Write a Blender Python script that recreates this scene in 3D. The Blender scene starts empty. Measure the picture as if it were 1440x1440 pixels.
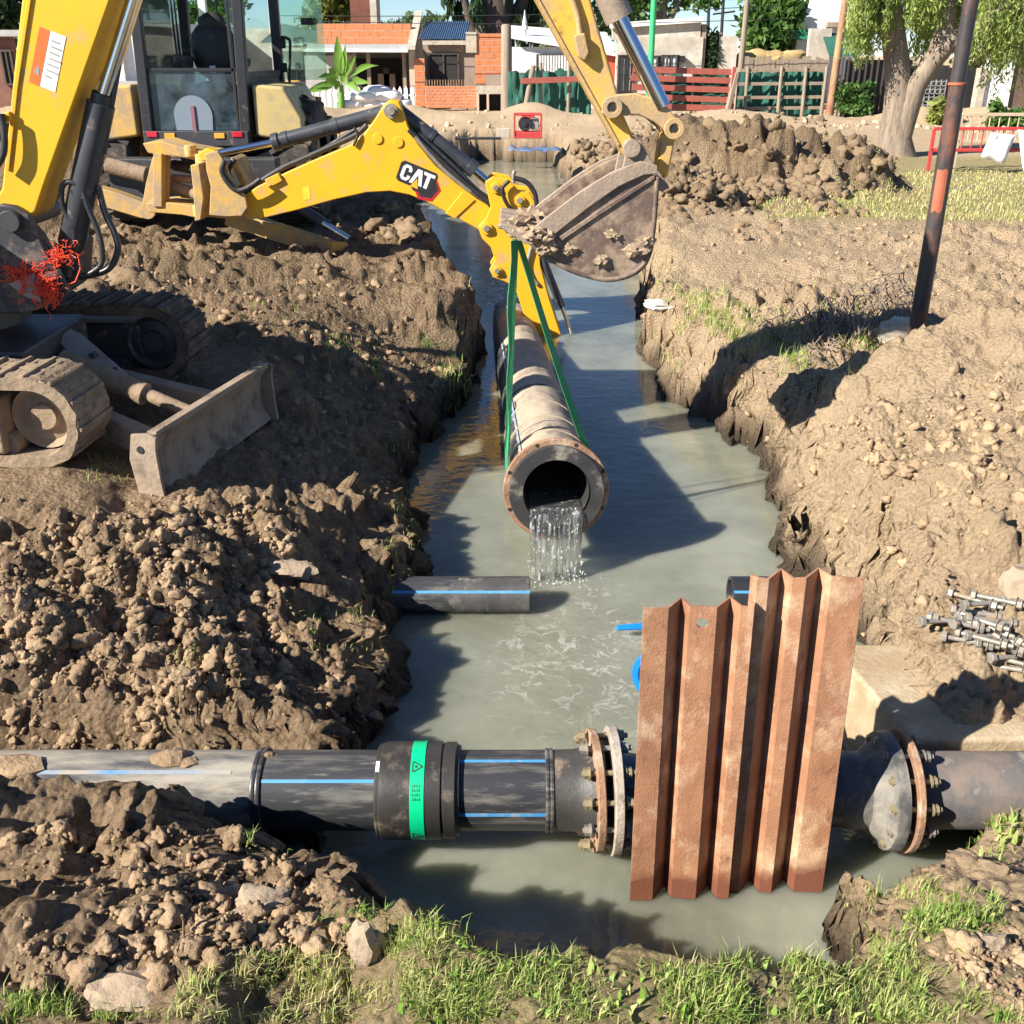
import bpy, math, random
import numpy as np
from mathutils import Vector, Matrix, noise as mn
R = math.radians
S = bpy.context.scene
COL = S.collection
random.seed(7)
# ---------------------------------------------------------------- camera
H, PITCH, F = 1.75, R(24.1), 1440.0
cam = bpy.data.cameras.new('camera'); co = bpy.data.objects.new('camera', cam); COL.objects.link(co)
cam.sensor_fit = 'HORIZONTAL'; cam.angle = 2*math.atan(720/F); cam.clip_start = .05; cam.clip_end = 3000
co.location = (0, 0, H); co.rotation_euler = (R(90)-PITCH, 0, 0)
S.camera = co
# ---------------------------------------------------------------- sky, sun, exposure
TS = Vector((-.81, -.48, .63)).normalized()          # towards the sun
w = bpy.data.worlds.new('World'); S.world = w; w.use_nodes = True
wn = w.node_tree; bg = wn.nodes['Background']
sk = wn.nodes.new('ShaderNodeTexSky'); sk.sky_type = 'NISHITA'; sk.sun_disc = False
sk.sun_elevation = math.asin(TS.z); sk.sun_rotation = math.atan2(TS.x, TS.y)
sk.altitude = 1500; sk.air_density = 1.0; sk.dust_density = .0; sk.ozone_density = 6.0
wn.links.new(sk.outputs[0], bg.inputs[0]); bg.inputs[1].default_value = .062
sl = bpy.data.lights.new('sun', 'SUN'); sl.energy = 5.0; sl.angle = R(.5); sl.color = (1, .93, .82)
so = bpy.data.objects.new('sun', sl); COL.objects.link(so); so.location = TS*50
so.rotation_euler = (-TS).to_track_quat('-Z', 'Y').to_euler()
V = S.view_settings; V.view_transform = 'Standard'; V.look = 'None'; V.gamma = 1; V.exposure = 1.18; V.use_curve_mapping = False
# ---------------------------------------------------------------- sight lines: pixel of the 1440 photograph -> place
CP, SP = math.cos(PITCH), math.sin(PITCH)
def ray(px, py):
    a, b = (px-720)/F, (720-py)/F
    return Vector((a, CP+b*SP, -SP+b*CP))
def aY(px, py, Y):
    d = ray(px, py); return Vector((0, 0, H))+d*(Y/d.y)
def aZ(px, py, z=0.):
    d = ray(px, py); return Vector((0, 0, H))+d*((z-H)/d.z)
def XZ(pts, Y): return [(aY(x, y, Y).x, aY(x, y, Y).z) for x, y in pts]
# ---------------------------------------------------------------- materials
def node(nt, t, **k):
    n = nt.nodes.new(t)
    for a, v in k.items():
        if isinstance(a, str) and a.startswith('i_'): n.inputs[a[2:].replace('_', ' ')].default_value = v
        else: setattr(n, a, v)
    return n
def c4(c): return (c[0], c[1], c[2], 1)
def mixc(nt, fac, a, b, bt='MIX'):
    m = nt.nodes.new('ShaderNodeMix'); m.data_type = 'RGBA'; m.blend_type = bt
    for s, v in ((0, fac), (6, a), (7, b)):
        if hasattr(v, 'is_output'): nt.links.new(v, m.inputs[s])
        else: m.inputs[s].default_value = c4(v) if s and not isinstance(v, float) else v
    return m.outputs[2]
def ramp(nt, src, lo, hi):
    m = nt.nodes.new('ShaderNodeMapRange'); m.clamp = True
    m.inputs[1].default_value = lo; m.inputs[2].default_value = hi
    nt.links.new(src, m.inputs[0]); return m.outputs[0]
def coords(nt, stretch=None):
    tc = nt.nodes.new('ShaderNodeTexCoord'); oi = nt.nodes.new('ShaderNodeObjectInfo')
    sc = node(nt, 'ShaderNodeMath', operation='MULTIPLY'); sc.inputs[1].default_value = 37.
    nt.links.new(oi.outputs['Random'], sc.inputs[0])
    ad = node(nt, 'ShaderNodeVectorMath', operation='ADD')
    nt.links.new(tc.outputs['Object'], ad.inputs[0]); nt.links.new(sc.outputs[0], ad.inputs[1])
    if stretch:
        mu = node(nt, 'ShaderNodeVectorMath', operation='MULTIPLY'); mu.inputs[1].default_value = stretch
        nt.links.new(ad.outputs[0], mu.inputs[0]); return mu.outputs[0]
    return ad.outputs[0]
def nz(nt, vec, scale, detail=6, rough=.6):
    n = node(nt, 'ShaderNodeTexNoise'); n.inputs['Scale'].default_value = scale
    n.inputs['Detail'].default_value = detail; n.inputs['Roughness'].default_value = rough
    nt.links.new(vec, n.inputs['Vector']); return n.outputs[0]
MUD = (.30, .215, .14)
def M(name, c1, c2=None, rough=.6, metal=0., scale=6, dirt=None, bump=0., bs=60, stretch=None, spec=.5, dirt2=None, trans=0., coat=0., zmark=None):
    m = bpy.data.materials.new(name); m.use_nodes = True; nt = m.node_tree; b = nt.nodes['Principled BSDF']
    v = coords(nt, stretch); c2 = c2 or tuple(x*.8 for x in c1)
    col = mixc(nt, ramp(nt, nz(nt, v, scale), .35, .68), c1, c2)
    rg = None
    for d in (dirt, dirt2):
        if not d: continue
        dc, am, ds = d                       # colour, amount 0..1, scale
        f = ramp(nt, nz(nt, v, ds, 8, .68), .69-am*.5, .85-am*.42)
        col = mixc(nt, f, col, dc)
        if rg is None: rg = f
    if zmark:                                # a stain up to a height, with a ragged edge
        tc = nt.nodes.new('ShaderNodeTexCoord'); sx = nt.nodes.new('ShaderNodeSeparateXYZ'); nt.links.new(tc.outputs['Object'], sx.inputs[0])
        ad = node(nt, 'ShaderNodeMath', operation='MULTIPLY_ADD'); nt.links.new(nz(nt, tc.outputs['Object'], 9, 3), ad.inputs[0]); ad.inputs[1].default_value = -.16; nt.links.new(sx.outputs[2], ad.inputs[2])
        col = mixc(nt, ramp(nt, ad.outputs[0], zmark[1], zmark[0]), col, zmark[2])
    nt.links.new(col, b.inputs['Base Color'])
    b.inputs['Metallic'].default_value = metal; b.inputs['Specular IOR Level'].default_value = spec
    if rg is not None:
        mr = nt.nodes.new('ShaderNodeMapRange'); mr.inputs[3].default_value = rough; mr.inputs[4].default_value = .9
        nt.links.new(rg, mr.inputs[0]); nt.links.new(mr.outputs[0], b.inputs['Roughness'])
    else: b.inputs['Roughness'].default_value = rough
    if bump:
        bn = node(nt, 'ShaderNodeBump'); bn.inputs['Strength'].default_value = bump; bn.inputs['Distance'].default_value = .01
        nt.links.new(nz(nt, v, bs, 5), bn.inputs['Height']); nt.links.new(bn.outputs[0], b.inputs['Normal'])
    if trans: b.inputs['Transmission Weight'].default_value = trans
    if coat: b.inputs['Coat Weight'].default_value = coat
    return m
MT = {}
MT['yellow'] = M('yellow_paint', (.80, .43, .018), (.72, .37, .016), .42, scale=3, dirt=((.42, .29, .16), .30, 6), dirt2=((.20, .13, .06), .10, 22), bump=.06, bs=9)
MT['yellow_muddy'] = M('yellow_paint_muddy', (.62, .36, .05), (.52, .32, .09), .55, scale=5, dirt=((.36, .26, .16), .62, 6), bump=.3)
MT['yellow_scraped'] = M('yellow_paint_scraped', (.74, .42, .05), (.60, .35, .08), .5, scale=5, dirt=((.42, .30, .17), .5, 5), dirt2=((.10, .07, .05), .25, 11), bump=.2)
MT['dark_steel'] = M('dark_steel', (.028, .03, .036), (.045, .045, .05), .5, scale=6, dirt=(MUD, .25, 9))
MT['navy_steel'] = M('dark_paint', (.022, .024, .032), (.05, .048, .05), .55, scale=7, dirt=((.22, .17, .12), .42, 7), bump=.2)
MT['cab_paint'] = M('cab_paint', (.02, .021, .026), (.03, .03, .034), .4, scale=7, dirt=((.14, .11, .08), .16, 12))
MT['black'] = M('black_rubber', (.015, .015, .016), (.03, .028, .027), .55, scale=9, dirt=((.12, .09, .06), .25, 14))
MT['hose'] = M('hydraulic_hose', (.02, .021, .025), (.05, .05, .055), .38, scale=14, dirt=(MUD, .15, 20))
MT['chrome'] = M('chrome_rod', (.75, .76, .78), (.65, .66, .7), .12, 1., scale=3)
MT['cyl'] = M('cylinder_paint', (.035, .04, .05), (.06, .062, .07), .35, scale=5, dirt=(MUD, .2, 12))
MT['mud_steel'] = M('mud_caked_steel', (.32, .235, .155), (.22, .155, .10), .9, scale=7, dirt=((.10, .075, .06), .25, 5), bump=.9, bs=30)
MT['blade'] = M('worn_blade_steel', (.33, .255, .18), (.24, .18, .13), .7, scale=6, dirt=((.12, .085, .065), .35, 6), bump=.5, bs=40)
MT['bucket'] = M('worn_bucket_steel', (.15, .098, .078), (.10, .07, .058), .5, .0, scale=7, dirt=((.38, .28, .19), .42, 6), bump=.35, bs=40)
MT['bucket_edge'] = M('scraped_bucket_edge', (.36, .28, .21), (.2, .15, .12), .55, scale=9, dirt=((.40, .30, .2), .35, 9), bump=.4)
MT['tanlink'] = M('tan_worn_link', (.52, .35, .15), (.42, .28, .14), .55, scale=6, dirt=((.36, .26, .17), .4, 7), bump=.3)
MT['rubber_track'] = M('muddy_track', (.30, .22, .145), (.17, .125, .085), .95, scale=9, dirt=((.045, .038, .034), .22, 5), bump=1., bs=28)
MT['dark_track'] = M('track_rubber', (.055, .045, .038), (.10, .075, .055), .9, scale=9, dirt=((.2, .145, .095), .4, 6), bump=.8, bs=30)
MT['rust'] = M('rusty_sheet_steel', (.37, .185, .10), (.25, .115, .06), .72, scale=9, dirt=((.54, .37, .235), .40, 8), dirt2=((.14, .055, .03), .24, 19), bump=.3, bs=160, stretch=(1, 1, .75), zmark=(-.72, -.66, (.15, .05, .025)))
MT['rust_flange'] = M('rusty_flange', (.33, .19, .11), (.22, .12, .07), .85, scale=14, dirt=((.5, .40, .30), .35, 10), bump=.6, bs=80)
MT['grey_flange'] = M('pale_worn_flange', (.42, .36, .30), (.30, .25, .20), .8, scale=12, dirt=((.10, .09, .08), .35, 10), bump=.5, bs=80)
MT['hdpe'] = M('black_polyethylene', (.022, .024, .028), (.045, .046, .05), .38, scale=5, dirt=((.16, .15, .13), .40, 14), dirt2=((.30, .27, .225), .16, 30), stretch=(.16, 1, 1), bump=.15)
MT['hdpe_dirty'] = M('chalky_polyethylene', (.33, .30, .25), (.22, .205, .18), .75, scale=4, dirt=((.06, .062, .068), .52, 9), dirt2=((.42, .35, .25), .34, 7), stretch=(.25, 1, 1.3), bump=.3)
MT['hdpe_brown'] = M('brown_stained_pipe', (.18, .14, .115), (.095, .088, .085), .6, scale=4, dirt=((.06, .065, .075), .45, 4), dirt2=((.4, .33, .26), .22, 8), bump=.2)
MT['hdpe_smear'] = M('smeared_stub', (.045, .046, .05), (.085, .082, .078), .5, scale=6, dirt=((.25, .23, .195), .44, 7), stretch=(1, 1, .6), bump=.2)
MT['pipe_top'] = M('sandy_polyethylene', (.46, .37, .27), (.33, .265, .2), .85, scale=5, dirt=((.045, .045, .05), .28, 4), dirt2=((.28, .19, .12), .3, 9), stretch=(1, .6, 1), bump=.35)
MT['blue'] = M('blue_stripe', (.05, .24, .52), (.07, .27, .5), .5, scale=8, dirt=((.4, .36, .3), .26, 12))
MT['blue_valve'] = M('blue_valve_paint', (.01, .22, .72), (.01, .18, .6), .35, scale=6)
MT['green_tape'] = M('green_tape', (.0, .56, .24), (.0, .48, .2), .4, scale=8)
MT['sling'] = M('green_webbing', (.03, .30, .13), (.05, .22, .10), .75, scale=30, dirt=((.3, .27, .2), .2, 12), bump=.3)
MT['galv'] = M('galvanised_bolt', (.34, .32, .285), (.20, .185, .16), .5, .4, scale=30, dirt=((.33, .25, .16), .4, 25))
MT['concrete'] = M('concrete', (.50, .45, .36), (.40, .35, .28), .9, scale=6, dirt=((.33, .25, .17), .4, 7), bump=.7, bs=60)
MT['pale_concrete'] = M('pale_concrete', (.48, .40, .28), (.38, .30, .19), .9, scale=6, dirt=((.34, .25, .15), .66, 7), bump=.5, bs=60)
MT['stone'] = M('dry_clod_slab', (.34, .265, .185), (.27, .2, .14), .95, scale=6, bump=.9, bs=35)
MT['white_stone'] = M('whitish_rubble', (.58, .55, .5), (.42, .38, .33), .9, scale=12, bump=.6)
MT['pole'] = M('rusting_black_paint', (.026, .025, .027), (.07, .055, .05), .45, scale=4, dirt=((.22, .075, .04), .40, 6), stretch=(1, 1, .45), bump=.2)
MT['pole_red'] = M('red_oxide', (.42, .12, .06), (.3, .09, .05), .6, scale=8, bump=.2)
MT['red_net'] = M('red_plastic_net', (.85, .085, .03), (.7, .06, .02), .45, scale=20)
MT['grey_paint'] = M('grey_plate', (.30, .29, .28), (.24, .23, .22), .6, scale=10)
MT['orange_sticker'] = M('orange_sticker', (.72, .16, .03), (.66, .14, .03), .4)
MT['white'] = M('white_print', (.78, .78, .76), (.72, .72, .7), .45)
MT['ink'] = M('dark_print', (.03, .03, .03), None, .5)
MT['grey_ink'] = M('grey_print', (.32, .31, .3), None, .5)
MT['logo_dark'] = M('dark_logo', (.03, .03, .035), None, .4)
MT['logo_red'] = M('red_logo', (.48, .02, .03), None, .4)
MT['red_light'] = M('red_lens', (.55, .03, .05), (.45, .02, .04), .2)
MT['amber'] = M('amber_lens', (.7, .36, .05), None, .3)
def glass(name, tint, rough=.03, fac=.25, dust=(.4, .42, .4), dam=.2):
    m = bpy.data.materials.new(name); m.use_nodes = True; nt = m.node_tree; nt.nodes.remove(nt.nodes['Principled BSDF'])
    o = nt.nodes['Material Output']
    t = node(nt, 'ShaderNodeBsdfTransparent'); t.inputs[0].default_value = c4(tint)
    g = node(nt, 'ShaderNodeBsdfGlossy'); g.inputs['Roughness'].default_value = rough; g.inputs[0].default_value = (.9, .9, .9, 1)
    fr = node(nt, 'ShaderNodeFresnel'); fr.inputs[0].default_value = 1.5
    mx = node(nt, 'ShaderNodeMixShader'); nt.links.new(fr.outputs[0], mx.inputs[0]); nt.links.new(t.outputs[0], mx.inputs[1]); nt.links.new(g.outputs[0], mx.inputs[2])
    d = node(nt, 'ShaderNodeBsdfDiffuse'); d.inputs[0].default_value = c4(dust)
    v = coords(nt); f = ramp(nt, nz(nt, v, 5, 5), .3, .9)
    mu = node(nt, 'ShaderNodeMath', operation='MULTIPLY'); mu.inputs[1].default_value = dam; nt.links.new(f, mu.inputs[0])
    m2 = node(nt, 'ShaderNodeMixShader'); nt.links.new(mu.outputs[0], m2.inputs[0]); nt.links.new(mx.outputs[0], m2.inputs[1]); nt.links.new(d.outputs[0], m2.inputs[2])
    nt.links.new(m2.outputs[0], o.inputs[0]); return m
MT['glass'] = glass('tinted_glass', (.84, .93, .92), dam=.06)
MT['blue_glass'] = glass('dusty_blue_glass', (.52, .68, .76), dust=(.24, .36, .46), dam=.38)
MT['green_glass'] = glass('green_glass', (.76, .90, .83), dust=(.3, .42, .36), dam=.14)
# ---------------------------------------------------------------- mesh builder
class MB:
    def __init__(s): s.v = []; s.f = []
    def add(s, vs, fs):
        n = len(s.v); s.v += [tuple(p) for p in vs]; s.f += [tuple(i+n for i in f) for f in fs]; return s
    def box(s, c, d, rot=None):
        c = Vector(c); q = [Vector((x*d[0]/2, y*d[1]/2, z*d[2]/2)) for x in (-1, 1) for y in (-1, 1) for z in (-1, 1)]
        if rot is not None: q = [rot @ p for p in q]
        return s.add([p+c for p in q], [(0, 1, 3, 2), (4, 6, 7, 5), (0, 4, 5, 1), (2, 3, 7, 6), (0, 2, 6, 4), (1, 5, 7, 3)])
    def bx(s, x0, x1, y0, y1, z0, z1): return s.box(((x0+x1)/2, (y0+y1)/2, (z0+z1)/2), (abs(x1-x0), abs(y1-y0), abs(z1-z0)))
    def beam(s, p0, p1, w, h=None, up=(0, 0, 1)):
        p0, p1 = Vector(p0), Vector(p1); h = h or w; d = (p1-p0); L = d.length; d.normalize()
        u = Vector(up); a = d.cross(u)
        if a.length < 1e-4: a = d.cross(Vector((0, 1, 0)))
        a.normalize(); b = a.cross(d)
        vs = [p+a*(i*w/2)+b*(j*h/2) for p in (p0, p1) for i, j in ((-1, -1), (1, -1), (1, 1), (-1, 1))]
        return s.add(vs, [(3, 2, 1, 0), (4, 5, 6, 7), (0, 1, 5, 4), (1, 2, 6, 5), (2, 3, 7, 6), (3, 0, 4, 7)])
    def prism(s, poly, y0, y1):                      # polygon in X,Z swept along Y
        a = sum(poly[i][0]*poly[(i+1) % len(poly)][1]-poly[(i+1) % len(poly)][0]*poly[i][1] for i in range(len(poly)))
        if a < 0: poly = poly[::-1]
        n = len(poly); vs = [(x, y0, z) for x, z in poly]+[(x, y1, z) for x, z in poly]
        fs = [tuple(range(n)), tuple(range(2*n-1, n-1, -1))]+[(i, i+n, (i+1) % n+n, (i+1) % n) for i in range(n)]
        return s.add(vs, fs)
    def prismM(s, poly, mat, t):                     # polygon in local x,z of matrix, swept along its y by t
        k = MB().prism(poly, 0, t); return s.add([mat @ Vector(p) for p in k.v], k.f)
    def cyl(s, p0, p1, r0, r1=None, n=16, caps=True):
        p0, p1 = Vector(p0), Vector(p1); r1 = r0 if r1 is None else r1; d = (p1-p0).normalized()
        a = d.orthogonal().normalized(); b = d.cross(a)
        vs = [p+(a*math.cos(t)+b*math.sin(t))*r for p, r in ((p0, r0), (p1, r1)) for t in [2*math.pi*i/n for i in range(n)]]
        fs = [(i, (i+1) % n, (i+1) % n+n, i+n) for i in range(n)]
        if caps: fs += [tuple(range(n-1, -1, -1)), tuple(range(n, 2*n))]
        return s.add(vs, fs)
    def lathe(s, p0, d, prof, n=32, closed=False):   # prof: (distance along d, radius)
        p0, d = Vector(p0), Vector(d).normalized(); a = d.orthogonal().normalized(); b = d.cross(a); m = len(prof)
        vs = [p0+d*t+(a*math.cos(q)+b*math.sin(q))*r for t, r in prof for q in [2*math.pi*i/n for i in range(n)]]
        fs = [(j*n+i, j*n+(i+1) % n, (j+1) % m*n+(i+1) % n, (j+1) % m*n+i) for j in range(m if closed else m-1) for i in range(n)]
        return s.add(vs, fs)
    def ring(s, c, d, ri, ro, t, n=32):
        return s.lathe(c, d, [(-t/2, ri), (-t/2, ro), (t/2, ro), (t/2, ri)], n, True)
    def tube(s, pts, r, n=8, taper=None):
        pts = [Vector(p) for p in pts]; m = len(pts); vs = []; prev = None
        for i, p in enumerate(pts):
            d = (pts[min(i+1, m-1)]-pts[max(i-1, 0)]).normalized()
            a = d.orthogonal().normalized() if prev is None else (prev-d*prev.dot(d)).normalized()
            prev = a; b = d.cross(a); rr = (r[i] if isinstance(r, (list, tuple)) else r)
            vs += [p+(a*math.cos(t)+b*math.sin(t))*rr for t in [2*math.pi*k/n for k in range(n)]]
        fs = [(j*n+i, j*n+(i+1) % n, (j+1)*n+(i+1) % n, (j+1)*n+i) for j in range(m-1) for i in range(n)]
        fs += [tuple(range(n-1, -1, -1)), tuple(range((m-1)*n, m*n))]
        return s.add(vs, fs)
    def strap(s, pts, w, t=.006, side=(0, 1, 0)):
        pts = [Vector(p) for p in pts]; m = len(pts); vs = []
        for i, p in enumerate(pts):
            d = (pts[min(i+1, m-1)]-pts[max(i-1, 0)]).normalized(); sd = side[i] if isinstance(side, list) else side
            a = (Vector(sd)-d*d.dot(Vector(sd))).normalized(); b = d.cross(a); ww = w[i] if isinstance(w, list) else w
            vs += [p+a*ww/2+b*t/2, p-a*ww/2+b*t/2, p-a*ww/2-b*t/2, p+a*ww/2-b*t/2]
        fs = [(j*4+i, j*4+(i+1) % 4, (j+1)*4+(i+1) % 4, (j+1)*4+i) for j in range(m-1) for i in range(4)]
        fs += [(3, 2, 1, 0), tuple(range((m-1)*4, m*4))]
        return s.add(vs, fs)
    def blob(s, c, r, seed=0, sub=2, rough=.35, sc=(1, 1, 1), freq=1.2):
        vs, fs = ICO[sub]; o = Vector((seed*3.7, seed*1.3, seed*7.1)); out = []
        for p in vs:
            k = 1+rough*mn.noise(p*freq+o)*1.3+rough*.5*mn.noise(p*freq*2.7+o)
            out.append(Vector(c)+Vector((p.x*sc[0], p.y*sc[1], p.z*sc[2]))*k*r)
        return s.add(out, fs)
    def build(s, name, mat, parent=None, bev=0, smooth=40, kind=None):
        me = bpy.data.meshes.new(name); me.from_pydata(s.v, [], s.f); me.update()
        if smooth:
            me.shade_smooth(); me.set_sharp_from_angle(angle=R(smooth))
        me.materials.append(MT[mat] if isinstance(mat, str) else mat)
        o = bpy.data.objects.new(name, me); COL.objects.link(o)
        if bev:
            b = o.modifiers.new('bevel', 'BEVEL'); b.width = bev; b.segments = 2; b.limit_method = 'ANGLE'; b.angle_limit = R(35); b.harden_normals = bool(smooth)
        if parent is not None: adopt(o, parent)
        if kind: o['kind'] = kind
        return o
WM = {}
def adopt(o, p):
    o.parent = p; o.matrix_parent_inverse = WM.get(p.name, Matrix()).inverted()
def mk_ico(sub):
    import bmesh
    bm = bmesh.new(); bmesh.ops.create_icosphere(bm, subdivisions=sub, radius=1)
    bm.verts.ensure_lookup_table(); r = ([v.co.copy() for v in bm.verts], [tuple(v.index for v in f.verts) for f in bm.faces]); bm.free(); return r
ICO = {k: mk_ico(k) for k in (1, 2, 3)}
def tag(o, label=None, cat=None, group=None, kind=None):
    for k, v in (('label', label), ('category', cat), ('group', group), ('kind', kind)):
        if v: o[k] = v
    return o
def thing(name, loc, label, cat, group=None):
    o = bpy.data.objects.new(name, None); COL.objects.link(o); o.empty_display_size = .2
    o.location = loc; WM[o.name] = Matrix.Translation(Vector(loc)); return tag(o, label, cat, group)
def one(mb, name, mat, label, cat, group=None, bev=0, smooth=40): return tag(mb.build(name, mat, None, bev, smooth), label, cat, group)
def copy_tree(o, loc=None, rotz=0, label=None, parent=None):
    c = o.copy(); COL.objects.link(c)
    if parent is not None: c.parent = parent
    else:
        c.location = loc; c.rotation_euler.z = rotz
        if label: c['label'] = label
    for ch in o.children: copy_tree(ch, parent=c)
    return c
def piece(name, me, parent, loc, scale=(1, 1, 1), rot=None):
    o = bpy.data.objects.new(name, me); COL.objects.link(o); o.location = loc; o.scale = scale
    if rot: o.rotation_euler = rot
    adopt(o, parent); return o
def npmesh(name, v, faces, mat, attrs=None, smooth=False):
    """v (n,3) array, faces (m,k) array, all of one size"""
    me = bpy.data.meshes.new(name); m, k = faces.shape
    me.vertices.add(len(v)); me.vertices.foreach_set('co', v.astype(np.float32).ravel())
    me.loops.add(m*k); me.loops.foreach_set('vertex_index', faces.astype(np.int32).ravel())
    me.polygons.add(m); me.polygons.foreach_set('loop_start', np.arange(0, m*k, k, dtype=np.int32))
    me.update(calc_edges=True)
    if smooth: me.shade_smooth()
    for an, arr in (attrs or {}).items():
        a = me.color_attributes.new(an, 'FLOAT_COLOR', 'POINT'); a.data.foreach_set('color', arr.astype(np.float32).ravel())
    me.materials.append(MT[mat] if isinstance(mat, str) else mat)
    o = bpy.data.objects.new(name, me); COL.objects.link(o); return o
# ================================================================ GROUND
def hsh(ix, iy, s):
    h = (ix.astype(np.int64)*374761393+iy.astype(np.int64)*668265263+s*974711) & 0xffffffff
    h = ((h ^ (h >> 13))*1274126177) & 0xffffffff
    h = ((h ^ (h >> 15))*2246822519) & 0xffffffff
    return ((h ^ (h >> 16)) & 0xffffff)/float(0xffffff)
def vn(x, y, s=0):
    ix, iy = np.floor(x), np.floor(y); fx, fy = x-ix, y-iy; fx = fx*fx*(3-2*fx); fy = fy*fy*(3-2*fy)
    a, b, c, d = hsh(ix, iy, s), hsh(ix+1, iy, s), hsh(ix, iy+1, s), hsh(ix+1, iy+1, s)
    return (a+(b-a)*fx)*(1-fy)+(c+(d-c)*fx)*fy
def fbm(x, y, s=0, o=4):
    t = 0; a = .5
    for i in range(o):
        t = t+a*(vn(x, y, s+i*17)-.5); x = x*2.03+3.1; y = y*2.03+1.7; a *= .5
    return t
def clods(x, y, sc, s):
    """rounded lumps of random size: heights 0..about sc"""
    u, v = x/sc, y/sc; iu, iv = np.floor(u), np.floor(v); best = np.zeros_like(u)
    for i in (-1, 0, 1):
        for j in (-1, 0, 1):
            cx, cy = iu+i, iv+j
            px, py = cx+.1+.8*hsh(cx, cy, s), cy+.1+.8*hsh(cx, cy, s+5)
            r = .28+.5*hsh(cx, cy, s+9)**1.6; k = .5+.8*hsh(cx, cy, s+13)
            a = hsh(cx, cy, s+21)*6.283; e = .65+.7*hsh(cx, cy, s+25)
            dx, dy = u-px, v-py; c, q = np.cos(a), np.sin(a)
            d2 = ((dx*c+dy*q)*e)**2+((dy*c-dx*q)/e)**2
            t = np.clip(1-d2/(r*r), 0, 1); best = np.maximum(best, r*k*t**.75)
    return best*sc
WZ = -.70
WPX = [(250,1192),(440,1192),(546,1050),(554,960),(572,870),(590,780),(586,700),(596,640),(634,600),(666,572),(674,520),(690,498),(652,455),(612,385),(590,330),(574,288),(610,262),(650,240),(672,226),
       (770,229),(800,262),(880,330),(905,385),(903,440),(908,500),(922,545),(965,583),(1035,622),(1083,668),(1096,740),(1088,800),(1120,850),(1200,900),(1225,1000),(1245,1120),(1300,1195),(1262,1265),(1200,1320)]
WP = [(aZ(x, y, WZ).x, aZ(x, y, WZ).y) for x, y in WPX]+[(.95, 1.90), (.72, 1.72), (.2, 1.70), (-.06, 1.80), (-.36, 2.08), (-.8, 2.4)]
WPa = np.array(WP)
def wdist(X, Y):
    """distance to the water's edge, negative inside"""
    d = np.full(X.shape, 1e9); ins = np.zeros(X.shape, bool); n = len(WPa)
    for i in range(n):
        ax, ay = WPa[i]; bx, by = WPa[(i+1) % n]; ex, ey = bx-ax, by-ay
        t = np.clip(((X-ax)*ex+(Y-ay)*ey)/(ex*ex+ey*ey), 0, 1)
        d = np.minimum(d, (X-ax-t*ex)**2+(Y-ay-t*ey)**2)
        c = ((ay > Y) != (by > Y)) & (X < (bx-ax)*(Y-ay)/((by-ay) if by != ay else 1e-9)+ax); ins ^= c
    d = np.sqrt(d); return np.where(ins, -d, d)
CPX = [(0,1430,.0),(300,1430,0),(720,1436,0),(1100,1430,0),(1440,1430,0),(0,1190,-.19),(150,1180,-.22),(300,1185,-.19),(420,1230,-.13),(520,1275,-.05),(640,1340,.05),(200,1300,-.03),(400,1330,-.03),(0,1300,0),
 (740,1365,.05),(830,1390,.04),(1000,1400,.03),(1440,1260,-.06),(1350,1215,-.2),(1300,1310,-.06),(1440,1170,-.3),(1330,1180,-.36),
 (-100,1055,-.36),(100,1050,-.38),(300,1052,-.38),(480,1045,-.36),(100,960,-.16),(300,955,-.13),(450,950,-.12),(505,890,-.06),(50,850,0),(300,850,.02),(500,800,0),(100,740,0),(300,740,0),(500,680,-.02),
 (50,665,.0),(220,712,-.14),(380,592,-.14),(480,600,-.08),(560,620,-.12),(300,480,0),(450,480,.02),(600,500,-.08),(640,545,-.2),(250,400,.05),(450,380,.1),(560,360,0),(350,340,.0),(200,330,.0),(100,300,0),(500,320,.05),(460,285,0),
 (600,215,0),(760,205,0),(400,220,0),(760,180,0),(500,172,0),(1000,205,0),(1300,205,0),(300,180,0),(0,180,0),
 (960,400,-.12),(1000,350,.05),(1100,420,-.02),(950,320,.12),(1100,330,.1),(1300,340,.06),(1440,340,.08),(1200,420,.06),(1420,430,.08),(1000,470,-.05),(935,512,-.3),(1150,525,-.25),(1235,502,-.26),(1320,470,-.1),(1060,500,.08),
 (1350,512,.24),(1440,486,.34),(1250,570,.12),(1120,620,-.1),(1200,680,.1),(1400,620,.28),(1300,740,.04),(1440,740,.1),(1150,780,-.22),(1250,830,-.24),(1400,850,-.17),(1330,920,-.26),(1215,880,-.32),(1440,960,-.3),
 (1080,280,.02),(1300,270,0),(1440,260,0),(1600,500,.1),(1600,800,0),(-200,700,0),(-200,900,0)]
CPT = np.array([(aZ(x, y, z).x, aZ(x, y, z).y, z) for x, y, z in CPX]+[(x, y, 0) for y in (-3, .4) for x in (-3, 0, 3)]+[(x, y, 0) for y in (45, 90, 300) for x in (-80, -20, 0, 20, 80)])
BUMPS = []   # x, y, height, sx, sy
def bump_px(px, py, Y, h, sx, sy): BUMPS.append((aY(px, py, Y).x, Y, h, sx, sy))
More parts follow.
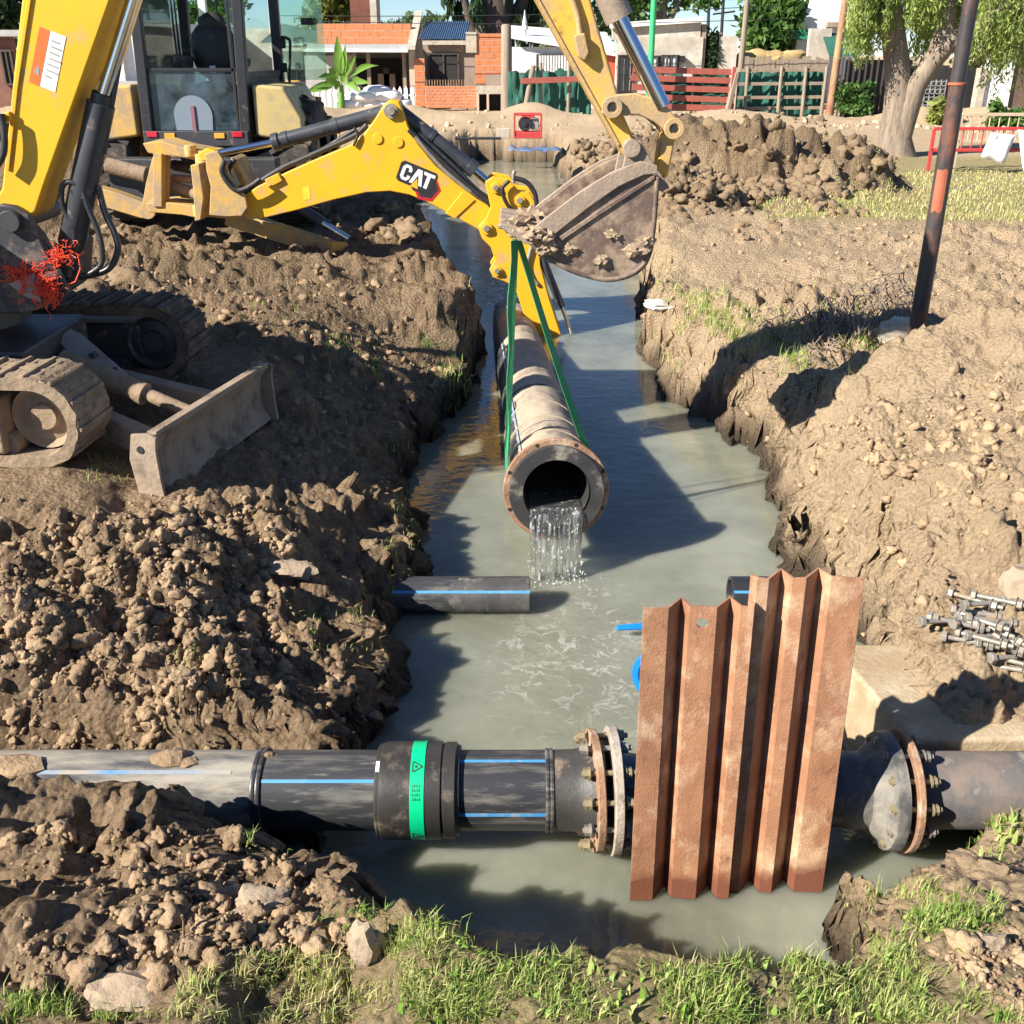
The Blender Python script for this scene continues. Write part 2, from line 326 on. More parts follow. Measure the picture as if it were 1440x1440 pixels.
for a in ((985,205,15.6,.62,.8,.9),(1055,215,15.0,.40,.7,1.0),(1110,208,15.6,.40,.65,.9),(1165,215,15.1,.36,.7,1.0),(1220,222,14.8,.26,.7,.8),(930,215,16.2,.55,.7,.9),(950,260,13.4,.35,.7,.7),(1020,275,13.0,.16,.8,.5),(860,215,18.0,.62,.9,1.1),(800,225,19.5,.32,.7,.9),
          (120,160,13.2,.95,.7,1.2),(40,160,13.5,.9,1.,1.4),(1400,520,5.75,.17,.6,.4),(1290,560,5.6,.12,.4,.3),(300,350,9.0,.06,.4,.3)): bump_px(*a)
for i in range(46):   # the ridge of dumped sand before the houses
    BUMPS.append((-22+i*1.0+random.uniform(-.3, .3), 30.2+random.uniform(-.6, .6), random.uniform(.12, .40), random.uniform(.6, 1.1), random.uniform(.8, 1.2)))
def smooth(a, b, x): t = np.clip((x-a)/(b-a), 0, 1); return t*t*(3-2*t)
def ground(X, Y, fine=True):
    X = np.asarray(X, float); Y = np.asarray(Y, float); wz = np.zeros(X.shape); ws = np.full(X.shape, 1e-9)
    for cx, cy, cz in CPT:
        k = 1/((((X-cx)**2+(Y-cy)**2)/(.07*max(cy, 1.2))**2+.6)**1.7); wz += k*cz; ws += k
    h = wz/ws; spoil = np.zeros(X.shape)
    for bx, by, bh, sx, sy in BUMPS:
        g = np.exp(-((X-bx)/sx)**2-((Y-by)/sy)**2)*bh
        h = h+g*.9
        if 7 < by < 25: spoil = np.maximum(spoil, g/bh)
    # shelf cut for the water main on the left
    cut = smooth(.34, .16, np.abs(Y-2.72))*smooth(-.2, -.6, X); h = h*(1-cut)+np.minimum(h, -.6)*cut
    cut = smooth(.30, .14, np.abs(Y-2.70))*smooth(1.1, 1.4, X)*smooth(2.2, 1.8, X); h = h*(1-cut)+np.minimum(h, -.55)*cut
    lf = smooth(.3, -.1, X-.0*Y)*smooth(8.6, 7.6, Y)*smooth(2.5,3.0,Y)
    d = wdist(X, Y)+fbm(X*2.2, Y*2.2, 3, 4)*(.34+.5*smooth(13, 18, Y))+fbm(X*8, Y*8, 8, 4)*.20
    near = smooth(2.3, 1.9, Y); rightb = smooth(.9, 1.4, X)*smooth(3.5, 4.5, Y)*smooth(8.5, 7., Y)
    lip = WZ+.24+np.maximum(d-.1, 0)*.48; h = np.where(lf > .01, h*(1-lf)+np.minimum(h, lip)*lf, h)
    wid = .24-.06*lf+.22*rightb+.12*smooth(8, 14, Y)+.55*smooth(14, 18, Y)-.1*near
    t = np.clip(d/wid, 0, 1); t = 1-(1-t)**2.4
    h = np.where(d < 0, WZ-.05+np.maximum(d*1.1, -.7), (WZ-.05)*(1-t)+h*t)
    # how broken up the soil is
    street = smooth(19.5, 21, Y); lawn = smooth(11.2, 12.3, Y)*smooth(2.6, 3.6, X)*(1-street)*(1-np.clip(spoil*2, 0, 1))
    left = smooth(.2, -.3, X)
    rough = (1-.88*street)*(1-.85*lawn)*(.86+.12*left+.5*np.clip(spoil*1.6, 0, 1))
    rough = rough*(1-.75*smooth(-1.3, -1.7, X)*smooth(3.8, 4.3, Y)*smooth(6.8, 6.2, Y))*(1-.35*smooth(3.6, 4., Y)*smooth(5.2, 4.6, Y)*smooth(.5, -.3, X))
    nearg = smooth(1.95, 1.55, Y)*smooth(-.7, -.1, X); rough = rough*(1-.55*nearg)
    rough = rough*(.55+.9*vn(X*.9, Y*.9, 71))
    rough = np.where(Y > 60, 0, rough)*smooth(-.9, .9, np.where(d < 0, d*6, .9))
    if fine:
        wx, wy = X+fbm(X*5, Y*5, 31, 3)*.12, Y+fbm(X*5, Y*5, 47, 3)*.12
        patch = smooth(.25, .7, vn(X*1.7, Y*1.7, 91)*.65+vn(X*.6, Y*.6, 95)*.45)
        fz = smooth(13, 6, Y)
        def bil(s_, sd): return np.abs(2*vn(wx/s_, wy/s_, sd)-1)**.8
        q = bil(.21, 101)*.075*(.3+patch)+bil(.095, 103)*.034*(.4+.8*patch)+(bil(.045, 107)*.026+bil(.021, 109)*.014)*(.3+.7*fz)
        c = (clods(wx, wy, .30, 1)*.28+clods(wx, wy, .15, 2)*.36)*(.15+.95*patch)+clods(wx, wy, .07, 3)*.42*(.3+.7*fz)
        c = c*(.55+.9*vn(wx*22, wy*22, 113))+q
        far = (clods(wx, wy, .62, 6)*.26+clods(wx, wy, .3, 7)*.5+bil(.7, 121)*.14+bil(.33, 123)*.12+bil(.17, 125)*.08-.2)*np.clip(spoil*1.8, 0, 1)
        rough = rough*(1-.25*smooth(2.7, 2.3, Y)); h = h+rough*(c+far+fbm(X*3, Y*3, 11, 5)*.13-.10)+fbm(X*1.1, Y*1.1, 19, 3)*.06*(1-.8*street)+street*fbm(X*1.5, Y*1.5, 23, 5)*.10*smooth(27.5, 29, Y)*smooth(60, 45, Y)
    return h, d, street, lawn, spoil, left, nearg
def gz(x, y): return float(ground(np.array([x]), np.array([y]))[0][0])
NC = 800
Yr = list(np.linspace(-4, .7, 16))
while Yr[-1] < 64:                      # rows close enough that heaps far off keep their shape
    y = Yr[-1]; st = .00155*(y*y+H*H)/H
    Yr.append(y+min(st, .07 if y < 20 else (.13 if 28 < y < 33 else .5)))
Yr = np.array(Yr+list(np.geomspace(66, 900, 26)))
u = np.linspace(-1, 1, NC); u = .80*u+.20*u**3
Xg = u[None, :]*(1.05+.72*np.abs(Yr))[:, None]; Yg = np.repeat(Yr[:, None], NC, 1)
hg, dg, stg, lag, spg, leg, ngg = ground(Xg, Yg)
# the street is laid with dry sand, soil by the water is wet; grass shows on the lawn and near lip
n1, n2 = fbm(Xg*1.3, Yg*1.3, 61, 5), fbm(Xg*4, Yg*4, 67, 4)
wet = smooth(WZ+.30, WZ+.03, hg+n2*.25)
rightd = smooth(.5, 1.2, Xg)
gr = np.clip(lag*(.75+n1)+ngg*(.5+n2), 0, 1)
edge = .65*smooth(1.0, .2, dg)*smooth(14, 17, Yg)
dark = np.clip(spg*1.3+leg*.5*smooth(5.4, 6.6, Yg)+1.0*n1+leg*.12+edge, 0, 1)*(1-stg*(1-edge))
sand = np.clip(stg*1.0+.62*rightd+n1*.5*rightd, 0, 1)*(1-.85*np.clip(spg*1.6, 0, 1))*(1-edge)
col = np.stack([sand, gr, wet, dark], -1)
# the cut faces of the banks are broken sideways too
cutm = smooth(-.25, .0, dg)*smooth(.55, .12, dg)*smooth(64, 20, Yg)
Xg = Xg+cutm*(fbm(Yg*7, hg*13, 201, 5)*.19+(np.abs(2*vn(Yg*11, hg*14, 207)-1)-.4)*.035); Yg = Yg+cutm*(fbm(Xg*7, hg*13, 211, 5)*.17+(np.abs(2*vn(Xg*11, hg*14, 217)-1)-.4)*.035)
gi = np.arange(len(Yr)*NC).reshape(len(Yr), NC)
fq = np.stack([gi[:-1, :-1], gi[:-1, 1:], gi[1:, 1:], gi[1:, :-1]], -1).reshape(-1, 4)
def soil_mat():
    m = bpy.data.materials.new('soil'); m.use_nodes = True; nt = m.node_tree; b = nt.nodes['Principled BSDF']
    at = node(nt, 'ShaderNodeAttribute', attribute_name='tint'); sp = node(nt, 'ShaderNodeSeparateColor'); nt.links.new(at.outputs['Color'], sp.inputs[0])
    tc = node(nt, 'ShaderNodeTexCoord'); v = tc.outputs['Object']
    n1 = nz(nt, v, 1.8, 9, .7); n2 = nz(nt, v, 17, 9, .75); n3 = nz(nt, v, 60, 6, .7)
    c = mixc(nt, ramp(nt, n1, .34, .66), (.39, .272, .165), (.24, .158, .094))
    c = mixc(nt, ramp(nt, n2, .45, .72), c, (.50, .37, .235))
    c = mixc(nt, at.outputs['Alpha'], c, mixc(nt, ramp(nt, n2, .35, .65), (.15, .105, .062), (.27, .19, .112)))
    c = mixc(nt, sp.outputs[0], c, mixc(nt, ramp(nt, n1, .3, .7), (.64, .485, .315), (.54, .40, .25)))
    c = mixc(nt, sp.outputs[1], c, mixc(nt, ramp(nt, n2, .35, .7), (.46, .38, .20), (.28, .26, .10)))
    c = mixc(nt, sp.outputs[2], c, (.085, .062, .042))
    c = mixc(nt, ramp(nt, n3, .35, .75), c, mixc(nt, 1., c, (.70, .70, .70), 'MULTIPLY'))
    nt.links.new(c, b.inputs['Base Color']); b.inputs['Specular IOR Level'].default_value = .25
    mr = node(nt, 'ShaderNodeMapRange'); mr.inputs[3].default_value = .95; mr.inputs[4].default_value = .5
    nt.links.new(sp.outputs[2], mr.inputs[0]); nt.links.new(mr.outputs[0], b.inputs['Roughness'])
    vo = node(nt, 'ShaderNodeTexVoronoi'); vo.inputs['Scale'].default_value = 48; nt.links.new(v, vo.inputs['Vector'])
    ad = node(nt, 'ShaderNodeMath', operation='MULTIPLY_ADD'); nt.links.new(vo.outputs['Distance'], ad.inputs[0]); ad.inputs[1].default_value = -.5; nt.links.new(n2, ad.inputs[2])
    b1 = node(nt, 'ShaderNodeBump'); b1.inputs['Strength'].default_value = 1.; b1.inputs['Distance'].default_value = .05; nt.links.new(ad.outputs[0], b1.inputs['Height'])
    b2 = node(nt, 'ShaderNodeBump'); b2.inputs['Strength'].default_value = .6; b2.inputs['Distance'].default_value = .012; nt.links.new(n3, b2.inputs['Height']); nt.links.new(b1.outputs[0], b2.inputs['Normal'])
    nt.links.new(b2.outputs[0], b.inputs['Normal']); return m
MT['soil'] = soil_mat()
MT['clod'] = M('loose_clods', (.37, .262, .162), (.17, .115, .068), .95, scale=5, dirt=((.44, .33, .21), .22, 20), bump=1., bs=55, spec=.2)
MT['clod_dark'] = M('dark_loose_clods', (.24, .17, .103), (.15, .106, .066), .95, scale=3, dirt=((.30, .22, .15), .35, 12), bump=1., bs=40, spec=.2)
MT['clod_pale'] = M('pale_loose_clods', (.41, .30, .185), (.29, .205, .125), .95, scale=5, dirt=((.24, .165, .10), .25, 9), bump=1., bs=55, spec=.2)
gnd = npmesh('ground', np.stack([Xg, Yg, hg], -1).reshape(-1, 3), fq, 'soil', {'tint': col.reshape(-1, 4)}, True)
tag(gnd, kind='structure')
# ---------------------------------------------------------------- water
def water_mat():
    m = bpy.data.materials.new('murky_water'); m.use_nodes = True; nt = m.node_tree; b = nt.nodes['Principled BSDF']
    tc = node(nt, 'ShaderNodeTexCoord'); v = tc.outputs['Object']
    c = mixc(nt, ramp(nt, nz(nt, v, 1.3, 7, .62), .36, .66), (.15, .158, .118), (.27, .278, .22))
    # churned foam where the pipe pours in
    ct = aZ(815, 915, WZ); mp = node(nt, 'ShaderNodeVectorMath', operation='SUBTRACT'); nt.links.new(v, mp.inputs[0]); mp.inputs[1].default_value = ct
    ms = node(nt, 'ShaderNodeVectorMath', operation='MULTIPLY'); nt.links.new(mp.outputs[0], ms.inputs[0]); ms.inputs[1].default_value = (1.7, 1.05, 0)
    ln = node(nt, 'ShaderNodeVectorMath', operation='LENGTH'); nt.links.new(ms.outputs[0], ln.inputs[0])
    near = ramp(nt, ln.outputs['Value'], .95, .15)
    wv = nz(nt, v, 3.2, 4); wd = node(nt, 'ShaderNodeVectorMath', operation='MULTIPLY_ADD'); wn_ = node(nt, 'ShaderNodeTexNoise'); wn_.inputs['Scale'].default_value = 5; nt.links.new(v, wn_.inputs['Vector'])
    nt.links.new(wn_.outputs['Color'], wd.inputs[0]); wd.inputs[1].default_value = (.35, .35, 0); nt.links.new(v, wd.inputs[2])
    rn = nz(nt, wd.outputs[0], 5.5, 5, .62); sb = node(nt, 'ShaderNodeMath', operation='SUBTRACT'); nt.links.new(rn, sb.inputs[0]); sb.inputs[1].default_value = .5
    ab = node(nt, 'ShaderNodeMath', operation='ABSOLUTE'); nt.links.new(sb.outputs[0], ab.inputs[0]); ed = ramp(nt, ab.outputs[0], .028, .0)
    br = ramp(nt, nz(nt, v, 6, 8, .75), .42, .6)
    a = node(nt, 'ShaderNodeMath', operation='MULTIPLY'); nt.links.new(ed, a.inputs[0]); nt.links.new(near, a.inputs[1])
    a2 = node(nt, 'ShaderNodeMath', operation='MULTIPLY'); nt.links.new(a.outputs[0], a2.inputs[0]); nt.links.new(br, a2.inputs[1])
    sc = node(nt, 'ShaderNodeMath', operation='MULTIPLY'); nt.links.new(a2.outputs[0], sc.inputs[0]); sc.inputs[1].default_value = .62
    haze = node(nt, 'ShaderNodeMath', operation='MULTIPLY'); nt.links.new(near, haze.inputs[0]); haze.inputs[1].default_value = .22
    c = mixc(nt, haze.outputs[0], c, (.42, .41, .34)); c = mixc(nt, sc.outputs[0], c, (.66, .66, .6))
    nt.links.new(c, b.inputs['Base Color']); b.inputs['Roughness'].default_value = .06; b.inputs['IOR'].default_value = 1.33; b.inputs['Specular IOR Level'].default_value = .62; b.inputs['Subsurface Weight'].default_value = 1.; b.inputs['Subsurface Radius'].default_value = (1, 1, .8); b.inputs['Subsurface Scale'].default_value = .28
    bn = node(nt, 'ShaderNodeBump'); bn.inputs['Strength'].default_value = .2; bn.inputs['Distance'].default_value = .02
    st = node(nt, 'ShaderNodeVectorMath', operation='MULTIPLY'); nt.links.new(v, st.inputs[0]); st.inputs[1].default_value = (1, 1.6, 1)
    nt.links.new(nz(nt, st.outputs[0], 9, 3, .5), bn.inputs['Height'])
    b2 = node(nt, 'ShaderNodeBump'); b2.inputs['Strength'].default_value = .5; b2.inputs['Distance'].default_value = .02; nt.links.new(bn.outputs[0], b2.inputs['Normal'])
    rp = node(nt, 'ShaderNodeMath', operation='MULTIPLY'); nt.links.new(nz(nt, v, 26, 4), rp.inputs[0]); nt.links.new(near, rp.inputs[1]); nt.links.new(rp.outputs[0], b2.inputs['Height'])
    nt.links.new(b2.outputs[0], b.inputs['Normal']); return m
MT['water'] = water_mat()
wx = MB().bx(-4, 4, .9, 28, WZ-.9, WZ)
tag(wx.build('water', 'water', None, 0, 0), kind='structure')
# ---------------------------------------------------------------- sight line to the ground, scattering
def hit(px, py, n=7):
    px = np.asarray(px, float); py = np.asarray(py, float); a, b = (px-720)/F, (720-py)/F
    dy, dz = CP+b*SP, -SP+b*CP; z = np.zeros_like(px)
    for _ in range(n):
        t = (z-H)/dz; X, Y = a*t, dy*t; z = .4*z+.6*ground(X, Y)[0]
    return X, Y, ground(X, Y)
def in_poly(px, py, poly):
    ins = np.zeros(px.shape, bool)
    for i in range(len(poly)):
        ax, ay = poly[i]; bx, by = poly[(i+1) % len(poly)]
        ins ^= ((ay > py) != (by > py)) & (px < (bx-ax)*(py-ay)/((by-ay) or 1e-9)+ax)
    return ins
rng = np.random.default_rng(5)
def sample(poly, n):
    p = np.array(poly, float); lo, hi = p.min(0), p.max(0); X = rng.uniform(lo[0], hi[0], n*4); Y = rng.uniform(lo[1], hi[1], n*4)
    k = in_poly(X, Y, poly); return X[k][:n], Y[k][:n]
def rand_rot(n):
    q = rng.normal(size=(n, 4)); q /= np.linalg.norm(q, axis=1)[:, None]; a, b, c, d = q.T
    return np.stack([np.stack([1-2*(c*c+d*d), 2*(b*c-a*d), 2*(b*d+a*c)], -1), np.stack([2*(b*c+a*d), 1-2*(b*b+d*d), 2*(c*d-a*b)], -1), np.stack([2*(b*d-a*c), 2*(c*d+a*b), 1-2*(b*b+c*c)], -1)], 1)
def broken(seed, ico, amp):
    """an angular lump: a ball cut by random planes and roughened"""
    r = random.Random(seed); pl = []
    for i in range(13):
        n = Vector((r.gauss(0, 1), r.gauss(0, 1), r.gauss(0, 1))).normalized(); pl.append((n, r.uniform(.62, 1.05)))
    vs = []
    for p in ico:
        k = min([d/max(p.dot(n), .3) for n, d in pl]+[1.08])
        k *= 1+amp*mn.noise(p*2.1+Vector((seed*3.1, 2, seed)))+amp*.8*mn.noise(p*4.3+Vector((seed, 1, seed*2)))+amp*.6*mn.noise(p*9.+Vector((seed, 4, seed*2)))-amp*.9*abs(mn.noise(p*3.1+Vector((seed, 9, 1))))**.7-amp*.5*abs(mn.noise(p*6.7+Vector((2, seed, 1))))**.7+amp*.35
        q = p*k; vs.append((q.x*1.15, q.y*.95, q.z*.8))
    return np.array(vs)
PROTO = [broken(s+1, ICO[3][0], .35) for s in range(8)]; ICF = np.array(ICO[3][1])
PR1 = [broken(s+20, ICO[2][0], .4) for s in range(6)]; ICF1 = np.array(ICO[2][1])
def scatter(name, polys, mat, smin, smax, pw=2.2):
    V_, F_, n0 = [], [], 0; VB, FB, nb = [], [], 0
    for poly, n in polys:
        px, py = sample(poly, n); X, Y, g = hit(px, py); k = (g[1] > .0) & (smooth(.22, .66, vn(X*1.5, Y*1.5, 303)*.7+vn(X*4, Y*4, 307)*.3) > rng.random(len(X))*.9); X, Y, z = X[k], Y[k], g[0][k]; n = len(X)
        if not n: continue
        dep = Y*CP+(H-z)*SP; size = smin*(smax/smin)**(rng.random(n)**pw); size = np.maximum(size, dep*2.0/1440*1.2); size *= 1+.0*dep
        Rm = rand_rot(n); pick = rng.integers(0, 5, n)
        for i in range(n):
            if size[i]*1440/dep[i] > 22:
                v = PROTO[pick[i]] @ Rm[i].T*size[i]*.5; v[:, 2] *= .8; v += (X[i], Y[i], z[i]+size[i]*.02); V_.append(v); F_.append(ICF+n0); n0 += len(v)
            else:
                v = PR1[pick[i]] @ Rm[i].T*size[i]*.5; v += (X[i], Y[i], z[i]+size[i]*.04); V_.append(v); F_.append(ICF1+n0); n0 += len(v)
    return tag(npmesh(name, np.concatenate(V_), np.concatenate(F_), mat, smooth=True), kind='stuff')
scatter('loose_clods', [([(0,700),(540,700),(580,830),(535,1000),(480,1050),(0,1050)], 3400), ([(0,1165),(360,1165),(440,1230),(560,1290),(420,1370),(0,1400)], 1400), ([(160,330),(560,330),(640,520),(580,640),(480,690),(400,690),(400,560),(280,440),(160,420)], 1300)], 'clod', .010, .085, 2.6)
scatter('crumbs', [([(0,690),(540,690),(580,830),(535,1000),(480,1050),(0,1050)], 2600), ([(0,1165),(360,1165),(440,1230),(560,1290),(420,1370),(0,1400)], 2200), ([(1210,820),(1440,790),(1440,920),(1230,900)], 500), ([(1250,1200),(1440,1180),(1440,1440),(1300,1330)], 700)], 'clod', .005, .024, 1.5)
scatter('loose_clods', [([(910,290),(1440,320),(1440,470),(1270,480),(1080,440),(930,420)], 1100), ([(1000,590),(1290,520),(1440,480),(1440,820),(1220,830),(1110,760)], 1300), ([(1210,820),(1440,790),(1440,900),(1210,890)], 240), ([(1300,1190),(1440,1180),(1440,1440),(1330,1330)], 120)], 'clod_pale', .010, .085, 2.8)
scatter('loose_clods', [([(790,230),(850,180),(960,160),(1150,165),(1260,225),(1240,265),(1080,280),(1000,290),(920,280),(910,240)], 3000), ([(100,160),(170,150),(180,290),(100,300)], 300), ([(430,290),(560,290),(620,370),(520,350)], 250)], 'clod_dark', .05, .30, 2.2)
scatter('loose_clods', [([(560,152),(1440,148),(1440,186),(560,186)], 700)], M('sand_lumps', (.52, .40, .27), (.44, .33, .21), .95), .04, .22)
# ================================================================ WATER MAIN IN THE FOREGROUND
PY, PZ, PR = 2.72, -.475, .13
AX = (1, 0, 0)
def px_x(px): return (px-720)/1440*3.39
main = thing('water_main', (0, PY, PZ), 'black plastic water main across the near end of the trench, with green taped coupler', 'water main')
def P(x): return (x, PY, PZ)
xe = {k: px_x(k) for k in (371, 533, 648, 771, 826, 846, 870, 1172, 1240, 1262, 1275, 1440)}
L0 = -3.4

o = MB().lathe(P(L0), AX, [(0, PR), (1., PR), (xe[371]-L0, PR)], 48).build('pipe_length', 'hdpe_dirty', main); tag(o, 'pipe length coated in dried pale mud')
o = MB().lathe(P(xe[371]), AX, [(0, PR), (xe[533]-xe[371]+.05, PR)], 48).build('pipe_length', 'hdpe', main)
wb = MB()
for dx in (-.008, .008): wb.lathe(P(xe[371]+dx), AX, [(.009*math.cos(t), PR+.002+.007*math.sin(t)) for t in [2*math.pi*i/8 for i in range(8)]], 48, True)
wb.build('weld_bead', 'hdpe', main)
def stripe(x0, x1, ang, wdt, mat='blue', par=main, r=PR):
    m = MB(); n = 24; vs = []
    for i in range(n+1):
        x = x0+(x1-x0)*i/n
        for k in range(4):
            a = ang+wdt/r*(k/3-.5); vs.append((x, PY-math.cos(a)*(r+.0012), PZ+math.sin(a)*(r+.0012)))
    m.add(vs, [(i*4+k, i*4+k+4, i*4+k+5, i*4+k+1) for i in range(n) for k in range(3)])
    return m.build('blue_stripe', mat, par, 0, 60)
stripe(xe[371]+.02, xe[533], R(51), .011); stripe(xe[648], xe[771]-.01, R(83), .012); stripe(xe[648], xe[771]-.01, R(3), .013)
MT['blue_worn'] = M('scuffed_blue_stripe', (.07, .23, .46), (.12, .24, .40), .6, scale=9, dirt=((.33, .30, .25), .62, 9), stretch=(.6, 1, 1))
stripe(-1.62, xe[371]-.08, R(64), .014, 'blue_worn')
# coupler with its tape
a, b = xe[533], xe[648]; cw = b-a; cr = .157
cp = MB().lathe(P(a), AX, [(0, PR), (0, cr-.012), (.006, cr-.006), (.014, cr-.006), (.018, cr-.002), (.035, cr), (cw-.06, cr), (cw-.058, cr-.005), (cw-.05, cr-.005), (cw-.048, cr-.001), (cw-.014, cr-.001), (cw-.012, cr-.008), (cw, cr-.012), (cw, PR)], 56).build('coupler', M('coupler_plastic', (.022, .021, .02), (.04, .037, .034), .42, scale=5, dirt=((.16, .12, .085), .3, 9), bump=.12), main, 0, 30)
tx = px_x(582)-.0; tw = .045
MB().lathe(P(tx), AX, [(0, cr+.0012), (0, cr+.0022), (tw, cr+.0022), (tw, cr+.0012)], 56).build('green_tape_band', 'green_tape', cp, 0, 30)
ik = MB()
def on_band(u, a): return (tx+u*tw, PY-math.cos(a)*(cr+.0032), PZ+math.sin(a)*(cr+.0032))
def bstroke(u0, a0, u1, a1, wd=.0022):
    p, q = Vector(on_band(u0, a0)), Vector(on_band(u1, a1)); n = Vector((0, -math.cos((a0+a1)/2), math.sin((a0+a1)/2)))
    s = (q-p).cross(n).normalized()*wd; ik.add([p-s, p+s, q+s, q-s], [(0, 1, 2, 3)])
for ca in (R(66), R(-24), R(154)):
    da = R(6.5)
    for k in range(2):
        bstroke(.88, ca, .22, ca+(da if k else -da)); 
    bstroke(.18, ca-da, .18, ca+da); bstroke(.34, ca-.02, .5, ca); bstroke(.34, ca+.02, .5, ca)
    for j in range(4):
        y = ca-R(24)-j*R(5)
        for i in range(5): bstroke(.2+i*.13, y, .2+i*.13, y+R(3.4)*(1 if (i+j) % 3 else .6), .0011)
ik.build('tape_print', 'ink', cp, 0, 0)

st = MB()
for a0, a1 in ((R(60), R(74)),):
    vs = []
    for i in range(5):
        q = a0+(a1-a0)*i/4
        for x in (a+.004, a+.016): vs.append((x, PY-math.cos(q)*(cr-.0005), PZ+math.sin(q)*(cr-.0005)))
    st.add(vs, [(i*2, i*2+1, i*2+3, i*2+2) for i in range(4)])
st.build('white_sticker', 'white', cp, 0, 0)
o = MB().lathe(P(xe[648]-.03), AX, [(0, PR), (xe[771]-xe[648]+.03, PR)], 48).build('pipe_length', 'hdpe', main)
wb = MB()
for dx in (-.005, .009): wb.lathe(P(xe[771]+dx), AX, [(.007*math.cos(t), PR+.001+.005*math.sin(t)) for t in [2*math.pi*i/8 for i in range(8)]], 48, True)
wb.build('weld_bead', 'hdpe', main)
MB().lathe(P(xe[771]), AX, [(0, PR), (.08, PR+.002), (xe[826]-xe[771]-.01, PR+.01), (xe[826]-xe[771]+.03, PR+.03), (xe[826]-xe[771]+.05, PR+.03)], 48).build('stub_end', M('stub_plastic', (.03, .03, .03), (.06, .055, .05), .5, scale=6, dirt=((.33, .24, .16), .35, 7), bump=.2), main)
def flange(x, mat, ro=.2, ri=.14, t=.03, tilt=0., par=main):
    d = Vector((math.cos(tilt), math.sin(tilt), 0)); return MB().ring(P(x), d, ri, ro, t, 48).build('flange', mat, par, .004, 35), d
def fbolts(x, d, n, r, l0, l1, par=main, ph=.13):
    d = Vector(d).normalized(); a = d.cross(Vector((0, 0, 1))).normalized(); b = d.cross(a)
    for i in range(n):
        t = 2*math.pi*(i+ph)/n; c = Vector(P(x))+(a*math.cos(t)+b*math.sin(t))*r
        m = MB().cyl(c+d*l0, c+d*l1, .009, n=8)
        m.cyl(c+d*(l0+.006), c+d*(l0+.022), .018, n=6).cyl(c+d*(l0+.022), c+d*(l0+.027), .022, n=12).cyl(c+d*(l1-.012), c+d*(l1-.028), .018, n=6).cyl(c+d*(l1-.028), c+d*(l1-.033), .022, n=12)
        m.build('flange_bolt', MT['bolt_brass'] if i % 3 else MT['galv'], par)
MT['bolt_brass'] = M('yellow_passivated_bolt', (.33, .27, .15), (.22, .19, .12), .5, .3, scale=30, dirt=((.3, .22, .15), .35, 30))
flange(xe[826]+.022, 'rust_flange', .2, .135, .026, R(4)); flange(xe[870]-.02, 'grey_flange', .21, .12, .03, R(1.5))
fbolts((xe[826]+xe[870])/2, (1, .04, 0), 12, .178, -.085, .085)
# valve body between the flanges, behind the sheet piles, and the right-hand run
o = MB().lathe(P(xe[870]), AX, [(0, .125), (.06, .118), (xe[1172]-xe[870]+.12, .118)], 40).build('pipe_spool', 'hdpe', main)
vb = MB().lathe((.62, PY, PZ+.05), (0, 0, 1), [(0, .09), (.0, .13), (.15, .15), (.2, .10), (.22, .17), (.25, .17), (.26, .07), (.36, .055), (.36, 0)], 24).build('valve_body', 'blue_valve', main)
hw = MB().ring((.505, PY+.16, PZ+.33), (.5, 1, .1), .085, .11, .028, 32)
for k in range(3):
    t = k*2.094; hw.beam((.505, PY+.16, PZ+.33), Vector((.505, PY+.16, PZ+.33))+Vector((.9*math.cos(t), -.45*math.cos(t), math.sin(t)))*.09, .02)
hw.cyl((.505, PY+.14, PZ+.33), (.60, PY+.03, PZ+.3), .016)
hw.build('handwheel', 'blue_valve', vb, .004)
xs = xe[1172]
MB().lathe(P(xs), AX, [(0, .118), (.04, .127), (.09, .125), (.1, .135), (.135, .16), (.15, .19), (.185, .195), (.19, .12)], 48).build('stub_end', 'hdpe_smear', main)
flange(xe[1240]+.063, 'rust_flange', .20, .12, .022, R(-1)); flange(xe[1275]+.008, 'hdpe_smear', .192, .12, .01, R(-1)) if False else None
fbolts(xe[1240]+.045, (1, 0, 0), 12, .165, -.075, .085, ph=.4)
MB().lathe(P(xe[1240]+.07), AX, [(0, .118), (.02, PR-.004), (2.3, PR-.004)], 48).build('pipe_length', 'hdpe_brown', main)
dl = MB()
for x, an, sx in ((-1.60, R(75), .08), (-1.12, R(92), .06), (-1.05, R(80), .03), (-.80, R(96), .025)):
    dl.blob((x, PY-math.cos(an)*PR, PZ+math.sin(an)*PR), sx, int(x*10), 2, .4, (1.2, .7, .35))
dl.build('caked_mud', 'clod', main, 0, 0, 'stuff')
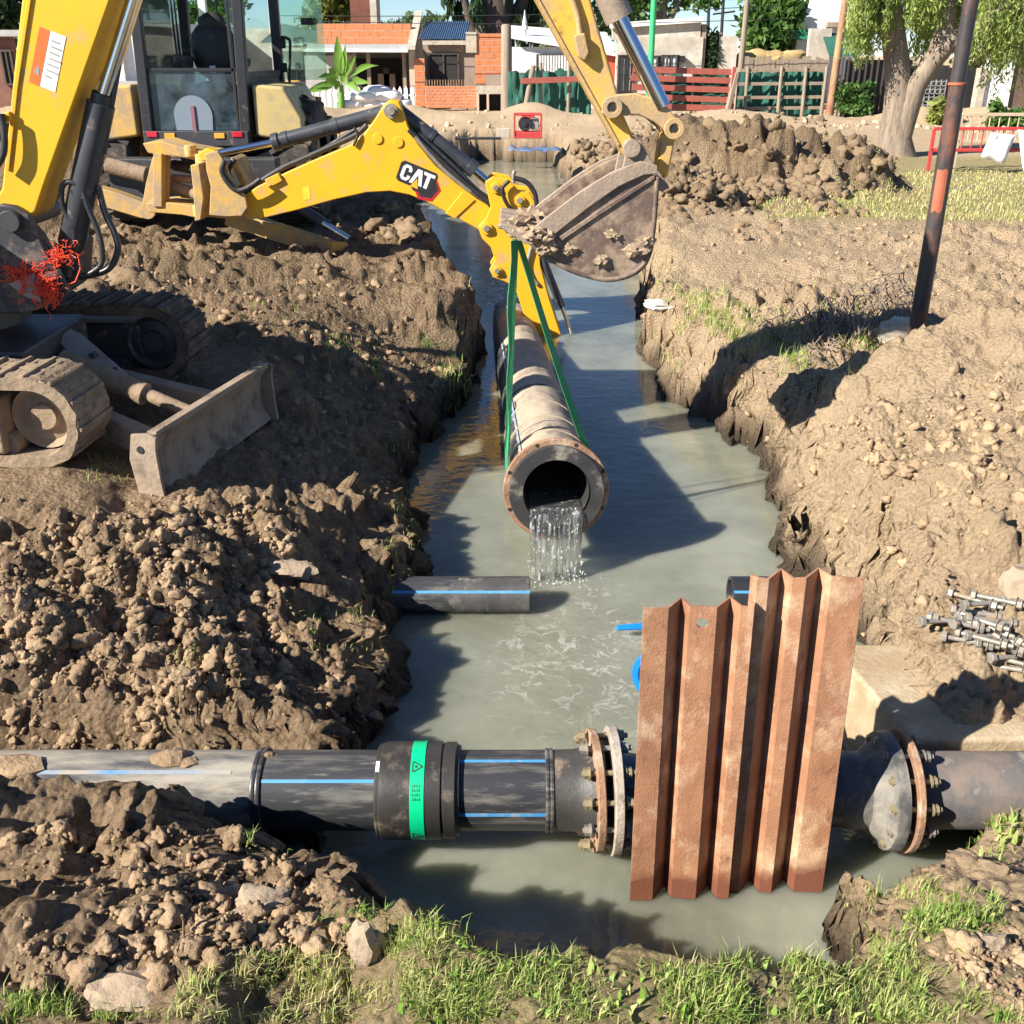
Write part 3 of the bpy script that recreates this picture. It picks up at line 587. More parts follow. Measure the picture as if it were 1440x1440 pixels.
# ================================================================ SHEET PILES
def sheet(X0, Y0, path, ztop, zbot, leanx, leany, hole=None):
    vs, fs = [], []; n = len(path); zs = [zbot+(ztop-zbot)*i/14 for i in range(15)]
    def pt(x, y, z): k = (z-WZ)/1.05; return (X0+x+leanx*k, Y0+y+leany*k, z)
    hc = None
    for i, (x, y) in enumerate(path):
        for z in zs:
            zz = z
            if z == zs[-1] and not hole: zz += .006*mn.noise(Vector((x*40, y*40, 3)))
            vs.append(pt(x, y, zz))
    m = len(zs)
    for i in range(n-1):
        for j in range(m-1):
            if hole and i == hole[0] and j == hole[1]:
                (xa, ya), (xb, yb) = path[i], path[i+1]; za, zb = zs[j], zs[j+1]; b0 = len(vs); k = 16
                rx, rz = hole[2]/max(abs(xb-xa), .001), hole[2]/(zb-za)
                for q in range(k):
                    t = 2*math.pi*q/k+R(45); vs.append(pt(xa+(xb-xa)*(.5+rx*math.cos(t)), ya+(yb-ya)*(.5+rx*math.cos(t)), za+(zb-za)*(.5+rz*math.sin(t))))
                cor = [(i+1)*m+j+1, i*m+j+1, i*m+j, (i+1)*m+j]         # the plate round the hole, corner to corner
                for q in range(4): fs.append((cor[q], cor[(q+1) % 4])+tuple(b0+(q*4+s_) % k for s_ in (4, 3, 2, 1, 0)))
                continue
            fs.append((i*m+j, (i+1)*m+j, (i+1)*m+j+1, i*m+j+1))
    mb = MB(); mb.add(vs, fs); o = mb.build('sheet_pile', 'rust', None, 0, 0)
    s = o.modifiers.new('thickness', 'SOLIDIFY'); s.thickness = .009; s.offset = 1
    return o
s1 = sheet(.374, 2.47, [(0, 0), (.067, 0), (.117, .06), (.138, .012), (.205, .004), (.258, .064), (.282, .01), (.308, .004), (.314, .03)], .325, -1.1, -.004, .06, (3, 13, .017))
tag(s1, 'lower rusty steel sheet pile with a round hole near its top', 'sheet pile', 'rusty sheet piles')
s2 = sheet(.685, 2.50, [(.0, .025), (.010, .0), (.034, .0), (.088, .06), (.112, .006), (.14, .0), (.196, .062), (.222, .008), (.302, .002), (.308, .02)], .395, -1.1, .004, .07)
tag(s2, 'taller rusty steel sheet pile without a hole, standing right and overlapping its neighbour', 'sheet pile', 'rusty sheet piles')
# floating blue offcut beside the piles
p = aZ(886, 881, WZ+.06)
one(MB().prismM([(-.06, -.012), (.09, -.016), (.1, .0), (.06, .018), (-.04, .016), (-.07, .004)], Matrix.Translation(p) @ Matrix.Rotation(.1, 4, 'Z') @ Matrix.Rotation(R(-70), 4, 'X'), .012), 'plastic_offcut', 'blue_valve', 'small bright blue plastic piece sticking out left of the rusty piles over the water', 'plastic piece', None, .003)
# ================================================================ SLUNG PIPE POURING WATER
FC = aY(783, 693, 4.72); FE = Vector((-.02, 10.9, -.84)); D = (FE-FC).normalized(); LP = (FE-FC).length
sp = thing('slung_pipe', FC, 'muddy black pipe slung from the bucket, flanged open end pouring water into the trench', 'pipe')
MB().lathe(FC, D, [(.10, .168), (.10, .217), (.35, .213), (LP, .213), (LP, .168), (.10, .168)], 56).build('pipe_barrel', 'hdpe', sp)
# dry sand crust on the pipe's back, a shell with its own thickness
sh = MB(); n, m = 60, 28; vs = []
right = D.cross(Vector((0, 0, 1))).normalized(); upv = right.cross(D)
for i in range(n+1):
    t = .16+(LP*.93-.16)*(i/n)
    for k in range(m+1):
        half = R(74)+R(22)*mn.noise(Vector((t*1.3, 0, 3.)))+R(14)*mn.noise(Vector((t*5, k > m/2, 1)))
        if 2.2 < t < 2.55 or 3.05 < t < 3.3: half *= .9
        a = (k/m-.5)*2*half+R(8); e = math.sin(math.pi*k/m)**.4
        r = .2132+.007*e*(.7+.7*mn.noise(Vector((t*6, a*5, 0)))); r -= .009*(1-e)
        vs.append(FC+D*t+(right*math.sin(a)+upv*math.cos(a))*r)
sh.add(vs, [(i*(m+1)+k, i*(m+1)+k+1, (i+1)*(m+1)+k+1, (i+1)*(m+1)+k) for i in range(n) for k in range(m)])
sh.build('mud_crust', 'pipe_top', sp, 0, 60)
for t in (1.62, 1.15, .75, .42): MB().ring(FC+D*t, D, .21, .224, .016, 56).build('weld_bead', 'pipe_top' if t < 1.5 else 'hdpe', sp, .003)
MB().ring(FC+D*.055, D, .18, .268, .03, 64).build('backing_ring', 'rust_flange', sp, .005)
fc = MB().lathe(FC, D, [(.0, .17), (.0, .236), (.012, .24), (.036, .24), (.07, .217), (.11, .2145), (.5, .167), (.5, .165), (.06, .165), (.03, .167)], 64)
fc.build('stub_end', M('grey_stub', (.028, .028, .03), (.055, .053, .05), .45, scale=7, dirt=((.30, .27, .22), .27, 7), bump=.15), sp, 0, 35)
a, b = right, upv
for i in range(8):
    t = 2*math.pi*(i+.5)/8; c = FC+D*.055+(a*math.cos(t)+b*math.sin(t))*.254
    MB().cyl(c-D*.017, c+D*.018, .010, n=10).build('bolt_hole', 'ink', sp)
st = MB(); vs = []
for i in range(41):
    t = .15+(LP-.2)*i/40
    for k in range(3): q = R(-50)+(k-1)*.035; vs.append(FC+D*t+(right*math.sin(q)+upv*math.cos(q))*(.2225 if t < 3 else .2155))
st.add(vs, [(i*3+k, i*3+k+1, i*3+k+4, i*3+k+3) for i in range(40) for k in range(2)]); st.build('blue_stripe', 'blue_worn', sp, 0, 60)
# water lying in the bore and falling from it
def stream_mat():
    m = bpy.data.materials.new('pouring_water'); m.use_nodes = True; nt = m.node_tree; b = nt.nodes['Principled BSDF']
    tc = node(nt, 'ShaderNodeTexCoord'); mu = node(nt, 'ShaderNodeVectorMath', operation='MULTIPLY'); nt.links.new(tc.outputs['Object'], mu.inputs[0]); mu.inputs[1].default_value = (1, 1, .16)
    f = nz(nt, mu.outputs[0], 42, 5, .65); w_ = ramp(nt, f, .54, .72)
    nt.links.new(mixc(nt, w_, (.9, .93, .93), (.97, .97, .97)), b.inputs['Base Color']); b.inputs['Roughness'].default_value = .08; b.inputs['IOR'].default_value = 1.33
    mr = node(nt, 'ShaderNodeMapRange'); mr.inputs[3].default_value = .97; mr.inputs[4].default_value = .45; nt.links.new(w_, mr.inputs[0]); nt.links.new(mr.outputs[0], b.inputs['Transmission Weight'])
    bn = node(nt, 'ShaderNodeBump'); bn.inputs['Strength'].default_value = 1.; bn.inputs['Distance'].default_value = .03; nt.links.new(f, bn.inputs['Height']); nt.links.new(bn.outputs[0], b.inputs['Normal']); return m
MT['stream'] = stream_mat()
ws = MB(); hw_ = .132; lvl = -.085
vs = []; NX, NT = 30, 46
for j in range(NT+1):
    for i in range(NX+1):
        s_ = (i/NX-.5)*2
        if j < 12:
            t = 1.2*(1-j/12); p = FC+D*t+right*(s_*hw_)+upv*(lvl-.010*(1-t))
            low = math.sqrt(max(.163**2-(s_*hw_)**2, 0)); p.z = max(p.z, (FC+D*t).z-low+.006)
        else:
            q = (j-12)/(NT-12); dz = q*(FC.z+lvl-WZ+.06-.02)
            z0 = FC.z+lvl-.01-abs(s_)**3*.0; p = Vector((FC.x+right.x*s_*hw_*(1-.06*q), FC.y-.005-.10*math.sqrt(q)*(1-.12*s_*s_)+.01, z0-dz))
            p.y += .022*mn.noise(Vector((s_*7, z0*0+q*1.2, 4)))*min(1, q*4)+.012*mn.noise(Vector((s_*21, q*2.2, 9)))*min(1, q*5)
            p.x += .012*mn.noise(Vector((s_*5, q*3, 14)))*q
        vs.append(p)
ws.add(vs, [(j*(NX+1)+i, j*(NX+1)+i+1, (j+1)*(NX+1)+i+1, (j+1)*(NX+1)+i) for j in range(NT) for i in range(NX)])
o = ws.build('falling_water', 'stream', None, 0, 80); tag(o, kind='stuff')
so_ = o.modifiers.new('thick', 'SOLIDIFY'); so_.thickness = .007
dr = MB(); r_ = random.Random(3)
for i in range(130):
    q = r_.random(); s_ = r_.uniform(-1.05, 1.05); side = abs(s_) > .8
    p = Vector((FC.x+s_*hw_*(1+.1*q), FC.y-.12*math.sqrt(q)-r_.uniform(-.02, .05), FC.z+lvl-q*(FC.z+lvl-WZ)+.01))
    dr.blob(p, r_.uniform(.0015, .004), i, 1, .1, (1, 1, r_.uniform(1, 2.6)))
for i in range(60):
    t = r_.uniform(0, 6.28); rr = abs(r_.gauss(0, .09)); p = Vector((FC.x+r_.uniform(-.13, .13)+rr*math.cos(t), FC.y-.14+rr*.7*math.sin(t), WZ+abs(r_.gauss(0, .018))))
    dr.blob(p, r_.uniform(.002, .005), i, 1, .1)
tag(dr.build('splash', M('splash_foam', (.8, .82, .8), (.7, .72, .7), .25, trans=.4), None), kind='stuff')
# ---------------------------------------------------------------- sling
S0 = aY(725, 338, 4.98)
sg = thing('lifting_sling', S0, 'green webbing sling hanging from the bucket teeth round the slung pipe', 'sling')
def ringpt(t, a, r=.23): return FC+D*t+(right*math.sin(a)+upv*math.cos(a))*r
lp = ringpt(.42, R(-92)); rp = ringpt(.55, R(86))
def lerp(p, q, n=10, sag=0.): return [p+(q-p)*(i/n)+Vector((0, 0, -sag*math.sin(math.pi*i/n))) for i in range(n+1)]
pts = lerp(S0+Vector((-.006, 0, 0)), lp, 14); pts = [p+Vector((-.012*math.sin(math.pi*i/14)+.006*math.sin(i*1.3), 0, 0)) for i, p in enumerate(pts)]; sd = [Vector((math.cos(.5+1.6*i/14), math.sin(.5+1.6*i/14), 0)) for i in range(15)]
MB().strap(pts+[ringpt(.42, R(-92-k*12)) for k in range(1, 8)], .038, .005, sd+[D]*7).build('strap', 'sling', sg, 0, 40)
pts = lerp(S0+Vector((.014, .02, 0)), rp, 14, .03); sd = [Vector((math.cos(.9-.5*i/14), math.sin(.9-.5*i/14), 0)) for i in range(15)]
MB().strap(pts+[ringpt(.55, R(86+k*12)) for k in range(1, 8)], .038, .005, sd+[D]*7).build('strap', 'sling', sg, 0, 40)
pts = lerp(S0+Vector((.0, .035, 0)), ringpt(.62, R(-80)), 10); MB().strap(pts, .03, .005, (1, .2, 0)).build('strap', 'sling', sg, 0, 40)
# ---------------------------------------------------------------- stubs of pipe sticking from the banks
def stub(x0, x1, Y, z, r, label, dirtx=None):
    t = thing('pipe_stub', (x1, Y, z), label, 'pipe stub', 'short black pipe ends in the trench banks')
    MB().lathe((x0, Y, z), AX, [(0, r), (x1-x0, r), (x1-x0, r-.014), (0, r-.014)], 36).build('pipe_length', 'hdpe' , t)
    vs = []
    for i in range(9):
        for k in range(3): q = R(38)+(k-1)*.07; vs.append((x0+(x1-x0)*i/8, Y-math.cos(q)*(r+.001), z+math.sin(q)*(r+.001)))
    MB().add(vs, [(i*3+k, i*3+k+1, i*3+k+4, i*3+k+3) for i in range(8) for k in range(2)]).build('blue_stripe', 'blue', t, 0, 60)
    if dirtx:
        vs = []; n, m = 20, 14
        for i in range(n+1):
            x = dirtx[0]+(dirtx[1]-dirtx[0])*i/n
            for k in range(m+1):
                e = min(1, i/4)*min(1, 99); q = R(30)+R(62)*e*(k/m-.5)*2*(1+.2*mn.noise(Vector((x*30, k > 7, 2)))); rr = r+.003*min(1, k, m-k)+.002*mn.noise(Vector((x*40, q*5, 0)))
                if abs(q-R(38)) < .10: rr = r-.002
                vs.append((x, Y-math.cos(q)*rr, z+math.sin(q)*rr))
        MB().add(vs, [(i*(m+1)+k, i*(m+1)+k+1, (i+1)*(m+1)+k+1, (i+1)*(m+1)+k) for i in range(n) for k in range(m)]).build('dried_mud', 'hdpe_smear', t, 0, 60)
    return t
pl = aZ(745, 836, -.62); pr_ = aZ(1028, 836, -.62)
stub(pl.x-.95, pl.x, pl.y+.02, -.635, .092, 'black pipe end with blue stripe and dried mud, sticking out of the left bank', (pl.x-.42, pl.x-.003))
stub(pr_.x+.9, pr_.x, pr_.y+.02, -.635, .092, 'black pipe end sticking out of the right bank behind the taller sheet pile')
# ---------------------------------------------------------------- concrete block, stones, bolts
cb = MB(); b0 = aZ(1222, 1045, -.38); zt = -.37
pts = [(1.245, 3.46), (1.36, 2.86), (3.2, 2.88), (3.2, 3.5)]
n = len(pts); vs = [(x, y, -.85) for x, y in pts]+[(x, y, zt+.02*mn.noise(Vector((x*5, y*5, 0)))) for x, y in pts]
cb.add(vs, [(3, 2, 1, 0), (4, 5, 6, 7)]+[(i, (i+1) % 4, (i+1) % 4+4, i+4) for i in range(4)])
one(cb, 'concrete_block', 'pale_concrete', 'pale concrete block with earth on top, behind the pipe right of the sheet piles', 'concrete block', None, .018)
def stone(name, px, py, size, seed, mat, label, cat, sc=(1, 1, .6), dz=0., grp=None):
    X, Y, g = hit(np.array([px]), np.array([py])); z = float(g[0][0]); p = (float(X[0]), float(Y[0]), z+dz)
    m = MB(); vs = broken(seed, ICO[3][0], .25); m.add([Vector((v[0]*sc[0], v[1]*sc[1], v[2]*sc[2]))*size+Vector(p) for v in vs], ICO[3][1])
    o = one(m, name, mat, label, cat, grp, 0, 35); return o
stone('earth_slab', 404, 806, .085, 31, 'stone', 'pale flat lump of dry earth on the left bank above the muddy pipe', 'earth lump', (1.2, .9, .75), .0)
stone('earth_slab', 372, 1276, .075, 32, 'stone', 'grey brown flat slab of earth among the clods in front of the muddy pipe', 'earth lump', (1.1, .8, .6), .03)
stone('earth_slab', 520, 1345, .062, 33, 'stone', 'upright grey wedge of earth beside the grass at the lower edge', 'earth lump', (.6, .5, 1.3), .04)
stone('earth_slab', 178, 1408, .072, 34, 'stone', 'smooth flat slab of earth lying in the grass at the lower left', 'earth lump', (1.2, .8, .5), .02)
stone('rubble_lump', 925, 515, .13, 35, 'white_stone', 'whitish lump of rubble on the grassy edge of the right bank', 'rubble', (1.2, .8, .45), .05)
stone('stone', 680, 527, .085, 36, 'white_stone', 'grey white stone at the water edge left of the slung pipe', 'stone', (1, .8, .8), .0)
stone('stone', 1262, 478, .16, 37, 'concrete', 'grey stone leaning against the foot of the rusty pole', 'stone', (1., .6, 1.1), .03)
stone('stone', 1446, 838, .105, 38, 'stone', 'pale rounded concrete lump beside the pile of bolts', 'stone', (.8, .8, 1.2), .05)
stone('stone', 1395, 1330, .035, 39, 'stone', 'small beige stone on the earth at the lower right', 'stone', (1, .9, .8), .01)
r_ = random.Random(12); bolt_me = None
bspots = [(1330,880,.1),(1345,885,-.5),(1352,893,-.4),(1368,902,-.45),(1385,912,-.5),(1400,922,-.5),(1378,870,-.2),(1392,880,-.6),(1404,888,-.9),(1418,884,-.2),(1428,895,-.5),(1412,903,-.5),(1426,912,-.4),(1372,862,-.7),(1388,863,.2),(1402,868,-.3),(1366,882,.5),(1420,873,-1.1),(1434,880,-.4),(1395,896,.1),(1440,902,-.7),(1408,852,-.6),(1430,920,.3),(1382,890,-.9)]
BT = ['standing out alone at the left end of the heap', 'lying in the heap']
first = None
for i, (px, py, an) in enumerate(bspots):
    X, Y, g = hit(np.array([px]), np.array([py])); p = Vector((float(X[0]), float(Y[0]), float(g[0][0])+.022+.012*(i % 3)))
    if first is None:
        first = thing('long_bolt', (0, 0, 0), 'galvanised long bolt lying at the left tip of the heap of bolts', 'bolt', 'galvanised bolts heaped on the right bank')
        MB().cyl((-.09, 0, 0), (.09, 0, 0), .0095, n=10).build('shank', 'galv', first)
        MB().cyl((-.108, 0, 0), (-.09, 0, 0), .022, n=6).build('hex_head', 'galv', first, .002)
        MB().cyl((.05, 0, 0), (.07, 0, 0), .021, n=6).cyl((.046, 0, 0), (.05, 0, 0), .026, n=14).build('nut', 'galv', first, .002)
        t = first
    else: t = copy_tree(first, (0, 0, 0), 0, 'galvanised long bolt among the others of the heap on the right bank')
    t.location = p; t.rotation_euler = (r_.uniform(0, 3), r_.uniform(-.12, .12), an+r_.uniform(-.15, .15))
# ---------------------------------------------------------------- leaning street pole on the right bank
pb = aZ(1284, 492, -.1); pt_ = pb+Vector((.02, .02, 0))
pole = thing('steel_pole', pb, 'tall rusty black steel pole with a red patch, on the right bank', 'pole')
z1 = 1.75-(aY(1346, 118, pb.y).z-1.75)*-1 if False else aY(1346, 118, pb.y).z
MB().lathe(pb-Vector((0, 0, .5)), (0.004, 0, 1), [(0, .056), (.6, .055), (z1-pb.z+.5-.02, .053), (z1-pb.z+.5, .053), (z1-pb.z+.5, .045)], 24).build('lower_tube', 'pole', pole, 0, 35)
MB().ring((pb.x+.004, pb.y, z1), (0, 0, 1), .04, .056, .018, 24).build('joint_collar', 'pole_red', pole, .003)
MB().lathe((pb.x+.004, pb.y, z1), (0.004, 0, 1), [(0, .045), (3.2, .042)], 24).build('upper_tube', 'pole', pole)
vs = []; zz = [.82, 1.08]
for i in range(9):
    for k in range(6):
        a = R(-150)+R(75)*k/5; z = zz[0]+(zz[1]-zz[0])*i/8+(.03*mn.noise(Vector((k*.9, i, 4))) if i in (0, 8) else 0)
        vs.append((pb.x+.003+math.cos(a)*.0549, pb.y+math.sin(a)*.0549, z+pb.z+.1))
MB().add(vs, [(i*6+k, i*6+k+1, (i+1)*6+k+1, (i+1)*6+k) for i in range(8) for k in range(5)]).build('red_patch', 'pole_red', pole, 0, 60)
# earth heaped where wood sticks up on the right ledge
stone('earth_stump', 1050, 505, .15, 41, 'clod', 'upright crumbling lump of earth on the right ledge', 'earth lump', (.9, .6, 1.0), .0)
tw = MB(); r_ = random.Random(8)
for px, py, l, a in ((338, 1320, .06, 2.3), (258, 1320, .07, 1.5), (1060, 500, .12, 1.4), (735, 1290, .06, .9)):
    X, Y, g = hit(np.array([px]), np.array([py])); p = Vector((float(X[0]), float(Y[0]), float(g[0][0])))
    tw.tube([p, p+Vector((math.cos(a)*l*.5, .01, abs(math.sin(a))*l*.5+.01)), p+Vector((math.cos(a)*l, 0, abs(math.sin(a))*l))], .003, 6)
tag(tw.build('dry_twigs', M('dry_twig', (.22, .15, .09)), None), kind='stuff')

# loose wire mesh lying on the right bank towards the pole
wm_ = MB(); q4_ = ((1065, 468), (1262, 388), (1290, 448), (1150, 506))
def wpt(u_, v_):
    x = (q4_[0][0]*(1-u_)+q4_[1][0]*u_)*(1-v_)+(q4_[3][0]*(1-u_)+q4_[2][0]*u_)*v_; y = (q4_[0][1]*(1-u_)+q4_[1][1]*u_)*(1-v_)+(q4_[3][1]*(1-u_)+q4_[2][1]*u_)*v_; return x, y
NW = 13; U_ = [(i/20, j/(NW-1)) for j in range(NW) for i in range(21)]; PX = np.array([wpt(*k) for k in U_]); hx_, hy_, hg_ = hit(PX[:, 0], PX[:, 1])
G_ = [[Vector((hx_[j*21+i], hy_[j*21+i], hg_[0][j*21+i]+.05+.05*mn.noise(Vector((i*.4, j*.5, 3))))) for i in range(21)] for j in range(NW)]
for j in range(NW): wm_.tube(G_[j], .0042, 4)
for i in range(21): wm_.tube([G_[j][i] for j in range(NW)], .0042, 4)
one(wm_, 'wire_mesh', M('rusty_wire', (.30, .22, .17), (.2, .15, .12), .6), 'loose sheet of thin rusty wire mesh lying on the right bank beside the pole', 'wire mesh')
# ================================================================ MINI EXCAVATOR ON THE LEFT BANK
EY = 5.2
mx = thing('mini_excavator', (-2.9, EY, 0), 'yellow mini excavator with muddy tracks and dozer blade on the left bank', 'excavator')
TM = Matrix.Translation((-1.86, EY, 0)) @ Matrix.Rotation(R(-4), 4, 'Z')
def track(yc, dark):
    r, Lc = .205, 1.5; zc = .205 if not dark else .24; x1 = -r-(.07 if not dark else .03); x0 = x1-Lc; w_ = .34; per = 2*Lc+2*math.pi*r
    def pt(s, rr):
        s %= per
        if s < Lc: return Vector((x0+s, 0, zc+rr)), 0.
        s -= Lc
        if s < math.pi*r: a = s/r; return Vector((x1+math.sin(a)*rr, 0, zc+math.cos(a)*rr)), a
        s -= math.pi*r
        if s < Lc: return Vector((x1-s, 0, zc-rr)), math.pi
        a = math.pi+(s-Lc)/r; return Vector((x0+math.sin(a)*rr, 0, zc+math.cos(a)*rr)), a
    seed = yc*3
    m = MB(); n = 150; k = 10; vs = []
    for i in range(n):
        for j in range(k+2):
            y = yc+(j/(k+1)-.5)*w_; p, a = pt(i*per/n, r+.008+.018*mn.noise(Vector((i*.35, j*.8, seed)))+.012*mn.noise(Vector((i*.9, j*2., seed)))); p.y = y; vs.append(p)
        for j in (k+1, 0):
            p, a = pt(i*per/n, r-.045); p.y = yc+(j/(k+1)-.5)*w_; vs.append(p)
    q = k+4; m.add([TM @ v for v in vs], [(i*q+j, ((i+1) % n)*q+j, ((i+1) % n)*q+(j+1) % q, i*q+(j+1) % q) for i in range(n) for j in range(q)])
    tk = m.build('track', 'dark_track' if dark else 'rubber_track', mx, 0, 50)
    me = MB().box((0, 0, 0), (per/36*.8, w_*.98, .02)).box((0, 0, .014), (.022, w_*.96, .022)); pm = None
    for i in range(36):
        p, a = pt((i+.5)*per/36, r-.001 if not dark else r+.016); p.y = yc
        M4 = TM @ Matrix.Translation(p) @ Matrix.Rotation(a, 4, 'Y')
        if pm is None: o = me.build('track_shoe', 'dark_track' if dark else 'rubber_track', None, .004, 30); pm = o.data
        else:
            o = bpy.data.objects.new('track_shoe', pm); COL.objects.link(o); b = o.modifiers.new('bevel', 'BEVEL'); b.width = .004
        o.matrix_world = M4; o.location = M4.translation; o.rotation_euler = M4.to_euler(); adopt(o, tk)
    mat = 'dark_steel' if dark else 'mud_steel'
    f = MB(); f.add([TM @ Vector(v) for v in MB().box((x0+Lc/2-.02-(.08 if not dark else 0), yc-(.02 if not dark else 0), zc-.02), (Lc*.93, w_*(.62 if dark else .9), .24 if dark else .27)).v], MB().box((0, 0, 0), (1, 1, 1)).f); f.build('track_frame', mat, mx, .02)
    for nm, x, rr in (('front_idler', x1, .15), ('drive_sprocket', x0, .15)):
        MB().lathe(TM @ Vector((x, yc-w_*(.36 if dark else .2), zc)), TM.to_3x3() @ Vector((0, 1, 0)), [(0, 0), (0, .06), (.02, .07), (.03, rr-.03), (.0, rr), (w_*.72, rr), (w_*.69, rr-.03), (w_*.7, .07), (w_*.72, 0)], 28).build(nm, mat, mx)
    for x in (-.45, -.8, -1.15, -1.5):
        MB().cyl(TM @ Vector((x, yc-w_*.38, .085)), TM @ Vector((x, yc+w_*.38, .085)), .065, n=18).build('track_roller', mat, mx, .006)
track(-.62, False); track(.66, True)
lw = MB(); lw.box((-2.95, EY, .36), (1.2, .8, .17)).lathe((-2.95, EY, .5), (0, 0, 1), [(0, .45), (.1, .45), (.1, .38), (.14, .38)], 32); lw.build('undercarriage', 'dark_steel', mx, .02)
# dozer blade: curved mouldboard between two end plates
A, B = Vector((-1.63, 4.40, -.15)), Vector((-1.37, 5.55, -.15)); bd = (B-A).normalized(); fw = Vector((bd.y, -bd.x, 0))
prof = [(.0, .0), (-.035, .05), (-.05, .11), (-.05, .18), (-.035, .245), (-.005, .29), (.012, .305), (.004, .318), (-.03, .312), (-.075, .25), (-.085, .15), (-.07, .04), (-.03, -.01)]
L = (B-A).length; m = MB(); n = 12; vs = []
for i in range(n+1):
    for u_, z in prof: vs.append(A+bd*(L*i/n)+fw*(u_+.004*mn.noise(Vector((i*.7, z*9, 0))))+Vector((0, 0, z)))
k = len(prof); m.add(vs, [(i*k+j, i*k+(j+1) % k, (i+1)*k+(j+1) % k, (i+1)*k+j) for i in range(n) for j in range(k)])
bl = m.build('dozer_blade', 'blade', mx, 0, 45)
ep = [(-.10, .0), (.03, -.01), (.02, .10), (.015, .25), (.025, .31), (-.02, .33), (-.10, .32), (-.125, .2)]
for q, t in ((A-bd*.012, -.02), (B+bd*.012, .02)):
    M4 = Matrix((( fw.x, bd.x, 0, q.x), (fw.y, bd.y, 0, q.y), (0, 0, 1, q.z), (0, 0, 0, 1)))
    MB().prismM(ep, M4, t).build('end_plate', 'blade', bl, .003)
MB().cyl(A-bd*.036+fw*-.06+Vector((0, 0, .25)), A-bd*.030+fw*-.06+Vector((0, 0, .25)), .018, n=14).build('lug_hole', 'ink', bl)
MB().strap([A+bd*(L*i/8)+fw*-.012+Vector((0, 0, .322)) for i in range(9)], .05, .018, fw).build('top_rail', 'blade', bl, .005)
def on(x, y, z): return TM @ Vector((x, y, z))
C = (A+B)/2
for s in (.22, .80):
    p = A+bd*(L*s)+fw*-.07+Vector((0, 0, .12)); MB().beam(p, on(-.72, (-.62+.66*1.0)/2+(s-.5)*.62, .20), .09, .13).build('blade_arm', 'blade', mx, .012)
MB().beam(A+bd*(L*.22)+fw*-.16+Vector((0, 0, .13)), A+bd*(L*.8)+fw*-.16+Vector((0, 0, .13)), .16, .06).build('cross_member', 'blade', mx, .01)
MB().cyl(C+fw*-.10+Vector((0, 0, .20)), C+fw*-.62+Vector((0, 0, .38)), .035, n=16).cyl(C+fw*-.40+Vector((0, 0, .30)), C+fw*-.85+Vector((0, 0, .45)), .06, n=16).build('blade_cylinder', 'mud_steel', mx)
gp = [aY(78, 476, 5.25), aY(98, 462, 5.3), aY(112, 468, 5.3), aY(186, 532, 5.15), aY(172, 546, 5.05), aY(140, 540, 5.05)]
g = MB(); g.add(gp+[p+Vector((.0, .02, -.012)) for p in gp], [tuple(range(6)), tuple(range(11, 5, -1))]+[(i, i+6, (i+1) % 6+6, (i+1) % 6) for i in range(6)])
gd = g.build('cylinder_guard', M('pale_mud_plate', (.34, .30, .27), (.26, .22, .19), .7, dirt=((.2, .15, .11), .3, 8)), mx, .004)
for px, py in ((131, 500), (162, 521)):
    p = aY(px, py, 5.17); MB().cyl(p+Vector((0, -.02, .004)), p+Vector((0, .03, 0)), .016, n=12).build('lug_hole', 'ink', gd)
# upper works: body and cab stand beyond the left edge of the view and throw the shade on the bank
ub = MB().bx(-4.45, -2.85, 4.45, 5.95, .66, 1.28).build('upper_body', 'yellow', mx, .08)
MB().bx(-4.5, -3.7, 4.4, 6.0, .62, 1.0).build('counterweight', 'dark_steel', ub, .1)
MB().bx(-4.42, -3.75, 4.5, 5.9, 1.28, 1.62).build('engine_hood', 'yellow', ub, .08)
cbm = MB()
for x in (-3.75, -2.98):
    for y in (5.15, 5.9): cbm.beam((x, y, 1.28), (x, y, 2.52), .06)
cbm.bx(-3.8, -2.93, 5.1, 5.95, 2.5, 2.58);cf = cbm.build('cab_frame', 'dark_steel', mx, .01)
MB().bx(-3.78, -2.95, 5.12, 5.16, 1.28, 1.65).build('door_panel', 'yellow', cf)
MB().bx(-2.975, -2.965, 5.19, 5.86, 1.35, 2.46).build('windscreen', 'glass', cf)
# swing bracket with boom foot
br = MB()
pg = XZ([(-25, 300), (0, 287), (20, 290), (40, 303), (60, 345), (88, 395), (97, 412), (70, 432), (30, 441), (-30, 441)], 4.98)
br.prism(pg, 4.98, 5.03)
sb = br.build('swing_bracket', 'navy_steel', mx, .012)
MB().prism(XZ([(-25, 300), (20, 285), (60, 330), (92, 392), (70, 430), (-30, 438)], 5.36), 5.36, 5.41).build('bracket_plate', 'navy_steel', sb, .012)
MB().prism(XZ([(-20, 385), (30, 380), (75, 392), (92, 410), (60, 432), (-30, 438)], 5.05), 5.06, 5.35).build('bracket_web', 'navy_steel', sb, .01)
MB().cyl(aY(12, 312, 4.94), aY(12, 312, 4.94)+Vector((0, .5, 0)), .05, n=20).build('pivot_pin', 'dark_steel', sb, .004)
gpl = MB().prism(XZ([(12, 399), (48, 384), (58, 425), (38, 418)], 4.96), 4.955, 4.975); gpl.build('grey_plate', 'grey_paint', sb, .002)
MB().prism(XZ([(48, 392), (84, 378), (88, 388), (50, 402)], 4.96), 4.95, 4.974).build('bracket_lip', 'navy_steel', sb, .003)
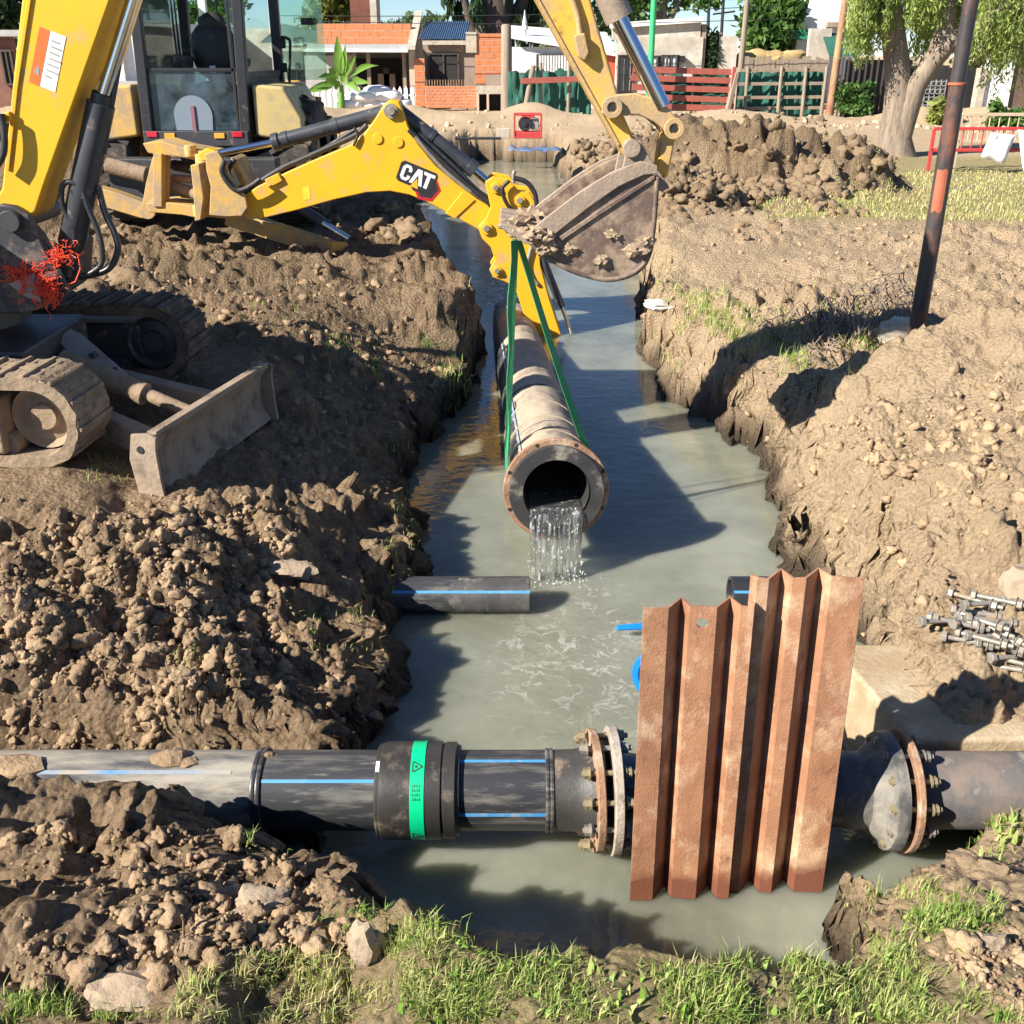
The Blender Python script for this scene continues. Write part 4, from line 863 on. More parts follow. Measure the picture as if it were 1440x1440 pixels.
# boom
z0 = lambda px, py: (aY(px, py, 5.03).x, aY(px, py, 5.03).z)
bp = [z0(-12, 288), z0(2, 265), z0(9, 200), z0(22, 70), z0(30, 0), (-1.98, 2.6), (-1.66, 3.12), (-1.35, 3.30), (-.30, 3.02), (-.22, 2.86), (-.34, 2.76), (-1.2, 2.86), (-1.42, 2.72), z0(157, -4), z0(110, 128), z0(62, 262), z0(50, 298), z0(36, 309), z0(12, 318)]
bm_ = MB().prism(bp, 5.03, 5.26).build('boom', 'yellow', mx, .012, 35)
MB().prism([z0(40, -6), z0(46, -6), z0(27, 120), z0(14, 240), z0(8, 238), z0(21, 110)], 5.02, 5.03).build('weld_ridge', 'yellow', bm_, .004)
MB().prism([z0(8, 158), z0(17, 156), z0(19, 170), z0(9, 172)], 5.00, 5.03).build('hose_clip', 'yellow', bm_, .006)
sk4 = [(56, 37), (93, 52), (78, 130), (41, 115)]
def lp4(u, v, ly):
    (x0, y0), (x1, y1), (x2, y2), (x3, y3) = sk4
    x = (x0*(1-u)+x1*u)*(1-v)+(x3*(1-u)+x2*u)*v; y = (y0*(1-u)+y1*u)*(1-v)+(y3*(1-u)+y2*u)*v; p = aY(x, y, 5.03); return (p.x, 5.03-ly, p.z)
def q4(u0, u1, v0, v1, ly, mb): mb.add([lp4(u0, v0, ly), lp4(u1, v0, ly), lp4(u1, v1, ly), lp4(u0, v1, ly)], [(3, 2, 1, 0)])
q = MB(); q4(0, 1, 0, 1, .002, q); sti = q.build('warning_sticker', 'white', bm_, 0, 0)
q = MB(); q4(0, .40, 0, 1, .003, q); q.build('orange_panel', 'orange_sticker', sti, 0, 0)
q = MB()
q.add([lp4(.10, .80, .004), lp4(.32, .84, .004), lp4(.30, .72, .004), lp4(.22, .66, .004)], [(0, 1, 2, 3)])
for i, l in enumerate((.3, .42, .36, .48, .4, .44, .22)): q4(.52+(i % 2)*.02, .52+l, .14+i*.105, .165+i*.105, .004, q)
q.build('sticker_print', 'grey_ink', sti, 0, 0)
# boom cylinder ahead of the boom
cy = lambda px, py, Y=5.13: aY(px, py, Y)
MB().lathe(cy(92, 385), cy(142, 146)-cy(92, 385), [(0, 0), (0, .045), (.08, .048), (.14, .056), (.16, .064), (.845, .064), (.85, .05), (.89, .05)], 28).build('lift_cylinder', 'cyl', mx, 0, 35)
MB().cyl(cy(139, 158), cy(207, -60), .034, n=24).build('cylinder_rod', 'chrome', mx)
MB().prism(XZ([(92, 345), (112, 340), (108, 400), (88, 404)], 5.1), 5.12, 5.3).build('cylinder_foot', 'navy_steel', mx, .015)
MB().tube([cy(158, -20, 5.12), cy(176, 40, 5.1) if False else cy(190, -12, 5.13), cy(170, 80, 5.13), cy(150, 190, 5.12), cy(147, 216, 5.12)], .011, 10).build('hydraulic_pipe', 'cyl', mx)
def hose(pts, r, par, mat='hose', Y=5.1, n=10, name='hydraulic_hose'):
    P_ = [Vector(aY(*p)) if len(p) == 3 else Vector(aY(p[0], p[1], Y)) for p in pts]; out = []
    P_ = [P_[0]*2-P_[1]]+P_+[P_[-1]*2-P_[-2]]
    for i in range(1, len(P_)-2):
        a, b, c, d = P_[i-1:i+3]
        for k in range(6):
            t = k/6; out.append(.5*((2*b)+(c-a)*t+(2*a-5*b+4*c-d)*t*t+(3*b-a-3*c+d)*t**3))
    out.append(P_[-2]); return MB().tube(out, r, n).build(name, mat, par)
hose([(105, 350), (103, 320), (88, 290), (88, 262), (100, 256), (115, 268), (125, 295), (136, 320), (143, 345), (143, 370), (128, 384), (112, 388)], .013, mx, Y=5.08)
hose([(138, 262), (148, 300), (160, 325), (166, 350), (155, 376), (132, 386), (112, 390)], .016, mx, Y=5.12)
hose([(100, 268), (108, 278), (118, 278)], .012, mx, Y=5.08)
hose([(2, 160), (6, 185), (5, 215), (-5, 235)], .016, mx, Y=4.98)
# orange plastic netting caught on the bracket
r_ = random.Random(4); nt_ = MB()
def tangle(n, c, sx, sy, Y, ln=9):
    for i in range(n):
        p = [c[0]+r_.gauss(0, sx), c[1]+r_.gauss(0, sy), Y+r_.uniform(-.03, .0)]; pts = []; an = r_.uniform(0, 6.28)
        for k in range(ln):
            pts.append(aY(*p)); an += r_.gauss(0, 1.1); p = [p[0]+math.cos(an)*3.4, p[1]+math.sin(an)*3., p[2]+r_.gauss(0, .006)]
        nt_.tube([aa for aa in pts], r_.uniform(.0011, .0021), 5)
tangle(90, (66, 407), 8, 8, 4.95); tangle(14, (34, 408), 3, 6, 4.95, 6); tangle(50, (28, 384), 12, 4, 4.97); tangle(40, (78, 366), 9, 8, 4.97); tangle(12, (96, 360), 6, 8, 4.98)
nt_.tube([aY(98, 352, 4.98), aY(110, 358, 4.98), aY(113, 378, 4.97), aY(106, 396, 4.96), aY(97, 400, 4.96)], .004, 6)
one(nt_, 'plastic_netting', 'red_net', 'tangled orange red plastic netting caught on the dark bracket of the mini excavator', 'netting')
# stick, bucket linkage and bucket
SY0, SY1 = 5.0, 5.22
sx_ = lambda px, py: (aY(px, py, SY0).x, aY(px, py, SY0).z)
sp_ = [(-.42, 3.05), (-.30, 2.95), (-.12, 2.75), sx_(829, -6), sx_(848, 60), sx_(868, 128), sx_(876, 160), sx_(896, 204), sx_(893, 222), sx_(880, 222), sx_(868, 206), sx_(800, 84), sx_(750, -6), (-.36, 2.62), (-.47, 2.86)]
stk = MB().prism(sp_, SY0, SY1).build('stick', 'yellow_scraped', mx, .014, 35)
MB().prism([sx_(750, -6), sx_(756, -6), sx_(806, 84), sx_(872, 203), sx_(868, 206), sx_(800, 84)], SY0-.008, SY0).build('weld_ridge', 'tanlink', stk, .003)
hose([(802, -8), (812, 22), (816, 50), (821, 78)], .014, stk, 'tanlink', Y=SY0-.015, name='grease_pipe')
MB().prism(XZ([(806, 50), (822, 46), (828, 74), (822, 86), (812, 80)], SY0), SY0-.045, SY0).build('pipe_bracket', 'tanlink', stk, .008)
SC = (SY0+SY1)/2
MB().cyl(aY(822, -90, SC-.16), aY(871, 27, SC-.16), .062, n=24).build('bucket_cylinder', 'bucket_edge', mx)
MB().cyl(aY(865, 15, SC-.16), aY(932, 150, SC-.16), .036, n=24).build('cylinder_rod', 'chrome', mx)
lk = [(846, 160), (850, 143), (868, 133), (895, 131), (920, 139), (940, 152), (957, 172), (963, 184), (958, 193), (944, 195), (936, 186), (920, 172), (898, 162), (878, 162), (862, 167)]
for ya, yb in ((SY0-.07, SY0-.02), (SY1+.02, SY1+.07)):
    MB().prism(XZ(lk, SY0-.07), ya, yb).build('guide_link', 'tanlink', mx, .008)
for px, py in ((861, 151), (948, 181)):
    c = aY(px, py, SY0-.085); m = MB().cyl(c, c+Vector((0, .38, 0)), .036, n=20); m.ring(c, (0, 1, 0), .022, .046, .02, 20); m.build('link_pin', 'tanlink', mx, .003)
    MB().cyl(c-Vector((0, .004, 0)), c+Vector((0, .01, 0)), .016, n=12).build('pin_bore', 'ink', mx)
MB().prism(XZ([(931, 186), (950, 190), (944, 222), (938, 250), (922, 240), (926, 214)], SC-.05), SC-.07, SC+.07).build('bucket_link', 'yellow_scraped', mx, .012)
BY0, BY1 = 4.86, 5.42
bk = [(741, 331), (752, 347), (775, 365), (800, 379), (830, 389), (855, 393), (880, 389), (900, 378), (912, 360), (918, 330), (922, 285), (924, 248)]
lipn = [(741, 331), (770, 309), (820, 272), (862, 246), (895, 234), (924, 248)]
inner = XZ(bk, BY0); shl = MB(); vs = []
def curve2(pts, n=5):
    out = []; P_ = [pts[0]]+pts+[pts[-1]]
    for i in range(1, len(P_)-2):
        a, b, c, d = [Vector((p[0], p[1])) for p in P_[i-1:i+3]]
        for k in range(n): t = k/n; out.append(tuple(.5*((2*b)+(c-a)*t+(2*a-5*b+4*c-d)*t*t+(3*b-a-3*c+d)*t**3)))
    out.append(tuple(pts[-1])); return out
cv = curve2(inner)
for x, z in cv: vs += [(x, BY0-.006, z), (x, BY1+.006, z)]
shl.add(vs, [(i*2, i*2+1, i*2+3, i*2+2) for i in range(len(cv)-1)])
bkt = shl.build('bucket', 'bucket', mx, 0, 60); s_ = bkt.modifiers.new('thick', 'SOLIDIFY'); s_.thickness = .022; s_.offset = 0
side = curve2(XZ(bk, BY0), 3)+XZ(lipn[::-1][1:-1], BY0)
for y in (BY0, BY1-.016): MB().prism([(x, z) for x, z in side], y, y+.016).build('side_plate', 'bucket', bkt, .003)
edge = [(738, 330), (766, 306), (816, 268), (858, 242), (900, 226), (924, 232), (925, 244), (905, 246), (870, 262), (826, 293), (784, 326), (760, 346)]
for y in (BY0-.018, BY1): MB().prism(XZ(edge, BY0), y, y+.018).build('edge_strip', 'bucket_edge', bkt, .006)
MB().prism(XZ([(826, 306), (920, 245), (921, 251), (828, 312), (790, 338), (784, 334)], BY0), BY0-.012, BY0).build('side_rib', 'bucket', bkt, .003)
p0, p1 = XZ([(741, 331), (712, 322)], BY0); cu = MB().prism(XZ([(752, 344), (741, 331), (722, 322), (719, 327), (738, 343)], BY0), BY0-.01, BY1+.01).build('cutting_edge', 'bucket_edge', bkt, .004)
for i in range(4):
    y = BY0+.01+i*(BY1-BY0-.09)/3
    MB().prism(XZ([(742, 340), (728, 318), (703, 314), (701, 319), (722, 334)], BY0), y, y+.075).build('tooth', 'bucket_edge', bkt, .008)
for y in (SY0-.05, SY1+.02): MB().prism(XZ([(868, 262), (878, 214), (888, 196), (900, 197), (908, 214), (940, 262), (928, 268), (905, 252), (890, 240)], BY0+.15), y, y+.03).build('bucket_ear', 'bucket_edge', bkt, .006)
c = aY(889, 209, SY0-.07); MB().cyl(c, c+Vector((0, .34, 0)), .04, n=20).build('bucket_pin', 'bucket_edge', bkt, .004)
md = MB()
for i, (px, py, Y, r) in enumerate(((735, 318, 4.9, .06), (752, 330, 4.84, .05), (770, 335, 4.84, .04), (718, 318, 5.0, .05), (745, 312, 5.1, .075), (760, 318, 5.25, .07), (768, 350, 4.84, .04), (895, 352, 4.85, .045), (862, 330, 4.85, .03), (905, 340, 4.86, .04), (800, 352, 4.85, .03), (846, 366, 4.85, .035))): 
    vsx = broken(i+60, ICO[3][0], .5); md.add([Vector((v[0], v[1]*.5 if i > 6 else v[1], v[2]))*r+aY(px, py, Y) for v in vsx], ICO[3][1])
md.build('caked_mud', M('bucket_mud', (.36, .27, .18), (.26, .19, .125), .95, scale=9, bump=.8, bs=50), bkt, 0, 40, 'stuff')
# ================================================================ BACKHOE LOADER
bh = thing('backhoe_loader', (-3.2, 12, 0), 'yellow backhoe loader seen from behind, its digging arm bent into the water of the trench', 'backhoe')
BF, BB = 9.65, 9.93
f = lambda px, py: (aY(px, py, BF).x, aY(px, py, BF).z)
bo = [(334, 281), (345, 274), (362, 262), (395, 246), (430, 230), (465, 215), (492, 204), (512, 188), (528, 166), (540, 146), (550, 140), (561, 143), (567, 158), (574, 178), (588, 202), (612, 232), (642, 258), (672, 280), (700, 297), (706, 312), (697, 332), (684, 330), (660, 316), (630, 300), (600, 284), (575, 274), (548, 269), (515, 271), (470, 281), (420, 295), (375, 306), (352, 309), (338, 302)]
bom = MB().prism([f(*p) for p in bo], BF, BB).build('boom', 'yellow', bh, .012, 30)
def disc(px, py, Y, r, t, par, mat, name='pin_boss', n=24): c = aY(px, py, Y); return MB().cyl(c, c+Vector((0, -t, 0)), r, n=n).build(name, mat, par, .004)
for px, py in ((531, 195), (560, 200)): disc(px, py, BF, .045, .012, bom, 'yellow', 'weld_pad')
disc(550, 156, BF, .062, .03, bom, 'galv'); disc(550, 156, BF-.03, .035, .02, bom, 'galv')
disc(338, 291, BF, .075, .03, bom, 'yellow_muddy'); disc(338, 291, BF-.03, .03, .02, bom, 'dark_steel')
MB().prism([f(626, 300), f(650, 270), (f(668, 281)[0], f(668, 281)[1]), f(640, 307)], BF-.012, BF).build('splice_plate', 'yellow', bom, .004)
MB().prism([f(425, 264), f(435, 262), f(437, 280), f(427, 282)], BF-.002, BF).build('sticker', M('yellow_sticker', (.82, .56, .03)), bom, 0, 0)
# maker's mark on the boom
O_ = (561, 250); e1, e2 = (.925, .38), (.36, -.93)
def lg(u_, v_): return (O_[0]+u_*e1[0]+v_*e2[0], O_[1]+u_*e1[1]+v_*e2[1])
def mark(poly, ly, mat, name, par):
    p = [f(*lg(*q)) for q in poly]; return MB().prism(p, BF-ly, BF-ly+.0012).build(name, mat, par, 0, 0)
hx = lambda cx, cy, r: [(cx+r*math.cos(R(60*i+12)), cy+r*math.sin(R(60*i+12))) for i in range(6)]
lo = mark(hx(42, 1.5, 20), .0025, 'logo_red', 'logo', bom)
mark(hx(42, 2.5, 16), .004, 'logo_dark', 'logo_hexagon', lo)
mark([(-4, -1), (0, -4), (19, -4), (25, -9), (42, -4), (49, -4), (49, 0), (50, 22), (47, 26), (-1, 26), (-5, 22)], .0055, 'logo_dark', 'logo_backing', lo)
hC = 22
mark([(14, 13.5), (14, 18), (10.5, 22), (3.5, 22), (0, 18), (0, 4), (3.5, 0), (10.5, 0), (14, 4), (14, 8), (9.6, 8), (9.6, 5), (8.6, 4), (5.6, 4), (4.6, 5), (4.6, 17), (5.6, 18), (8.6, 18), (9.6, 17), (9.6, 13.5)], .007, 'white', 'letter_c', lo)
mark([(15, 0), (21, 22), (28, 22), (34, 0), (29.3, 0), (24.5, 14.5), (19.7, 0)], .007, 'white', 'letter_a', lo)
mark([(18.6, -4.6), (30.4, -4.6), (24.5, 9)], .0085, 'yellow', 'logo_triangle', lo)
mark([(30.5, 22), (47.5, 22), (47.5, 17.6), (41.6, 17.6), (41.6, 0), (36.6, 0), (36.6, 17.6), (31.6, 17.6)], .007, 'white', 'letter_t', lo)
# stick of the backhoe
sk_ = [(682, 255), (694, 247), (716, 252), (728, 266), (744, 268), (752, 282), (755, 315), (760, 372), (772, 418), (789, 470), (797, 500), (752, 500), (745, 466), (724, 402), (708, 394), (694, 389), (688, 378), (696, 364), (690, 346), (678, 334), (672, 318), (684, 305), (690, 290)]
dst = MB().prism([f(*p) for p in sk_], BF-.05, BF-.02).prism([f(*p) for p in sk_], BB+.02, BB+.05).prism([f(*p) for p in [(728, 275), (752, 290), (758, 372), (788, 470), (797, 500), (752, 500), (745, 466), (724, 402)]], BF-.02, BB+.02).build('dipper_stick', 'yellow', bh, .01, 30)
for px, py, r in ((697, 264, .045), (731, 282, .05), (684, 321, .055), (699, 381, .045)):
    disc(px, py, BF-.05, r, .025, dst, 'yellow'); disc(px, py, BF-.075, r*.55, .018, dst, 'galv', 'pin_head')
hose([(748, 345), (742, 372), (748, 390), (756, 400)], .02, dst, 'galv', Y=BF-.06, name='valve_block')
rod0, rod1 = aY(762, 362, BF), aY(790, 432, BF)
dc = MB().cyl(rod0, rod1, .038, n=18).build('bucket_cylinder', 'cyl', bh); MB().cyl(rod1, aY(808, 480, BF), .018, n=14).build('cylinder_rod', 'chrome', bh)
hose([(764, 365), (785, 430)], .01, bh, 'hose', Y=BF-.05)
# boom and stick cylinders
YC = 9.79
MB().cyl(aY(306, 216, YC), aY(392, 199, YC), .033, n=20).build('cylinder_rod', 'chrome', bh)
m = MB(); a_, b_ = aY(384, 201, YC), aY(545, 157, YC); m.cyl(a_, b_, .064, n=24); d_ = (b_-a_).normalized()
for t, r in ((.0, .08), (.09, .072), (.56, .069)): m.cyl(a_+d_*t, a_+d_*(t+.06), r, n=24)
m.build('boom_cylinder', 'cyl', bh, .004)
m = MB(); a_, b_ = aY(556, 152, YC), aY(668, 240, YC); m.cyl(a_, b_, .062, n=24); d_ = (b_-a_).normalized()
m.cyl(b_-d_*.08, b_, .074, n=24); m.cyl(a_+d_*.38, a_+d_*.42, .07, n=24); m.build('stick_cylinder', 'cyl', bh, .004)
MB().cyl(b_, aY(694, 263, YC), .034, n=20).build('cylinder_rod', 'chrome', bh)
hose([(346, 276), (366, 256), (398, 236), (430, 222), (470, 204), (500, 190), (516, 176)], .026, bh, 'black', Y=BF+.06)
hose([(350, 270), (380, 246), (420, 224), (450, 212), (500, 182)], .02, bh, 'hose', Y=BF+.1)
hose([(575, 182), (596, 204), (620, 226), (650, 254), (686, 284), (700, 298), (735, 296)], .024, bh, 'black', Y=BF-.02)
hose([(588, 188), (615, 212), (642, 238), (672, 268), (700, 286)], .020, bh, 'hose', Y=BF+.03)
hose([(584, 192), (602, 214), (628, 242), (662, 270)], .018, bh, 'galv', Y=BF-.03)
hose([(716, 254), (706, 266), (712, 285), (722, 298), (730, 304)], .018, bh, 'black', Y=BF-.1)
hose([(722, 250), (740, 256), (752, 272), (755, 292)], .022, bh, 'black', Y=BF-.09)
hose([(722, 258), (722, 246), (724, 240)], .018, bh, 'galv', Y=BF-.09)
MB().prism([f(373, 252), f(392, 243), f(398, 254), f(378, 264)], BF-.03, BF+.05).build('hose_clamp', 'yellow', bh, .006)
hose([(498, 178), (503, 190), (497, 205)], .012, bh, 'black', Y=BF-.02)
# swing frame
SF = 10.05; g_ = lambda *pts: XZ(pts, SF)
sw = MB().prism(g_((206, 200), (232, 197), (262, 206), (300, 212), (312, 220), (300, 228), (262, 220), (214, 214)), SF-.12, SF+.35).build('swing_frame', 'yellow_muddy', bh, .012)
MB().prism(g_((200, 286), (205, 258), (214, 222), (226, 212), (238, 216), (236, 292), (222, 300)), SF, SF+.06).build('gusset_plate', 'yellow_muddy', sw, .008)
MB().prism(g_((222, 214), (234, 214), (234, 288), (222, 288)), SF-.14, SF).build('rib', 'yellow_muddy', sw, .006)
MB().prism(g_((210, 284), (240, 282), (270, 286), (292, 292), (290, 306), (262, 300), (215, 296)), SF-.12, SF+.35).build('lower_plate', 'yellow_muddy', sw, .01)
MB().prism(XZ([(288, 216), (306, 212), (316, 228), (322, 246), (334, 264), (345, 276), (348, 292), (340, 304), (318, 305), (294, 303), (296, 262), (290, 240)], SF-.48), SF-.48, SF-.43).build('mast_plate', 'yellow_muddy', sw, .01)
MB().prism(g_((284, 216), (306, 212), (316, 228), (322, 246), (334, 264), (345, 276), (348, 292), (340, 304), (318, 305), (292, 303), (292, 262), (286, 240)), SF-.10, SF-.04).build('mast_plate', 'yellow_muddy', sw, .01)
MB().prism(g_((286, 226), (298, 224), (304, 270), (300, 300), (292, 302), (290, 262)), SF-.43, SF-.1).build('mast_web', 'yellow_muddy', sw, .01)
MB().prism(g_((238, 214), (292, 220), (294, 296), (238, 290)), SF+.36, SF+.42).build('back_plate', 'dark_steel', sw)
for (x0, y0, x1, y1, r, mat) in ((242, 262, 288, 276, .055, 'mud_steel'), (244, 232, 286, 240, .05, 'black'), (242, 250, 290, 254, .035, 'rust_flange'), (256, 272, 290, 276, .04, 'galv')):
    MB().cyl(aY(x0, y0, SF+.12), aY(x1, y1, SF-.02), r, n=16).build('swing_cylinder', mat, sw, .004)
for px, py, r in ((286, 224, .075), (302, 217, .07), (268, 212, .055), (284, 268, .06), (282, 296, .07)):
    c = aY(px, py, SF-.1); MB().cyl(c-Vector((0, 0, .05)), c+Vector((0, 0, .05)), r, n=18).build('pivot_knuckle', 'yellow_scraped', sw, .006)
MB().prism(g_((292, 212), (304, 204), (316, 208), (312, 220), (298, 222)), SF-.34, SF-.18).build('rod_clevis', M('clean_yellow', (.82, .5, .03)), sw, .01)
MB().prism(g_((322, 222), (330, 226), (345, 262), (350, 275), (340, 268), (326, 240)), SF+.05, SF+.5).build('side_plate', 'yellow_muddy', sw, .01)
hose([(316, 226), (312, 240), (320, 256), (334, 268), (352, 262), (366, 252)], .024, bh, 'black', Y=SF-.5)
hose([(330, 224), (322, 240), (328, 258), (338, 268)], .02, bh, 'black', Y=SF-.4)
# rear cross frame, stabilisers
MB().bx(-4.05, -2.35, 10.75, 10.95, .32, .80).build('rear_frame', 'dark_steel', bh, .02)
sl_ = MB().prism(XZ([(138, 262), (160, 268), (205, 284), (218, 290), (214, 306), (200, 306), (140, 288)], 10.5), 10.45, 10.62).build('stabilizer', 'yellow_muddy', bh, .012)
disc(208, 296, 10.44, .08, .03, sl_, 'yellow_muddy'); MB().cyl(aY(150, 232, 10.6), aY(205, 246, 10.6), .075, n=18).build('stabilizer_cylinder', 'mud_steel', sl_)
MB().cyl(aY(110, 225, 10.6), aY(150, 233, 10.6), .04, n=16).build('cylinder_rod', 'chrome', sl_)
sr_ = MB().beam(aY(322, 304, 10.45), aY(482, 356, 10.2), .16, .16).build('stabilizer', 'yellow_muddy', bh, .012)
MB().cyl(aY(425, 294, 10.6), aY(462, 318, 10.4), .05, n=16).build('stabilizer_cylinder', 'cyl', sr_); MB().cyl(aY(455, 314, 10.4), aY(492, 336, 10.25), .03, n=16).build('cylinder_rod', 'chrome', sr_)
pz = aY(482, 356, 10.2)
MB().box(pz+Vector((.02, 0, -.08)), (.5, .4, .035)).prism([(pz.x-.16, pz.z-.07), (pz.x+.16, pz.z-.07), (pz.x+.05, pz.z+.12), (pz.x-.08, pz.z+.12)], 10.1, 10.14).build('stabilizer_pad', 'yellow_scraped', sr_, .006)
# cab
CY = 11.4
def cx(px, py, Y=CY): return aY(px, py, Y).x
zc0, zc1 = aY(270, 203, CY).z, 2.72
XL0, XR0 = aY(201, 190, CY).x, aY(350, 190, CY).x; XL1, XR1 = XL0+.10, XR0+.02; CYF = 13.05
cab = MB()
for xa, xb, Y in ((XL0+.05, XL1, CY), (XR0-.04, XR1, CY), (XL0+.05, XL1, CYF), (XR0+.02, XR1, CYF)):
    cab.beam((xa, Y+.05, zc0), (xb, Y+.05, zc1), .11, .10, (0, 1, 0))
cab.bx(XL0+.1, XL0+.16, CY, CYF+.1, zc1-.1, zc1); cab.bx(XR0-.02, XR0+.04, CY, CYF+.1, zc1-.1, zc1); cab.bx(XL0-.0, XR0+.03, CY, CY+.1, zc1-.1, zc1); cab.bx(XL0+.1, XR0, CYF, CYF+.1, zc1-.1, zc1)
cb_ = cab.build('cab_frame', 'cab_paint', bh, .015)
MB().bx(XL0-.05, XR0+.1, CY-.15, CYF+.2, zc1, zc1+.12).build('roof', 'yellow', cb_, .04)
lb = MB().bx(XL0+.01, XR0-.0, CY-.02, CY+.14, zc0-.02, aY(270, 184, CY).z).build('rear_sill', 'dark_steel', bh, .012)
for px, mat in ((214, 'red_light'), (334, 'red_light'), (239, 'amber'), (309, 'amber')):
    p = aY(px, 189 if mat == 'red_light' else 191, CY-.02); MB().box(p, (.11, .025, .055)).build('tail_light', mat, lb, .006)
zt_, zb_ = aY(270, 101, CY).z, aY(270, 183, CY).z
MB().bx(XL0+.11, XR0-.10, CY+.05, CY+.06, zb_, zt_).build('lower_window', 'blue_glass', cb_)
fr = MB(); fr.bx(XL0+.09, XR0-.08, CY+.03, CY+.08, zt_-.0, zt_+.035)
for x in (XL0+.10, XR0-.11): fr.bx(x-.015, x+.015, CY+.03, CY+.08, zb_, zc1-.1)
fr.build('window_frame', 'cab_paint', cb_, .004)
MB().bx(XL0+.02, XL0+.04, CY+.1, CYF, 1.35, zc1-.1).build('side_window', 'glass', cb_)
MB().bx(XL0+.12, XR0-.06, CYF+.06, CYF+.07, 1.35, zc1-.1).build('windscreen', 'glass', cb_)
MB().beam((XR0+.0, CY+.1, 1.55), (XR0+.02, CYF, 1.55), .05, .06).build('door_sill', 'navy_steel', cb_)
MB().bx(XR0-.02, XR0+.03, CY+.12, CYF, zc0+.1, 1.52).build('side_panel', 'navy_steel', cb_, .01)
MB().bx(XL0, XL0+.05, CY+.1, CYF, zc0, 1.35).build('side_panel', 'navy_steel', cb_, .01)
MB().bx(XL0+.1, XR0-.05, CY+.2, CYF, zc0-.1, zc0-.04).build('floor', 'black', cb_)
MB().bx(XL0+.1, XR0-.1, CYF-.05, CYF+.02, zc0, 1.35).build('dashboard', 'navy_steel', cb_, .02)
# sticker on the rear pane
dm = MB(); c = aY(272, 163, CY+.04); pts = [(c.x+.20*math.cos(R(a)), c.z+.20*math.sin(R(a))) for a in range(0, 181, 12)]; pts += [(c.x-.19, c.z-.14), (c.x+.19, c.z-.14)]
dm.prism(pts, CY+.035, CY+.04); dk = dm.build('round_sticker', M('faded_sticker', (.15, .24, .27), (.22, .22, .28), .4, scale=5), cb_, 0, 0)
MB().prism([(c.x-.02, c.z-.25), (c.x+.02, c.z-.25), (c.x+.02, c.z+.10), (c.x-.015, c.z+.10)], CY+.02, CY+.034).build('red_mark', M('faded_red', (.26, .10, .13)), dk, 0, 0)
# seat and levers
se = MB(); p = aY(303, 80, 12.1)
se.blob(p+Vector((0, 0, .05)), .30, 1, 3, .08, (.85, .35, 1.05)).blob(p+Vector((0, 0, .33)), .15, 2, 3, .06, (1., .5, .7)).blob(p+Vector((0, -.1, -.35)), .32, 3, 2, .06, (.9, .9, .4))
seat = se.build('driver_seat', 'black', bh)
for s_ in (-1, 1): MB().beam(p+Vector((s_*.31, .1, -.05)), p+Vector((s_*.34, -.35, -.1)), .09, .08).build('armrest', 'black', seat, .02)
MB().box(p+Vector((.02, -.24, -.12)), (.06, .01, .07)).build('seat_label', 'white', seat)
for px, py in ((262, 72), (336, 74)):
    q = aY(px, py, 12.0); MB().tube([q+Vector((0, 0, -.35)), q+Vector((.01, -.02, -.1)), q], .018, 8).blob(q, .045, 2, 2, .1).build('control_lever', 'black', bh)
MB().cyl(aY(258, 96, 11.9), aY(258, 78, 11.9), .09, .11, n=14).build('control_box', 'navy_steel', bh, .01)
# open door pane on the right
dz0, dz1 = aY(430, 112, 13.0).z, 2.6
dx0, dx1 = aY(396, 60, 13.0).x, aY(456, 60, 12.7).x
dp = MB().add([(dx0, 13.05, dz0), (dx1, 12.75, dz0), (dx1-.02, 12.75, dz1), (dx0, 13.05, dz1), (dx0, 13.06, dz0), (dx1, 12.76, dz0), (dx1-.02, 12.76, dz1), (dx0, 13.06, dz1)], [(0, 1, 2, 3), (7, 6, 5, 4), (0, 4, 5, 1), (1, 5, 6, 2), (2, 6, 7, 3), (3, 7, 4, 0)]).build('open_door_pane', 'green_glass', bh, 0, 0)
hose([(395, 52), (404, 54), (408, 62), (407, 110), (409, 120)], .016, dp, 'black', Y=12.85, name='door_handle')
MB().box(aY(397, 60, 12.9), (.07, .05, .12)).box(aY(399, 95, 12.9), (.08, .05, .1)).build('door_hinge', 'black', dp, .01)
MB().box(aY(432, 30, 12.8), (.14, .05, .07)).build('mirror', 'black', dp, .01)
